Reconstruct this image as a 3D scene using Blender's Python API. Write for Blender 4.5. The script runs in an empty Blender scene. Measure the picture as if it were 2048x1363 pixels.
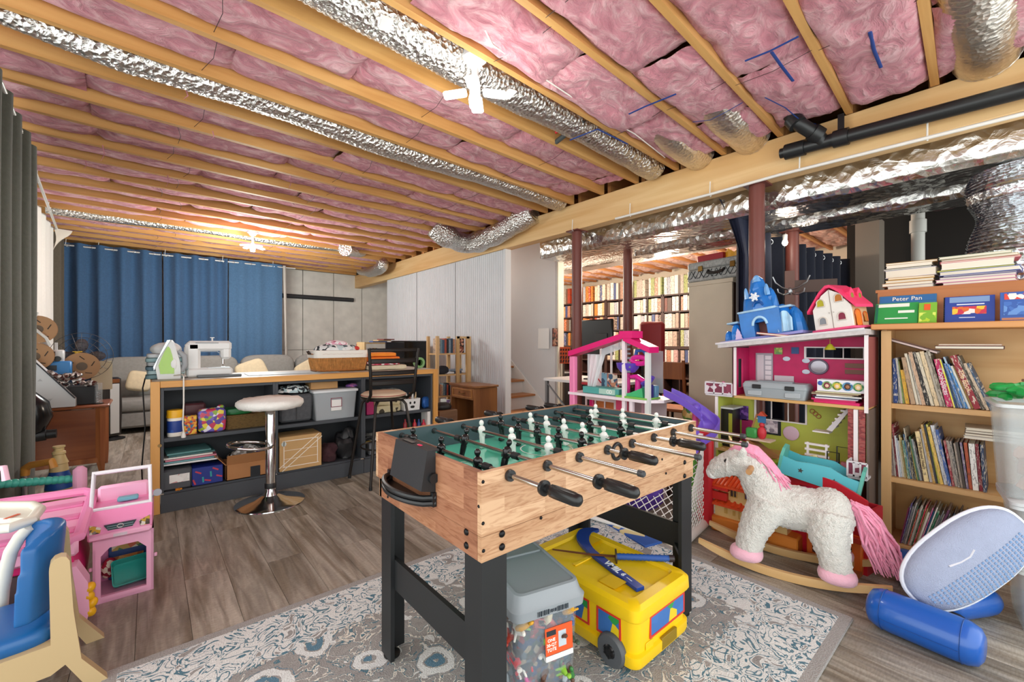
import bpy,bmesh,math,random
from mathutils import Vector,Matrix,noise
R=math.radians
PI=math.pi
SC=bpy.context.scene
COL=SC.collection
random.seed(7)
# ------------------------------------------------------------------ camera, world, light, exposure
FPX,CX,HZ,CAMZ,YAW=853.0,1024.0,685.0,1.25,R(40.3)
cam_d=bpy.data.cameras.new('camera')
cam_d.sensor_width=36.0
cam_d.lens=FPX/2048*36.0
cam_d.shift_y=(HZ-681.5)/2048
cam_d.clip_start=0.05
cam=bpy.data.objects.new('camera',cam_d)
cam.location=(0,0,CAMZ)
cam.rotation_euler=(R(90),0,-YAW)
COL.objects.link(cam)
SC.camera=cam
SC.view_settings.view_transform='Standard'
SC.view_settings.look='None'
SC.view_settings.gamma=1
SC.view_settings.use_curve_mapping=False
SC.view_settings.exposure=0.0
SC.cycles.use_denoising=True
SC.cycles.max_bounces=8
SC.cycles.transparent_max_bounces=12
SC.cycles.sample_clamp_indirect=4.0
world=bpy.data.worlds.new('world')
world.use_nodes=True
world.node_tree.nodes['Background'].inputs[0].default_value=(0.955,1.0,0.985,1)
world.node_tree.nodes['Background'].inputs[1].default_value=2.75
SC.world=world
def lamp(name,kind,loc,watt,col=(1,.95,.9),size=.2,rot=(0,0,0),parent=None):
 d=bpy.data.lights.new(name,kind)
 d.energy=watt
 d.color=col
 if kind=='AREA':
  d.shape='SQUARE';d.size=size
 else:
  d.shadow_soft_size=size
 o=bpy.data.objects.new(name,d)
 o.location=loc
 o.rotation_euler=rot
 COL.objects.link(o)
 if parent:o.parent=parent
 return o
 # LED and bulb lights have fixtures below; library and stair lights are added unseen, without fixtures; the open side behind the camera lets the soft ambient light in
lamp('led_light','POINT',(1.33,1.83,2.33),17,(.97,1,.95),.16)
lamp('led_light','POINT',(1.08,6.70,2.10),130,(.97,1,.95),.25)
lamp('warm_light','POINT',(5.9,5.9,2.3),170,(1,.86,.70),.12)
lamp('warm_light','POINT',(5.9,3.4,2.3),190,(1,.86,.70),.12)
lamp('stair_fill_light','POINT',(4.0,6.3,2.45),22,(.96,1,.96),.12)  # added to brighten the stair wall, without a fixture
lamp('furnace_bulb_light','POINT',(4.30,1.30,2.12),2,(1,.9,.78),.05)
def at(px,py,t=None,x=None,y=None,z=None):
 """A point on the ray of photograph pixel (px, py) at a given depth or plane."""
 r=(px-CX)/FPX;u=(HZ-py)/FPX
 dx=math.sin(YAW)+math.cos(YAW)*r
 dy=math.cos(YAW)-math.sin(YAW)*r
 if x is not None:t=x/dx
 elif y is not None:t=y/dy
 elif z is not None:t=(z-CAMZ)/u
 return Vector((dx*t,dy*t,CAMZ+u*t))
 # ------------------------------------------------------------------ colours and materials
def lin(h):
 if isinstance(h,(tuple,list)):return tuple(h[:3])+(1,)
 h=h.lstrip('#')
 return tuple(((c/12.92)if c<=.04045 else((c+.055)/1.055)**2.4)for c in(int(h[i:i+2],16)/255 for i in(0,2,4)))+(1,)
_M={}
def _base(name):
 m=bpy.data.materials.new(name)
 m.use_nodes=True
 nt=m.node_tree
 return m,nt,nt.nodes['Principled BSDF']
def _n(nt,t,**k):
 n=nt.nodes.new(t)
 for a,b in k.items():
  if a.startswith('i_'):n.inputs[a[2:].replace('_',' ')].default_value=b
  else:setattr(n,a,b)
 return n
def _co(nt,scale,kind='Object'):
 tc=_n(nt,'ShaderNodeTexCoord');mp=_n(nt,'ShaderNodeMapping')
 mp.inputs['Scale'].default_value=scale if isinstance(scale,(tuple,list))else(scale,)*3
 nt.links.new(tc.outputs[kind],mp.inputs[0])
 return mp.outputs[0]
def _ramp(nt,fac,stops,interp='LINEAR'):
 r=_n(nt,'ShaderNodeValToRGB');cr=r.color_ramp;cr.interpolation=interp
 while len(cr.elements)<len(stops):cr.elements.new(.5)
 for e,(p,c)in zip(cr.elements,stops):e.position=p;e.color=lin(c)
 nt.links.new(fac,r.inputs[0])
 return r.outputs[0]
def _bump(nt,bs,fac,strength,dist=.01):
 b=_n(nt,'ShaderNodeBump');b.inputs['Strength'].default_value=strength;b.inputs['Distance'].default_value=dist
 nt.links.new(fac,b.inputs['Height']);nt.links.new(b.outputs[0],bs.inputs['Normal'])
def P(col,rough=.5,metal=0,var=0,vs=8,bump=0,bs=60,alpha=1,emit=0,spec=.5,trans=0,sheen=0,coat=0):
 """Plain painted / plastic / cloth material: a colour with a little mottling and relief."""
 key=('P',col,rough,metal,var,vs,bump,bs,alpha,emit,spec,trans,sheen,coat)
 if key in _M:return _M[key]
 m,nt,b=_base('m_'+str(len(_M)))
 b.inputs['Base Color'].default_value=lin(col)
 b.inputs['Roughness'].default_value=rough
 b.inputs['Metallic'].default_value=metal
 b.inputs['Alpha'].default_value=alpha
 b.inputs['Specular IOR Level'].default_value=spec
 b.inputs['Transmission Weight'].default_value=trans
 b.inputs['Sheen Weight'].default_value=sheen
 b.inputs['Coat Weight'].default_value=coat
 if emit:
  b.inputs['Emission Color'].default_value=lin(col);b.inputs['Emission Strength'].default_value=emit
 if var:
  n=_n(nt,'ShaderNodeTexNoise',i_Scale=vs,i_Detail=4.0)
  nt.links.new(_co(nt,1),n.inputs['Vector'])
  c=lin(col)
  lo=tuple(max(0,x*(1-var))for x in c[:3]);hi=tuple(min(1,x*(1+var))for x in c[:3])
  nt.links.new(_ramp(nt,n.outputs[0],[(.3,lo),(.7,hi)]),b.inputs['Base Color'])
 if bump:
  n2=_n(nt,'ShaderNodeTexNoise',i_Scale=bs,i_Detail=3.0)
  nt.links.new(_co(nt,1),n2.inputs['Vector'])
  _bump(nt,b,n2.outputs[0],bump)
 _M[key]=m
 return m
def WOOD(c1,c2,axis='x',scale=14,rough=.5,knots=0,stretch=.07,obj=False,coat=0):
 """Wood grain running along an object's own axis."""
 key=('W',c1,c2,axis,scale,rough,knots,stretch,obj,coat)
 if key in _M:return _M[key]
 m,nt,b=_base('wood_'+str(len(_M)))
 s=[1,1,1];s['xyz'.index(axis)]=stretch
 co=_co(nt,tuple(s))
 if obj:
  oi=_n(nt,'ShaderNodeObjectInfo');ad=_n(nt,'ShaderNodeVectorMath',operation='ADD')
  sc=_n(nt,'ShaderNodeVectorMath',operation='SCALE');sc.inputs['Scale'].default_value=37.0
  cb=_n(nt,'ShaderNodeCombineXYZ')
  for i in range(3):nt.links.new(oi.outputs['Random'],cb.inputs[i])
  nt.links.new(cb.outputs[0],sc.inputs[0]);nt.links.new(sc.outputs[0],ad.inputs[0]);nt.links.new(co,ad.inputs[1]);co=ad.outputs[0]
 n=_n(nt,'ShaderNodeTexNoise',i_Scale=scale,i_Detail=6.0,i_Distortion=.8)
 nt.links.new(co,n.inputs['Vector'])
 out=_ramp(nt,n.outputs[0],[(.32,c2),(.62,c1)])
 if knots:
  v=_n(nt,'ShaderNodeTexVoronoi',i_Scale=knots)
  s2=[1,1,1];s2['xyz'.index(axis)]=.6
  nt.links.new(_co(nt,tuple(s2)),v.inputs['Vector'])
  k=_ramp(nt,v.outputs['Distance'],[(.025,'#6a3c1c'),(.07,'#ffffff')])
  mx=_n(nt,'ShaderNodeMixRGB',blend_type='MULTIPLY');mx.inputs[0].default_value=1
  nt.links.new(out,mx.inputs[1]);nt.links.new(k,mx.inputs[2]);out=mx.outputs[0]
 if obj:
  hv=_n(nt,'ShaderNodeHueSaturation');mr=_n(nt,'ShaderNodeMapRange');mr.inputs[3].default_value=.82;mr.inputs[4].default_value=1.15
  nt.links.new(oi.outputs['Random'],mr.inputs[0]);nt.links.new(mr.outputs[0],hv.inputs['Value']);nt.links.new(out,hv.inputs['Color']);out=hv.outputs[0]
 nt.links.new(out,b.inputs['Base Color'])
 b.inputs['Roughness'].default_value=rough
 b.inputs['Coat Weight'].default_value=coat
 _bump(nt,b,n.outputs[0],.12,.004)
 _M[key]=m
 return m
def PRINT(cols,scale=30,rough=.5,stretch=(1,1,1),interp='CONSTANT',kind='v',dist=0):
 """Flat printed pattern: patches of several colours."""
 key=('PR',tuple(cols),scale,rough,stretch,interp,kind,dist)
 if key in _M:return _M[key]
 m,nt,b=_base('print_'+str(len(_M)))
 co=_co(nt,stretch)
 if kind=='v':
  t=_n(nt,'ShaderNodeTexVoronoi',i_Scale=scale);o=t.outputs['Color']
 else:
  t=_n(nt,'ShaderNodeTexNoise',i_Scale=scale,i_Detail=3.0,i_Distortion=dist);o=t.outputs[0]
 nt.links.new(co,t.inputs['Vector'])
 if kind=='v':
  s=_n(nt,'ShaderNodeSeparateColor');nt.links.new(o,s.inputs[0]);o=s.outputs[0]
  st=[(i/len(cols),c)for i,c in enumerate(cols)]
 else:
  st=[(.3+.4*i/len(cols),c)for i,c in enumerate(cols)]
 nt.links.new(_ramp(nt,o,st,interp),b.inputs['Base Color'])
 b.inputs['Roughness'].default_value=rough
 _M[key]=m
 return m
def FOIL(c='#c9c9c6',rough=.25,bump=.8,bs=22):
 key=('F',c,rough,bump,bs)
 if key in _M:return _M[key]
 m,nt,b=_base('foil_'+str(len(_M)))
 b.inputs['Base Color'].default_value=lin(c);b.inputs['Metallic'].default_value=1;b.inputs['Roughness'].default_value=rough
 v=_n(nt,'ShaderNodeTexVoronoi',i_Scale=bs);v.feature='F1'
 n=_n(nt,'ShaderNodeTexNoise',i_Scale=bs*.6,i_Detail=5.0,i_Distortion=1.2)
 co=_co(nt,1)
 nt.links.new(co,v.inputs['Vector']);nt.links.new(co,n.inputs['Vector'])
 a=_n(nt,'ShaderNodeMath',operation='ADD');nt.links.new(v.outputs['Distance'],a.inputs[0]);nt.links.new(n.outputs[0],a.inputs[1])
 _bump(nt,b,a.outputs[0],bump,.02)
 _M[key]=m
 return m
def OBJCOL(rough=.55,lines=0,speck=0):
 """Takes each object's own colour (books, toy figures) with slight print on it."""
 key=('OC',rough,lines,speck)
 if key in _M:return _M[key]
 m,nt,b=_base('objcol_'+str(len(_M)))
 oi=_n(nt,'ShaderNodeObjectInfo')
 out=oi.outputs['Color']
 if lines:
  w=_n(nt,'ShaderNodeTexNoise',i_Scale=1.0,i_Detail=2.0)
  sc=_n(nt,'ShaderNodeVectorMath',operation='ADD');cb=_n(nt,'ShaderNodeCombineXYZ')
  ml=_n(nt,'ShaderNodeMath',operation='MULTIPLY');ml.inputs[1].default_value=91
  nt.links.new(oi.outputs['Random'],ml.inputs[0]);nt.links.new(ml.outputs[0],cb.inputs[2])
  nt.links.new(_co(nt,(.6,3,9)),sc.inputs[0]);nt.links.new(cb.outputs[0],sc.inputs[1]);nt.links.new(sc.outputs[0],w.inputs['Vector'])
  mk=_ramp(nt,w.outputs[0],[(0,(0,0,0)),(.57,(1,1,1)),(.66,(0,0,0))],'CONSTANT')
  iv=_n(nt,'ShaderNodeMixRGB');iv.inputs[2].default_value=(.75,.68,.55,1)if lines>0 else(.05,.05,.05,1)
  fm=_n(nt,'ShaderNodeMath',operation='MULTIPLY');fm.inputs[1].default_value=abs(lines)
  nt.links.new(mk,fm.inputs[0]);nt.links.new(fm.outputs[0],iv.inputs[0]);nt.links.new(out,iv.inputs[1]);out=iv.outputs[0]
 nt.links.new(out,b.inputs['Base Color'])
 b.inputs['Roughness'].default_value=rough
 _M[key]=m
 return m
 # ------------------------------------------------------------------ mesh building
class MB:
 """Collects shapes into one mesh; self.m is the material slot the next faces take."""
 def __init__(s):s.v=[];s.f=[];s.mi=[];s.m=0;s.T=None
 def add(s,vs,fs):
  k=len(s.v)
  if s.T is not None:vs=[s.T@Vector(v)for v in vs]
  s.v+=[tuple(v)for v in vs]
  for f in fs:s.f.append(tuple(i+k for i in f));s.mi.append(s.m)
  return s
 def box(s,c,d,rz=0,b=0,rot=None,taper=1):
  """Box centred at c with sizes d; b is a chamfer; taper scales the bottom."""
  hx,hy,hz=d[0]/2,d[1]/2,d[2]/2
  b=min(b,hx*.49*2,hy*.49*2,hz*.49*2)
  M=rot.to_matrix().to_3x3()if hasattr(rot,'to_matrix')else(rot if rot is not None else Matrix.Rotation(rz,3,'Z'))
  def tf(x,y,z):
   k=taper+(1-taper)*(z+hz)/(2*hz)if taper!=1 else 1
   return Vector(c)+M@Vector((x*k,y*k,z))
  S=[(-1,-1,-1),(1,-1,-1),(1,1,-1),(-1,1,-1),(-1,-1,1),(1,-1,1),(1,1,1),(-1,1,1)]
  if not b:
   return s.add([tf(hx*i,hy*j,hz*k)for i,j,k in S],[(0,3,2,1),(4,5,6,7),(0,1,5,4),(1,2,6,5),(2,3,7,6),(3,0,4,7)])
  vs=[]
  for i,j,k in S:
   vs+=[tf(i*hx,j*(hy-b),k*(hz-b)),tf(i*(hx-b),j*hy,k*(hz-b)),tf(i*(hx-b),j*(hy-b),k*hz)]
  fs=[]
  X,Y,Z=0,1,2
  g=lambda n,a:n*3+a
  for q,a in(((0,3,2,1),Z),((4,5,6,7),Z),((0,1,5,4),Y),((1,2,6,5),X),((2,3,7,6),Y),((3,0,4,7),X)):
   fs.append(tuple(g(n,a)for n in q))
  for p,q,a,e in((0,1,Y,Z),(1,2,X,Z),(2,3,Y,Z),(3,0,X,Z)):
   fs.append((g(p,a),g(p,e),g(q,e),g(q,a)))
   fs.append((g(p+4,e),g(p+4,a),g(q+4,a),g(q+4,e)))
  for p,a,e in((0,X,Y),(1,Y,X),(2,X,Y),(3,Y,X)):
   fs.append((g(p,a),g(p,e),g(p+4,e),g(p+4,a)))
  for n in range(8):fs.append((g(n,0),g(n,1),g(n,2))if n in(0,2,5,7)else(g(n,0),g(n,2),g(n,1)))
  return s.add(vs,fs)
 def cyl(s,p0,p1,r0,r1=None,n=12,cap=True):
  return s.tube([p0,p1],[r0,r0 if r1 is None else r1],n,cap=cap)
 def tube(s,pts,r,n=8,cap=True,closed=False,flat=None):
  """Round tube along points; r a number or one per point; flat squashes it (scale across second axis)."""
  pts=[Vector(p)for p in pts];m=len(pts)
  rs=r if isinstance(r,(list,tuple))else[r]*m
  vs=[];up=None
  for i,p in enumerate(pts):
   if closed:t=pts[(i+1)%m]-pts[i-1]
   else:t=(pts[min(i+1,m-1)]-pts[max(i-1,0)])
   t=t.normalized()if t.length>1e-9 else Vector((0,0,1))
   if up is None:
    up=Vector((0,0,1))if abs(t.z)<.9 else Vector((1,0,0))
   a=t.cross(up)
   a=a.normalized()if a.length>1e-6 else t.orthogonal().normalized()
   b=t.cross(a).normalized();up=-b
   for k in range(n):
    g=2*PI*k/n
    vs.append(p+a*math.cos(g)*rs[i]+b*math.sin(g)*rs[i]*(flat or 1))
  fs=[]
  for i in range(m if closed else m-1):
   j=(i+1)%m
   for k in range(n):
    l=(k+1)%n
    fs.append((i*n+k,i*n+l,j*n+l,j*n+k))
  if cap and not closed:
   fs.append(tuple(range(n))[::-1]);fs.append(tuple((m-1)*n+k for k in range(n)))
  return s.add(vs,fs)
 def lathe(s,prof,c=(0,0,0),n=24,rot=None):
  vs=[];fs=[]
  for(r,z)in prof:
   for k in range(n):
    v=Vector((r*math.cos(2*PI*k/n),r*math.sin(2*PI*k/n),z))
    vs.append(Vector(c)+(rot@v if rot is not None else v))
  for i in range(len(prof)-1):
   for k in range(n):
    l=(k+1)%n
    fs.append((i*n+k,i*n+l,(i+1)*n+l,(i+1)*n+k))
  if prof[0][0]>1e-5:fs.append(tuple(range(n))[::-1])
  if prof[-1][0]>1e-5:fs.append(tuple((len(prof)-1)*n+k for k in range(n)))
  return s.add(vs,fs)
 def ell(s,c,r,n=16,m=10,e=1.0,rot=None,jit=0):
  """Ellipsoid; e<1 gives a squarer, cushion-like form."""
  r=r if isinstance(r,(tuple,list))else(r,)*3
  pw=lambda x:math.copysign(abs(x)**e,x)
  vs=[];fs=[]
  for i in range(m+1):
   a=-PI/2+PI*i/m
   for k in range(n):
    g=2*PI*k/n
    v=Vector((r[0]*pw(math.cos(a))*pw(math.cos(g)),r[1]*pw(math.cos(a))*pw(math.sin(g)),r[2]*pw(math.sin(a))))
    if jit:v*=1+jit*noise.noise(v*30+Vector(c)*7)
    if rot is not None:v=rot@v
    vs.append(Vector(c)+v)
  for i in range(m):
   for k in range(n):
    l=(k+1)%n
    fs.append((i*n+k,i*n+l,(i+1)*n+l,(i+1)*n+k))
  return s.add(vs,fs)
 def prism(s,poly,d0,d1,axis='y'):
  """Polygon extruded from d0 to d1 along an axis; poly gives the two other coordinates in xyz order."""
  def mk(a,b,d):
   return{'x':(d,a,b),'y':(a,d,b),'z':(a,b,d)}[axis]
  n=len(poly)
  vs=[mk(a,b,d0)for a,b in poly]+[mk(a,b,d1)for a,b in poly]
  fs=[tuple(range(n))[::-1],tuple(range(n,2*n))]+[(i,(i+1)%n,(i+1)%n+n,i+n)for i in range(n)]
  return s.add(vs,fs)
 def grid(s,f,nu,nv,wrap=False):
  vs=[f(i/nu,j/nv)for j in range(nv+1)for i in range(nu+1)]
  fs=[]
  w=nu+1
  for j in range(nv):
   for i in range(nu):
    fs.append((j*w+i,j*w+i+1,(j+1)*w+i+1,(j+1)*w+i))
  return s.add(vs,fs)
 def panel(s,w,h,t,holes,o=(0,0,0),M=None):
  """Upright panel in local x (width) and z (height), thickness t in y, with rectangular holes (x0,z0,x1,z1)."""
  xs=sorted({0,w}|{q for a in holes for q in(a[0],a[2])});zs=sorted({0,h}|{q for a in holes for q in(a[1],a[3])})
  for i in range(len(xs)-1):
   for j in range(len(zs)-1):
    mx,mz=(xs[i]+xs[i+1])/2,(zs[j]+zs[j+1])/2
    if any(a[0]<mx<a[2]and a[1]<mz<a[3]for a in holes):continue
    s.box((o[0]+mx,o[1]+t/2,o[2]+mz),(xs[i+1]-xs[i],t,zs[j+1]-zs[j]))
  return s
 def mesh(s,name,mats,smooth=40):
  me=bpy.data.meshes.new(name)
  me.from_pydata(s.v,[],s.f)
  for m in(mats if isinstance(mats,(list,tuple))else[mats]):me.materials.append(m)
  if any(s.mi):me.polygons.foreach_set('material_index',s.mi)
  bm=bmesh.new();bm.from_mesh(me);bmesh.ops.recalc_face_normals(bm,faces=bm.faces);bm.to_mesh(me);bm.free()
  if smooth:
   me.polygons.foreach_set('use_smooth',[True]*len(me.polygons))
   me.set_sharp_from_angle(angle=R(smooth))
  me.validate();me.update()
  return me
def put(name,me,parent=None,loc=(0,0,0),rz=0,scale=None,color=None):
 o=bpy.data.objects.new(name,me)
 o.location=loc
 if isinstance(rz,(tuple,list)):o.rotation_euler=rz
 else:o.rotation_euler=(0,0,rz)
 if scale:o.scale=scale
 if color:o.color=lin(color)
 COL.objects.link(o)
 if parent:o.parent=parent
 return o
def obj(name,mb,mat,parent=None,loc=(0,0,0),rz=0,smooth=40,label=None):
 o=put(name,mb.mesh(name,mat,smooth),parent,loc,rz)
 if label:o['label']=label
 return o
def tag(o,label,cat,group=None):
 o['label']=label;o['category']=cat
 if group:o['group']=group
 return o
def thing(name,label,cat,loc=(0,0,0),rz=0,group=None,scale=None):
 o=bpy.data.objects.new(name,None)
 o.empty_display_size=.05
 o.location=loc
 if isinstance(rz,(tuple,list)):o.rotation_euler=rz
 else:o.rotation_euler=(0,0,rz)
 if scale:o.scale=scale
 COL.objects.link(o)
 return tag(o,label,cat,group)
def solo(name,label,cat,mb,mat,loc=(0,0,0),rz=0,group=None,smooth=40):
 return tag(obj(name,mb,mat,None,loc,rz,smooth),label,cat,group)
def struct(name,mb,mat,parent=None,loc=(0,0,0),smooth=40):
 o=obj(name,mb,mat,parent,loc,0,smooth)
 if not parent:o['kind']='structure'
 return o
def copy_tree(o,parent=None):
 c=o.copy();COL.objects.link(c)
 if parent:c.parent=parent
 for ch in[k for k in bpy.data.objects if k.parent==o]:copy_tree(ch,c)
 return c
def box1(d,b=0,c=(0,0,0)):return MB().box(c,d,b=b)
_FN={}
def text(s,size,mat,parent,loc,rot,name='lettering',depth=.0008,align='CENTER',bold=False,sx=1):
 """Flat lettering as a mesh lying on a surface."""
 cu=bpy.data.curves.new('lettering','FONT')
 cu.body=s;cu.size=size;cu.align_x=align;cu.align_y='CENTER';cu.extrude=depth
 if bold:cu.offset=size*.018
 cu.resolution_u=3
 t=bpy.data.objects.new('lettering',cu);COL.objects.link(t)
 dg=bpy.context.evaluated_depsgraph_get()
 me=bpy.data.meshes.new_from_object(t.evaluated_get(dg))
 bpy.data.objects.remove(t);bpy.data.curves.remove(cu)
 me.materials.clear();me.materials.append(mat)
 o=put(name,me,parent,loc,rot)
 if sx!=1:o.scale=(sx,1,1)
 return o
ORD='first second third fourth fifth sixth seventh eighth ninth tenth eleventh twelfth thirteenth fourteenth fifteenth sixteenth seventeenth eighteenth nineteenth twentieth'.split()
def nth(i):
 if i<20:return ORD[i]
 tens={2:'twenty',3:'thirty',4:'forty',5:'fifty',6:'sixty'}
 a,b=divmod(i+1,10)
 return(tens[a]+'-'+ORD[b-1])if b else{3:'thirtieth',4:'fortieth',5:'fiftieth',6:'sixtieth'}[a]
CHROME=P('#d8d8d8',.12,1)
STEEL=P('#a9abae',.3,1)
BLACK=P('#17181a',.45)
WHITE=P('#efefec',.5)
def part(name,mb,mat,T,smooth=40,label=None):
 """A part whose shape is given in world coordinates."""
 o=obj(name,mb,mat,T,(0,0,0),0,smooth,label)
 o.matrix_parent_inverse=Matrix.LocRotScale(T.location,T.rotation_euler,T.scale).inverted()
 return o
def subpart(name,mb,mat,PA,smooth=40,label=None):
 """A piece of a part; both shapes are given in world coordinates."""
 return obj(name,mb,mat,PA,(0,0,0),0,smooth,label)
def remesh(mb,voxel,smooth=4,fuzz=0,fs=40):
 """Fuse overlapping shapes into one continuous skin."""
 me=bpy.data.meshes.new('tmp');me.from_pydata(mb.v,[],mb.f)
 bm=bmesh.new();bm.from_mesh(me);bmesh.ops.recalc_face_normals(bm,faces=bm.faces);bm.to_mesh(me);bm.free()
 t=bpy.data.objects.new('tmp',me);COL.objects.link(t)
 m=t.modifiers.new('r','REMESH');m.mode='VOXEL';m.voxel_size=voxel
 s=t.modifiers.new('s','SMOOTH');s.factor=.5;s.iterations=smooth
 dg=bpy.context.evaluated_depsgraph_get()
 out=bpy.data.meshes.new_from_object(t.evaluated_get(dg))
 bpy.data.objects.remove(t);bpy.data.meshes.remove(me)
 if fuzz:
  nr=[v.normal.copy()for v in out.vertices]
  for v,n in zip(out.vertices,nr):
   v.co+=n*fuzz*(noise.noise(v.co*fs)+.6*noise.noise(v.co*fs*2.3))
 out.polygons.foreach_set('use_smooth',[True]*len(out.polygons))
 out.update()
 return out
 # ------------------------------------------------------------------ the room
CEIL=2.75
PINE=WOOD('#d6a564','#b98142','x',9,.6,knots=2.2)
PINE_Y=WOOD('#e8c48e','#d5a76c','y',8,.6,knots=1.6)
PINE_W=WOOD('#d99a5c','#bb7440','x',9,.6,knots=2.2)  # library-side pine with the warm lamp light mixed into its colour
OAKLIKE=WOOD('#d9a35f','#c38a49','x',12,.5)
# floor: laminate planks over a base
fl=struct('floor',MB().box((3.6,4.3,-.03),(11,11,.05)),P('#4d453e',.7))
def floor_mat():
 m,nt,b=_base('laminate')
 oi=_n(nt,'ShaderNodeObjectInfo')
 cb=_n(nt,'ShaderNodeCombineXYZ');ml=_n(nt,'ShaderNodeMath',operation='MULTIPLY');ml.inputs[1].default_value=53
 nt.links.new(oi.outputs['Random'],ml.inputs[0])
 for i in range(3):nt.links.new(ml.outputs[0],cb.inputs[i])
 ad=_n(nt,'ShaderNodeVectorMath',operation='ADD');nt.links.new(_co(nt,(1,.1,1)),ad.inputs[0]);nt.links.new(cb.outputs[0],ad.inputs[1])
 n=_n(nt,'ShaderNodeTexNoise',i_Scale=22.0,i_Detail=8.0,i_Distortion=1.6);nt.links.new(ad.outputs[0],n.inputs['Vector'])
 n2=_n(nt,'ShaderNodeTexNoise',i_Scale=5.0,i_Detail=3.0,i_Distortion=2.5);nt.links.new(ad.outputs[0],n2.inputs['Vector'])
 c1=_ramp(nt,n.outputs[0],[(.3,'#8a847a'),(.5,'#a49d91'),(.7,'#bab3a6')])
 c2=_ramp(nt,n2.outputs[0],[(.36,'#b4a898'),(.56,'#ffffff')])
 mx=_n(nt,'ShaderNodeMixRGB',blend_type='MULTIPLY');mx.inputs[0].default_value=.75
 nt.links.new(c1,mx.inputs[1]);nt.links.new(c2,mx.inputs[2])
 # fine saw marks across the grain
 w=_n(nt,'ShaderNodeTexNoise',i_Scale=150.0,i_Detail=2.0);nt.links.new(_co(nt,(.25,1,1)),w.inputs['Vector'])
 mw=_ramp(nt,w.outputs[0],[(.35,'#cfc8c0'),(.6,'#ffffff')])
 mx2=_n(nt,'ShaderNodeMixRGB',blend_type='MULTIPLY');mx2.inputs[0].default_value=.45
 nt.links.new(mx.outputs[0],mx2.inputs[1]);nt.links.new(mw,mx2.inputs[2])
 hv=_n(nt,'ShaderNodeHueSaturation');mr=_n(nt,'ShaderNodeMapRange');mr.inputs[3].default_value=.86;mr.inputs[4].default_value=1.14
 nt.links.new(oi.outputs['Random'],mr.inputs[0]);nt.links.new(mr.outputs[0],hv.inputs['Value']);nt.links.new(mx2.outputs[0],hv.inputs['Color'])
 nt.links.new(hv.outputs[0],b.inputs['Base Color'])
 b.inputs['Roughness'].default_value=.42
 _bump(nt,b,n.outputs[0],.15,.002)
 return m
LAM=floor_mat()
pw,pl=.185,1.25
plank_me=MB().box((0,0,-.004),(pw-.0012,pl-.0012,.008),b=.0011).mesh('plank',LAM)
i=0
for cx_ in range(27):
 x=-1.25+pw*cx_
 for k in range(-1,8):
  y=k*pl+((cx_*.47)%1)*pl
  if y<-.4 or y>9.6:continue
  put('plank',plank_me,fl,(x,y,0))
  # ceiling: subfloor with joists, insulation batts, wire supports and the girder as its parts
ce=struct('ceiling',MB().box((3.6,4.4,CEIL+.32),(11,10.8,.04)),P('#a9763f',.8))
joist_near=MB().box((1.12,0,CEIL+.14),(4.76,.038,.28)).mesh('joist',PINE,0)
joist_far=MB().box((6.03,0,CEIL+.14),(4.8,.038,.28)).mesh('joist',PINE_W,0)
JY=[.302+.4*k for k in range(-3,24)]
SK=.045  # the near joists run a little off square to the girder
for y in JY:
 put('joist',joist_near,ce,(0,y-3.5*SK,0),SK)
 if y>-.5:put('joist',joist_far,ce,(0,y+.02,0))
obj('girder',MB().box((3.565,3.9,2.61),(.13,11.4,.28),b=.004),PINE_Y,ce)
def insul_mat(name,cols,strength=1.0):
 m,nt,b=_base(name)
 oi=_n(nt,'ShaderNodeObjectInfo');cb=_n(nt,'ShaderNodeCombineXYZ');ml=_n(nt,'ShaderNodeMath',operation='MULTIPLY');ml.inputs[1].default_value=31
 nt.links.new(oi.outputs['Random'],ml.inputs[0])
 for i in range(3):nt.links.new(ml.outputs[0],cb.inputs[i])
 ad=_n(nt,'ShaderNodeVectorMath',operation='ADD');nt.links.new(_co(nt,(1,1.5,1)),ad.inputs[0]);nt.links.new(cb.outputs[0],ad.inputs[1])
 n=_n(nt,'ShaderNodeTexNoise',i_Scale=6.0,i_Detail=9.0,i_Roughness=.62,i_Distortion=1.6);nt.links.new(ad.outputs[0],n.inputs['Vector'])
 nt.links.new(_ramp(nt,n.outputs[0],[(.3,cols[0]),(.48,cols[1]),(.66,cols[2])]),b.inputs['Base Color'])
 b.inputs['Roughness'].default_value=1;b.inputs['Specular IOR Level'].default_value=.1;b.inputs['Sheen Weight'].default_value=.3
 b.inputs['Subsurface Weight'].default_value=0
 _bump(nt,b,n.outputs[0],strength,.05)
 return m
PINK=insul_mat('pink_fibreglass',('#b46a78','#d68b97','#eebcc1'))
PINK_FAR=insul_mat('pink_fibreglass_warm_lit',('#a8664f','#dd9c84','#f0c9b4'))  # same pink fibre, tinted orange to carry the warm library light
def batt(L,W,seed,fluff):
 mb=MB()
 nu,nv=max(8,int(L/.045)),12
 def f(u,v):
  x,y=u*L,(v-.5)*W
  edge=min(1,min(v,1-v)*5)**.6*min(1,min(u,1-u)*L/.07)**.6
  p=Vector((x*2.3,y*5,seed*9.1))
  z=(noise.noise(p)*.022+noise.noise(p*2.7)*.014+noise.noise(p*6)*.006)*fluff
  yy=y+.010*noise.noise(Vector((x*4,v*3,seed+5)))
  return(x,max(-W/2,min(W/2,yy)),.022*(1-edge)-.015*edge+z)
 mb.grid(f,nu,nv)
 return mb
rng=random.Random(3)
wire=MB().tube([(0,-.19,0),(.02,0,-.006),(0,.19,0)],.0016,5).mesh('wire_support',P('#3a2a28',.6))
DUCT_BAYS={}
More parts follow.
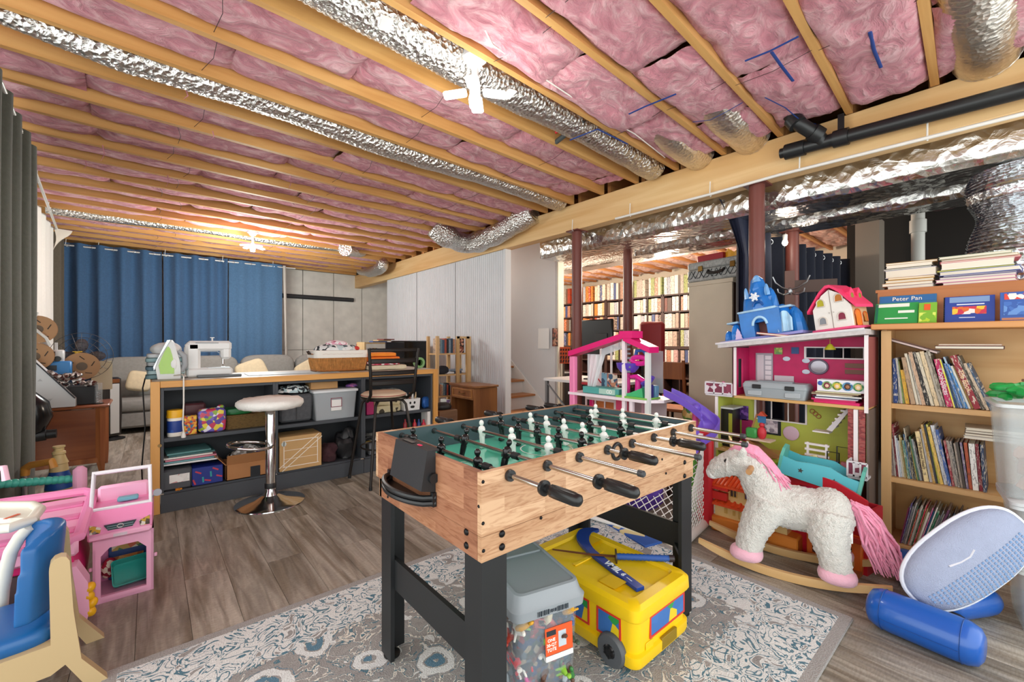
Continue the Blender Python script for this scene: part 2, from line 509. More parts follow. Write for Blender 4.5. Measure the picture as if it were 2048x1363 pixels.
for bi in range(len(JY)-1):
 yc=JY[bi]+.2;W=.36
 # sagging nearly to the joist edge close to the camera, recessed further back
 x=-1.15
 k=0
 while x<3.4:
  L=min(rng.choice([1.2,1.2,.85,1.5]),3.42-x)
  if L<.25:L=3.42-x
  right=yc<2.0
  z0=(CEIL+(.028 if right else .05)+rng.uniform(-.012,.012))
  if yc<1.8 and x>.3:z0-=.02
  if abs(yc-2.102)<.1 or abs(yc-3.302)<.1 or abs(yc-7.302)<.1:z0=CEIL+.13
  m=batt(L+.01,W,rng.random()*50,1.25 if right else 1.0)
  obj('insulation_batt',m,PINK,ce,(x,yc-(3.5-x)*SK,z0),SK,180)
  x+=L;k+=1
 for xx in(.15,1.35,2.5):
  if abs(yc-2.102)<.1 or abs(yc-3.302)<.1:continue
  put('wire_support',wire,ce,(xx+rng.uniform(-.12,.12),yc-(3.35-xx)*SK,CEIL+(.0 if yc<2.0 else .02)),rng.uniform(-.15,.15))
 if yc>-.1:
  for x0,L in((3.68,2.4),(6.08,2.3)):
   obj('insulation_batt',batt(L,W,rng.random()*50,1.3),PINK_FAR if yc>1.2 else P('#3a1c1c',.9),ce,(x0,yc+.02,CEIL+.03),0,180)  # batts over the furnace corner are coloured dark to imitate its shade
   # hanging strands of loose fibre
for px,py,L in((205,290,.12),(335,350,.1),(580,350,.13),(425,262,.06),(660,560,.1),(372,180,.05),(170,320,.07),(720,440,.1)):
 p=at(px,py,z=CEIL-.005)
 obj('loose_fibre',MB().tube([p,p+Vector((.01,.01,-L*.5)),p+Vector((-.01,.015,-L))],[.004,.003,.001],5),PINK,ce)
 # walls
CONC=P('#e2ded6',.9,var=.10,vs=5,bump=.25,bs=40)
CONC_D=P('#8d8780',.9,var=.08,vs=3)
wb=struct('wall_back',MB().box((2.9,9.74,1.5),(9.8,.2,3.0)),P('#8a867f',.9))
for i in range(10):
 w=.62
 obj('concrete_panel',MB().box((-1.3+w*(i+.5),9.60,.55),(w-.012,.05,1.098),b=.004),CONC,wb)
 obj('concrete_panel',MB().box((-1.3+w*(i+.5),9.60,1.93),(w-.012,.05,1.65),b=.004),CONC,wb)
 # steel pipe along the concrete
solo('steel_pipe','dark grey pipe running level along the pale concrete wall','pipe',MB().cyl((1.75,9.54,2.2),(3.45,9.54,2.2),.045,n=12).cyl((1.75,9.54,2.2),(1.80,9.54,2.2),.055),P('#3c3d40',.5,.3))
struct('wall_left',MB().box((-1.95,6.8,1.5),(.1,5.8,3.0)),P('#d2cfc8',.9))
# far wall behind the library and the furnace
wr=struct('wall_right',MB().box((8.6,3.4,1.5),(.15,12.6,3.0)),P('#c9bba8',.9))
struct('wall_furnace',MB().box((6.9,-.25,1.5),(.1,3.3,3.0)),P('#1d1916',.95,var=.08,vs=2))  # near-black colour stands in for dim light on the concrete
# library end wall
struct('wall_library',MB().box((6.5,7.85,1.5),(4.1,.1,3.0)),P('#dedbd6',.85))
struct('trim_3',MB().box((4.56,4.30,1.37),(.12,.05,2.74)),P('#e2dccb',.6))
# grooved white partition under the girder
wp=struct('wall_partition',MB().box((3.56,6.1,1.235),(.06,3.62,2.47)),P('#b8b9bb',.6))
def bead(L,H):
 mb=MB();p=.047;y=0
 prof=[]
 while y<L-1e-6:
  prof+=[(0,y+.004),(0,y+p-.010),(.007,y+p-.006),(.007,y+p-.001)]
  y+=p
 n=len(prof)
 vs=[(a,b,0)for a,b in prof]+[(a,b,H)for a,b in prof]
 mb.add(vs,[(i,i+1,n+i+1,n+i)for i in range(n-1)])
 return mb
BEADM=P('#d3d6da',.55,var=.03,vs=3)
for y0,L in((4.30,1.175),(5.48,1.222),(6.706,1.20)):
 obj('beadboard_panel',bead(L,2.465),BEADM,wp,(3.522,y0,0),0,20)
struct('trim_1',MB().box((3.56,4.295,1.235),(.10,.04,2.47),b=.003),P('#d9dbde',.5))
# stair wall and stair
struct('wall_stair',MB().box((4.52,6.9,1.375),(.12,5.2,2.75)),P('#dfe0e2',.7,var=.02,vs=2))
st=thing('staircase','white-risered stair with oak treads rising behind the grooved partition','stairs',(3.6,4.46,0))
TREAD=WOOD('#c98d55','#a86c3a','x',14,.45)
tread=MB().box((.42,.13,0),(.82,.29,.028),b=.004).mesh('tread',TREAD)
riser=MB().box((.42,.02,-.10),(.82,.018,.18)).mesh('riser',P('#e4e3e0',.6))
for i in range(10):
 put('tread',tread,st,(0,.25*i-.02,.265+.2*i));put('riser',riser,st,(0,.25*i,.262+.2*i))
sk=MB();sk.prism([(-.15,.0),(-.05,.30),(2.6,2.42),(2.6,2.06)],.826,.850,'x')
obj('skirt_board',sk,P('#eeeeec',.5),st)
solo('paper_sheet','white sheet of paper taped to the pale stair wall','paper',MB().grid(lambda u,v:(.004*math.sin(u*5+v*3),u*.23,v*.30),6,6),P('#f6f6f4',.8),at(1098,697,x=4.43),0)
solo('framed_print','small dark red print on the narrow wall end beside the stair','picture',MB().box((0,0,0),(.10,.02,.26),b=.003),PRINT(['#4a1d1c','#7a4438','#2a1616','#8f6a58'],30),at(1110,674,y=4.265))
# steel posts
RUST=P('#6e382f',.45,var=.12,vs=6,bump=.1)
post=MB().cyl((0,0,0),(0,0,1),.055,n=20).mesh('shaft',RUST)
plate=MB().box((0,0,0),(.18,.16,.012)).mesh('cap_plate',RUST)
for(x,y,h,lab)in((3.56,3.10,2.47,'dark red steel post under the girder between stair wall and library'),(3.56,1.285,2.47,'dark red steel post under the girder beside the navy curtain'),(4.45,3.06,2.43,'dark red steel post deeper in, in front of the dark bookcases'),(4.62,1.36,2.30,'dim red steel post behind the wooden coat hooks')):
 t=thing('steel_post',lab,'post',(x,y,0))
 put('shaft',post,t,scale=(1,1,h-.012));put('cap_plate',plate,t,(0,0,h-.006));put('base_plate',plate,t,(0,0,.006))
 # ---------------- ducts and pipes under the floor above
FO=FOIL('#e0deda',.30,.7,42)
FO2=FOIL('#ece6dc',.36,.3,40)
FO_T=FOIL('#dcdad6',.24,.45,16)
def flex(name,label,pts,r,mat,rib=.03,flat=None,n=20,cat='duct',group=None,wob=.08):
 """Flexible duct: resampled path with wire-coil ribs and sagging folds."""
 pts=[Vector(p)for p in pts];out=[]
 for i in range(len(pts)-1):
  p0,p1,p2,p3=pts[max(0,i-1)],pts[i],pts[i+1],pts[min(len(pts)-1,i+2)]
  k=max(2,int((p2-p1).length/(rib/2)))
  for j in range(k):
   t=j/k
   out.append(.5*((2*p1)+(p2-p0)*t+(2*p0-5*p1+4*p2-p3)*t*t+(3*p1-p0-3*p2+p3)*t**3))
 out.append(pts[-1])
 rs=[(r(i/(len(out)-1))if callable(r)else r)*((1 if i%2 else .965)+wob*noise.noise(p*5))for i,p in enumerate(out)]
 mb=MB().tube(out,rs,n,flat=flat)
 return solo(name,label,cat,mb,mat,group=group,smooth=60)
def bayduct(x0,x1,yc,z,**k):return[(x,yc-(3.5-x)*SK,z+.012*math.sin(x*3.1))for x in[x0+(x1-x0)*i/10 for i in range(11)]]
flex('foil_duct','long sagging foil duct in the joist bay above the sewing counter',bayduct(-.6,3.45,3.24,CEIL+.06),lambda t:.05+.06*min(1,t*8)-.01*t,FO)
flex('foil_duct','foil duct in the joist bay directly behind the near LED lamp',bayduct(-.9,3.45,2.10,CEIL+.085),lambda t:.125-.01*t,FO)
DL=bpy.data.objects['foil_duct.001']
for px,py in((1019,188),(772,48)):obj('duct_label',MB().box(at(px,py,z=2.70),(.05,.09,.006),rz=-.2),P('#eceae4',.6),DL)
flex('foil_duct','flattened foil duct in the joist bay near the blue curtain',bayduct(-.9,2.75,7.28,CEIL+.05),lambda t:.085-.03*t,FO)
flex('foil_duct','short tan-lit foil duct stub reaching the girder between two joists',[(2.75,1.68,CEIL+.16),(3.0,1.69,CEIL+.09),(3.5,1.70,CEIL+.06)],.125,FO2)
flex('foil_duct','short crinkled foil duct stub with a blue wire across it',[(2.70,1.28,CEIL+.16),(3.0,1.29,CEIL+.09),(3.5,1.30,CEIL+.07)],.13,FO2)
flex('foil_duct','bright foil duct between joists above the black drain pipe',[(1.4,.10,CEIL+.14),(2.4,.10,CEIL+.11),(3.5,.10,CEIL+.08)],.14,FO2)
# elbow hanging over the girder
flex('foil_elbow','crinkled silver elbow duct slung across the face of the girder',[at(868,452,z=2.78),at(890,470,z=2.68),at(935,487,x=3.36),at(990,470,x=3.36),at(1040,440,x=3.38),at(1068,424,x=3.43)],.135,FO,rib=.035,wob=.2)
flex('foil_elbow','small curled foil elbow at the far end of the girder',[at(690,498,z=2.70),at(745,508,x=3.30),at(766,528,x=3.25),at(745,543,x=3.30),at(722,540,x=3.42)],.10,FO,rib=.035,wob=.15)
# rectangular foil-wrapped trunk along the girder
def trunk(name,label,x0,x1,z0,z1,y0,y1,mat):
 mb=MB();n=60
 def f(u,v):
  y=y0+(y1-y0)*v
  ring=[(x0,z1),(x0,z0+.04),(x0+.03,z0),(x1-.03,z0),(x1,z0+.04),(x1,z1),(x0,z1)]
  q=u*6;i=min(5,int(q));t=q-i
  a,b=ring[i],ring[i+1]
  p=Vector((a[0]+(b[0]-a[0])*t,y,a[1]+(b[1]-a[1])*t))
  w=.007*noise.noise(p*5)+.004*noise.noise(Vector((p.x*16,p.y*5,p.z*16)))
  return(p.x+w,p.y,p.z+w)
 mb.grid(f,24,n)
 for yy in(y0,y1):mb.box(((x0+x1)/2,yy,(z0+z1)/2),(x1-x0-.01,.02,z1-z0-.01))
 return solo(name,label,'duct',mb,mat,smooth=50)
trunk('trunk_duct','foil-wrapped rectangular trunk duct running just behind the girder',3.72,4.12,2.30,2.66,-.9,3.84,FO_T)
trunk('trunk_duct','second foil trunk duct, lower and further behind the girder',4.42,4.75,2.29,2.60,-.6,2.95,FO_T)
trunk('trunk_duct','warm-lit duct box low under the library joists',5.2,5.6,2.45,2.66,1.7,6.4,FO2)
flex('foil_riser','big shiny foil riser duct dropping beside the book stacks',[(3.95,-.02,2.29),(3.95,-.03,2.1),(3.95,-.03,1.6),(3.95,-.03,.002)],lambda t:.215+.02*math.sin(t*30),FOIL('#d0d4d8',.2,.35,30),rib=.02)
solo('concrete_pier','pale concrete pier at the edge of the dim furnace corner','pier',MB().box((6.55,1.12,1.35),(.3,.22,2.7)),P('#857a6e',.9))
# black drain pipe with wye on the girder
bp=thing('drain_pipe','black plastic drain pipe with a wye branch strapped along the girder','pipe',(0,0,0))
PVC=P('#1d1f20',.38)
a0,a1=at(1577,303,x=3.42),at(1577,303,x=3.42)+(at(2048,180,x=3.42)-at(1577,303,x=3.42))*1.9
obj('pipe_run',MB().cyl(a0,a1,.042,n=20),PVC,bp)
d=(a1-a0).normalized()
obj('end_fitting',MB().tube([a0-d*.05,a0-d*.02,a0-d*.019,a0+d*.10],[.034,.034,.052,.052],20),PVC,bp)
obj('coupling',MB().cyl(a0+d*.26,a0+d*.34,.054,n=20),PVC,bp)
w0=a0+d*.20;w1=at(1632,268,x=3.38);w2=at(1590,243,x=3.28);w3=at(1565,215,x=3.28)
obj('wye_branch',MB().tube([w0,w0.lerp(w1,.5),w1,w1.lerp(w2,.6),w2,w2.lerp(w3,.3)+Vector((0,0,.01)),w3],.043,18),PVC,bp)
for p,q in((w1,w2),(w2,w3)):e=(q-p).normalized();obj('coupling',MB().cyl(p-e*.03,p+e*.03,.054,n=18),PVC,bp)
hs=at(1682,243,x=3.44)
obj('strap',MB().box(hs,(.006,.035,.10)),P('#0e0e0f',.4),bp)
# thin white rail on hooks
rl=thing('curtain_rail','thin white curtain rod hung on hooks along the bottom of the girder','rail',(0,0,0))
obj('rod',MB().tube([at(1231,437,x=3.46),at(1421,388,x=3.46),at(1560,349,x=3.46),at(2100,214,x=3.46)],.011,10),P('#e9e6df',.4),rl)
def hook(p,h=.10):
 return MB().tube([p+Vector((-.006,0,h)),p+Vector((-.014,0,-.012)),p+Vector((-.002,0,-.022)),p+Vector((.010,0,-.01))],.0045,6)
for px,py in((1261,428),(1421,388),(1600,336),(1855,273)):
 obj('hook',hook(at(px,py,x=3.47)),P('#e9e6df',.4),rl)
solo('wall_hook','single white hook screwed to the girder beside the first steel post','hook',hook(at(1146,458,x=3.48)),P('#e9e6df',.4))
# plumbing stubs and ties between the joists
solo('grey_pipe_stub','short grey pipe stub poking between the joists beside a red one','pipe',MB().cyl(at(1112,284,z=2.76),at(1168,240,z=2.80),.018,n=14),P('#44494a',.5))
solo('red_pipe_stub','short red pipe stub poking between the joists','pipe',MB().cyl(at(1110,265,z=2.77),at(1142,253,z=2.80),.010,n=12),P('#c01f27',.4))
BLUE=P('#1f3f86',.5)
for lab,pts,r in(('dark blue strap lying beside the grey pipe stub',[(1140,280),(1195,258),(1255,288)],.008),('dark blue strap crossing the pink batt, with a dangling end',[(1490,122),(1540,102),(1597,73)],.008),('blue strap end dangling from the crossing strap',[(1543,104),(1565,135),(1586,162)],.008),('blue strap hanging alone against the pink batt',[(1740,64),(1748,100),(1762,135)],.008),('blue strap on the batt beyond the lamp cable',[(1258,228),(1290,213),(1352,188)],.008),('thin blue wire curling over the foil stub',[(1385,244),(1420,240),(1450,225),(1485,205)],.004),('thin blue wire looping behind the black drain branch',[(1530,195),(1570,215),(1600,240),(1632,248)],.004)):
 z=2.715
 solo('blue_strap' if r>.005 else 'blue_wire',lab,'strap' if r>.005 else 'wire',MB().tube([at(a,b,z=z)for a,b in pts],r,6,flat=.4),BLUE)
solo('lamp_cable','thin white cable running from the lamp box along a joist','cable',MB().tube([at(a,b,z=2.745)for a,b in((970,60),(985,90),(1030,120),(1090,158),(1180,218),(1270,268),(1330,315))],.004,6),P('#e8e4da',.5))
# ---------------- LED lamps
def led(name,label,loc,rz,s=1.0):
 t=thing(name,label,'lamp',loc,rz)
 BL=P('#2a5c93',.5);EM=P('#fffaf2',.4,emit=6)
 bx=MB().lathe([(.055,.225),(.057,.31),(.0,.31)],n=16)
 obj('junction_box',bx,BL,t)
 obj('holder',MB().lathe([(0,.15),(.035,.15),(.05,.175),(.064,.185),(.064,.225),(0,.225)],n=24),P('#dfe2e4',.4),t)
 obj('bulb_neck',MB().lathe([(0,-.02),(.028,-.02),(.03,.03),(.018,.05),(.018,.15)],n=18),P('#cfd2d4',.35),t)
 for k in range(5 if name=='led_lamp' and s>1 else 4):
  nk=4
  g=k*2*PI/nk+.35
  if k==4:break
  mt=Matrix.Rotation(g,4,'Z')@Matrix.Translation((.105,0,0))@Matrix.Rotation(R(8),4,'Y')
  w=MB();w.T=mt;w.box((0,0,0),(.125,.068,.018),b=.008)
  obj('light_panel',w,EM,t)
 obj('bulb_core',MB().lathe([(0,-.075),(.028,-.07),(.034,-.03),(.03,-.01),(0,-.01)],n=18),EM,t)
 return t
led('led_lamp','four-leaf LED lamp hanging nearest, below its blue junction box',(1.325,1.87,2.58),.5)
led('led_lamp','four-leaf LED lamp further back, near the blue curtain',(1.08,6.82,2.58),.1)
bb=thing('bare_bulb','small glaring bare bulb in front of the navy curtain','lamp',at(1570,485,t=3.80))
obj('bulb',MB().ell((0,0,0),(.022,.022,.028)),P('#fff3da',.3,emit=60),bb)
obj('socket',MB().lathe([(.018,.02),(.02,.07),(0,.07)],n=14),P('#d8d4cc',.4),bb)
# ------------------------------------------------------------------ foosball table
def butcher(axis,name,cols):
 m,nt,b=_base(name)
 tc=_n(nt,'ShaderNodeTexCoord');sp=_n(nt,'ShaderNodeSeparateXYZ');nt.links.new(tc.outputs['Object'],sp.inputs[0])
 cb=_n(nt,'ShaderNodeCombineXYZ');nt.links.new(sp.outputs['XY'.index(axis.upper())],cb.inputs[0]);nt.links.new(sp.outputs[2],cb.inputs[1])
 br=_n(nt,'ShaderNodeTexBrick',i_Scale=1.0);br.inputs['Brick Width'].default_value=.26;br.inputs['Row Height'].default_value=.045
 br.inputs['Mortar Size'].default_value=0;br.offset=.37
 br.inputs['Color1'].default_value=(0,0,0,1);br.inputs['Color2'].default_value=(1,1,1,1)
 nt.links.new(cb.outputs[0],br.inputs['Vector'])
 n=_n(nt,'ShaderNodeTexNoise',i_Scale=16.0,i_Detail=7.0,i_Distortion=2.0)
 mp=_n(nt,'ShaderNodeMapping');mp.inputs['Scale'].default_value=(.5,4,1);nt.links.new(cb.outputs[0],mp.inputs[0]);
 ad=_n(nt,'ShaderNodeVectorMath',operation='ADD');nt.links.new(mp.outputs[0],ad.inputs[0]);nt.links.new(br.outputs[0],ad.inputs[1]);nt.links.new(ad.outputs[0],n.inputs['Vector'])
 c=_ramp(nt,br.outputs[0],[(0,cols[0]),(.5,cols[1]),(1,cols[2])])
 g=_ramp(nt,n.outputs[0],[(.3,'#c7a78c'),(.55,'#ffffff')])
 mx=_n(nt,'ShaderNodeMixRGB',blend_type='MULTIPLY');mx.inputs[0].default_value=.75
 nt.links.new(c,mx.inputs[1]);nt.links.new(g,mx.inputs[2])
 nt.links.new(mx.outputs[0],b.inputs['Base Color']);b.inputs['Roughness'].default_value=.42
 return m
BUT_X,BUT_Y=butcher('x','butcher_block_long',('#b58a66','#c29a76','#d2ac88')),butcher('y','butcher_block_end',('#8f5e43','#9d6b4e','#ae7d5d'))
TX0,TX1,TY0,TY1,TZ,TM,TB=.697,1.923,.953,1.672,.889,.712,.640
ft=thing('foosball_table','butcher-block foosball table on black legs standing on the rug','foosball table',((TX0+TX1)/2,(TY0+TY1)/2,.012))
th=.018
xm,ym=(TX0+TX1)/2,(TY0+TY1)/2
for y in(TY0,TY1-th):part('side_panel',MB().box((xm,y+th/2,(TZ+TM)/2),(TX1-TX0,th,TZ-TM)),BUT_X,ft)
for x in(TX0,TX1-th):part('end_panel',MB().box((x+th/2,ym,(TZ+TM)/2),(th,TY1-TY0-2*th,TZ-TM)),BUT_Y,ft)
for y in(TY0+.0015,TY1-.03-th):part('apron',MB().box((xm-.012,y+th/2,(TB+TM)/2-.001),(TX1-TX0-.027,th,TM-TB-.002)),BUT_X,ft)
for x in(TX0+.0015,TX1-.025-th):part('apron',MB().box((x+th/2,ym-.006,(TB+TM)/2-.001),(th,TY1-TY0-.054,TM-TB-.002)),BUT_Y,ft)
SLATE=P('#43555b',.5)
ins=MB()
ins.box((xm,TY0+th+.003,.838),(TX1-TX0-.04,.006,.098));ins.box((xm,TY1-th-.003,.838),(TX1-TX0-.04,.006,.098))
ins.box((TX0+th+.003,ym,.838),(.006,TY1-TY0-.05,.098));ins.box((TX1-th-.003,ym,.838),(.006,TY1-TY0-.05,.098))
part('inner_wall',ins,SLATE,ft,0)
fm,nt,b=_base('foosball_field')
sp=_n(nt,'ShaderNodeSeparateXYZ');nt.links.new(_co(nt,1),sp.inputs[0])
fieldm=P('#58cfae',.1,coat=.6)
fb=part('field',MB().box((xm,ym,.787),(TX1-TX0-.05,TY1-TY0-.05,.006)),fieldm,ft)
FW=P('#dff0ea',.3)
mk=MB()
def ringline(cx,cy,r,a0,a1,z,w=.006):
 n=40
 pts=[(cx+r*math.cos(a0+(a1-a0)*i/n),cy+r*math.sin(a0+(a1-a0)*i/n))for i in range(n+1)]
 return MB().grid(lambda u,v:Vector((cx+(r+w*v)*math.cos(a0+(a1-a0)*u),cy+(r+w*v)*math.sin(a0+(a1-a0)*u),z)),n,1)
subpart('center_circle',ringline(xm,ym,.11,0,2*PI,.7908),FW,fb)
subpart('halfway_line',MB().box((xm,ym,.7906),(.006,TY1-TY0-.06,.0006)),FW,fb)
for sx,x in((1,TX0+.03),(-1,TX1-.03)):
 subpart('goal_box_line',MB().box((x+sx*.16,ym,.7906),(.005,.40,.0006)),FW,fb)
 subpart('goal_arc',ringline(x+sx*.16,ym,.07,-PI/2 if sx>0 else PI/2,PI/2 if sx>0 else 1.5*PI,.7908),FW,fb)
LEGM=P('#191b1d',.5,var=.1,vs=3)
for sx,sy in((0,0),(0,1),(1,0),(1,1)):
 x=TX0+.006 if sx==0 else TX1-.03;y=TY0+.006 if sy==0 else TY1-.04
 dx,dy=(1 if sx==0 else-1),(1 if sy==0 else-1)
 l=MB()
 l.box((x+dx*.045,y+dy*.008,.33),(.09,.016,.615))
 l.box((x+dx*.008,y+dy*.050,.33),(.016,.068,.615))
 l.prism([(x,y+dy*.02),(x+dx*.09,y+dy*.016),(x+dx*.016,y+dy*.08)],.30,.32,'z')
 lg=part('leg',l,LEGM,ft,0)
 subpart('foot',MB().lathe([(.032,0.0125),(.032,.02),(.012,.028),(0,.028)],(x+dx*.03,y+dy*.03,0),16),P('#0c0c0d',.5),lg)
for x in(TX0+.03,TX1-.05):part('end_stretcher',MB().box((x,ym,.357),(.016,TY1-TY0-.10,.115)),LEGM,ft)
BOLT=P('#141416',.3,.6)
bolt=MB().lathe([(0,.006),(.006,.0055),(.0095,.003),(.0105,0),(0,-.002)],n=14).mesh('bolt',BOLT)
for px,py in((1004,1067),(1004,1093),(1369,924),(1369,951)):
 o=put('bolt',bolt,ft,rz=(R(90),0,0));o.location=at(px,py,y=TY0)-ft.location
for px,py in((933,1063),(933,1090)):
 o=put('bolt',bolt,ft,rz=(0,R(-90),0));o.location=at(px,py,x=TX0+.001)-ft.location
for px,py in((966,963),(966,1046),(967,1101),(1082,1035),(1324,918),(1332,946)):
 o=put('screw',bolt,ft,rz=(R(90),0,0),scale=(.5,.5,.6));o.location=at(px,py,y=TY0)-ft.location
for px,py in((958,1012),(752,913),(776,993)):
 o=put('screw',bolt,ft,rz=(0,R(-90),0),scale=(.5,.5,.6));o.location=at(px,py,x=TX0+.001)-ft.location
 # ball entry dish on the near side
part('ball_entry',MB().tube([(at(1234,902,y=TY0-.002)+Vector((.028*math.cos(a),0,.028*math.sin(a))))for a in[2*PI*i/20 for i in range(20)]],.007,8,closed=True),BLACK,ft)
part('ball_entry_cup',MB().ell(at(1234,902,y=TY0+.012),(.026,.012,.026)),P('#9fb4ae',.3),ft)
# rods with their players
RZ=.865
mb=MB()
mb.box((0,.004,-.066),(.018,.030,.016),b=.004)
mb.tube([(-.004,0,-.06),(-.005,0,-.04),(-.004,0,-.02)],[.0075,.0085,.010],8);mb.tube([(.004,0,-.06),(.005,0,-.04),(.004,0,-.02)],[.0075,.0085,.010],8)
mb.tube([(0,0,-.022),(0,0,-.008),(0,0,.008),(0,0,.018),(0,0,.024)],[.0105,.0125,.0165,.013,.006],12)
mb.tube([(-.014,0,.012),(-.019,0,-.002),(-.014,.003,-.016)],[.006,.006,.005],7);mb.tube([(.014,0,.012),(.019,0,-.002),(.014,.003,-.016)],[.006,.006,.005],7)
mb.ell((0,0,.036),(.0105,.0105,.013),12,8)
pl_b=mb.mesh('player',P('#121314',.22));pl_w=mb.mesh('player',P('#e9ebe6',.25,spec=.6))
grip=MB();
def gripmesh():
 g=MB();n=18
 prof=[(.019,0),(.021,.006),(.021,.012),(.012,.014),(.012,.030),(.0165,.033),(.0175,.05),(.0175,.115),(.015,.128),(.008,.134),(0,.135)]
 vs=[]
 for r,z in prof:
  for k in range(n):
   q=r*(.87 if(k%2 and .03<z<.125)else 1)
   vs.append((q*math.cos(2*PI*k/n),-z,q*math.sin(2*PI*k/n)))
 fs=[(i*n+k,i*n+(k+1)%n,(i+1)*n+(k+1)%n,(i+1)*n+k)for i in range(len(prof)-1)for k in range(n)]
 fs.append(tuple(range(n)))
 return g.add(vs,fs)
grip_me=gripmesh().mesh('handle',P('#131415',.35),60)
def bushmesh():return MB().lathe([(.009,-.012),(.0165,-.012),(.0175,-.007),(.0175,-.002),(.012,0),(.012,.03),(.009,.03)],n=18)
bm_=bushmesh();bm_.v=[(v[0],v[2],v[1])for v in bm_.v]
bush=bm_.mesh('bushing',P('#202224',.4))
bump_me=MB().cyl((0,-.014,0),(0,.014,0),.0125,n=14).mesh('bumper',P('#17181a',.5))
cap_me=MB().tube([(0,0,0),(0,-.016,0),(0,-.02,0)],[.0105,.0105,.007],12).mesh('end_cap',P('#303336',.4))
ROD=P('#b9b8b4',.18,1)
W_=TY1-TY0
#        handle side, near end Y, players (fraction across), colour, angle
RODS=[(1,.68,(.16,.47,.80),'b',-.05),(1,.62,(.36,.74),'b',.25),(0,.72,(.22,.52,.82),'w',.05),(1,.75,(.14,.32,.5,.68,.86),'b',-.1),(0,.70,(.2,.36,.52,.68,.84),'w',.12),(1,.737,(.30,.55,.80),'b',-.2),(0,.67,(.38,.66),'w',.1),(0,.735,(.24,.5,.78),'w',.0)]
for i,(hs_,ye,ps,colr,ang)in enumerate(RODS):
 x=.797+.1527*i
 near=ye+.135 if hs_ else ye
 far=TY1+(.06 if hs_ else .10)
 rd=put('rod',MB().cyl((0,near,0),(0,far,0),.0075,n=14).mesh('rod',ROD),ft,(x-ft.location.x,-ft.location.y,RZ-ft.location.z))
 put('bushing',bush,rd,(0,TY0,0));put('bushing',bush,rd,(0,TY1,0),PI)
 if hs_:put('handle',grip_me,rd,(0,ye+.135,0));put('end_cap',cap_me,rd,(0,far,0),PI)
 else:put('end_cap',cap_me,rd,(0,near,0));put('handle',grip_me,rd,(0,far-.02,0),PI)
 for k,f in enumerate(ps):put('player',pl_b if colr=='b' else pl_w,rd,(0,TY1-th-f*(W_-2*th),0),(ang+.06*(k%2),0,R(90)if colr=='b' else R(-90)))
 for f in(min(ps)-.07,max(ps)+.07):put('bumper',bump_me,rd,(0,TY1-th-max(.06,min(.94,f))*(W_-2*th),0))
 # black scoring box and ball tray on the end panel
BP=P('#1c1d20',.55,bump=.08,bs=300)
sy0,sy1=at(781,930,x=TX0-.05).y,at(866,972,x=TX0-.01).y
sb=MB()
sb.prism([(TX0-.052,.785),(TX0-.001,.772),(TX0-.001,.902),(TX0+.012,.902),(TX0+.012,.908),(TX0-.030,.908)],sy1,sy0,'y')
sbo=part('score_box',sb,BP,ft,20)
subpart('score_window',MB().box((TX0-.012,(sy0+sy1)/2+.045,.909),(.016,.07,.003)),P('#08090a',.2),sbo)
subpart('red_button',MB().box((TX0-.012,(sy0+sy1)/2-.03,.9095),(.010,.022,.003),b=.001),P('#e0305a',.4),sbo)
subpart('side_knob',MB().cyl((TX0-.012,sy1-.012,.82),(TX0-.012,sy1+.004,.82),.016,n=16),BLACK,sbo)
t0,t1=at(772,985,x=TX0-.02).y,at(872,992,x=TX0).y
tr=MB()
n=16
pts=[(TX0-.075*math.sin(PI*i/n)**.5,t0+(t1-t0)*i/n)for i in range(n+1)]
zt_=.755
tr.tube([(a,b_,zt_)for a,b_ in pts],.009,8)
tr.tube([(a,b_,zt_-.018)for a,b_ in pts],.009,8)
tr.prism([(a,b_)for a,b_ in pts],zt_-.028,zt_-.022,'z')
tr.box((TX0-.006,t0-.005,zt_-.005),(.014,.018,.045));tr.box((TX0-.006,t1+.005,zt_-.005),(.014,.018,.045))
part('ball_tray',tr,P('#141517',.4),ft)
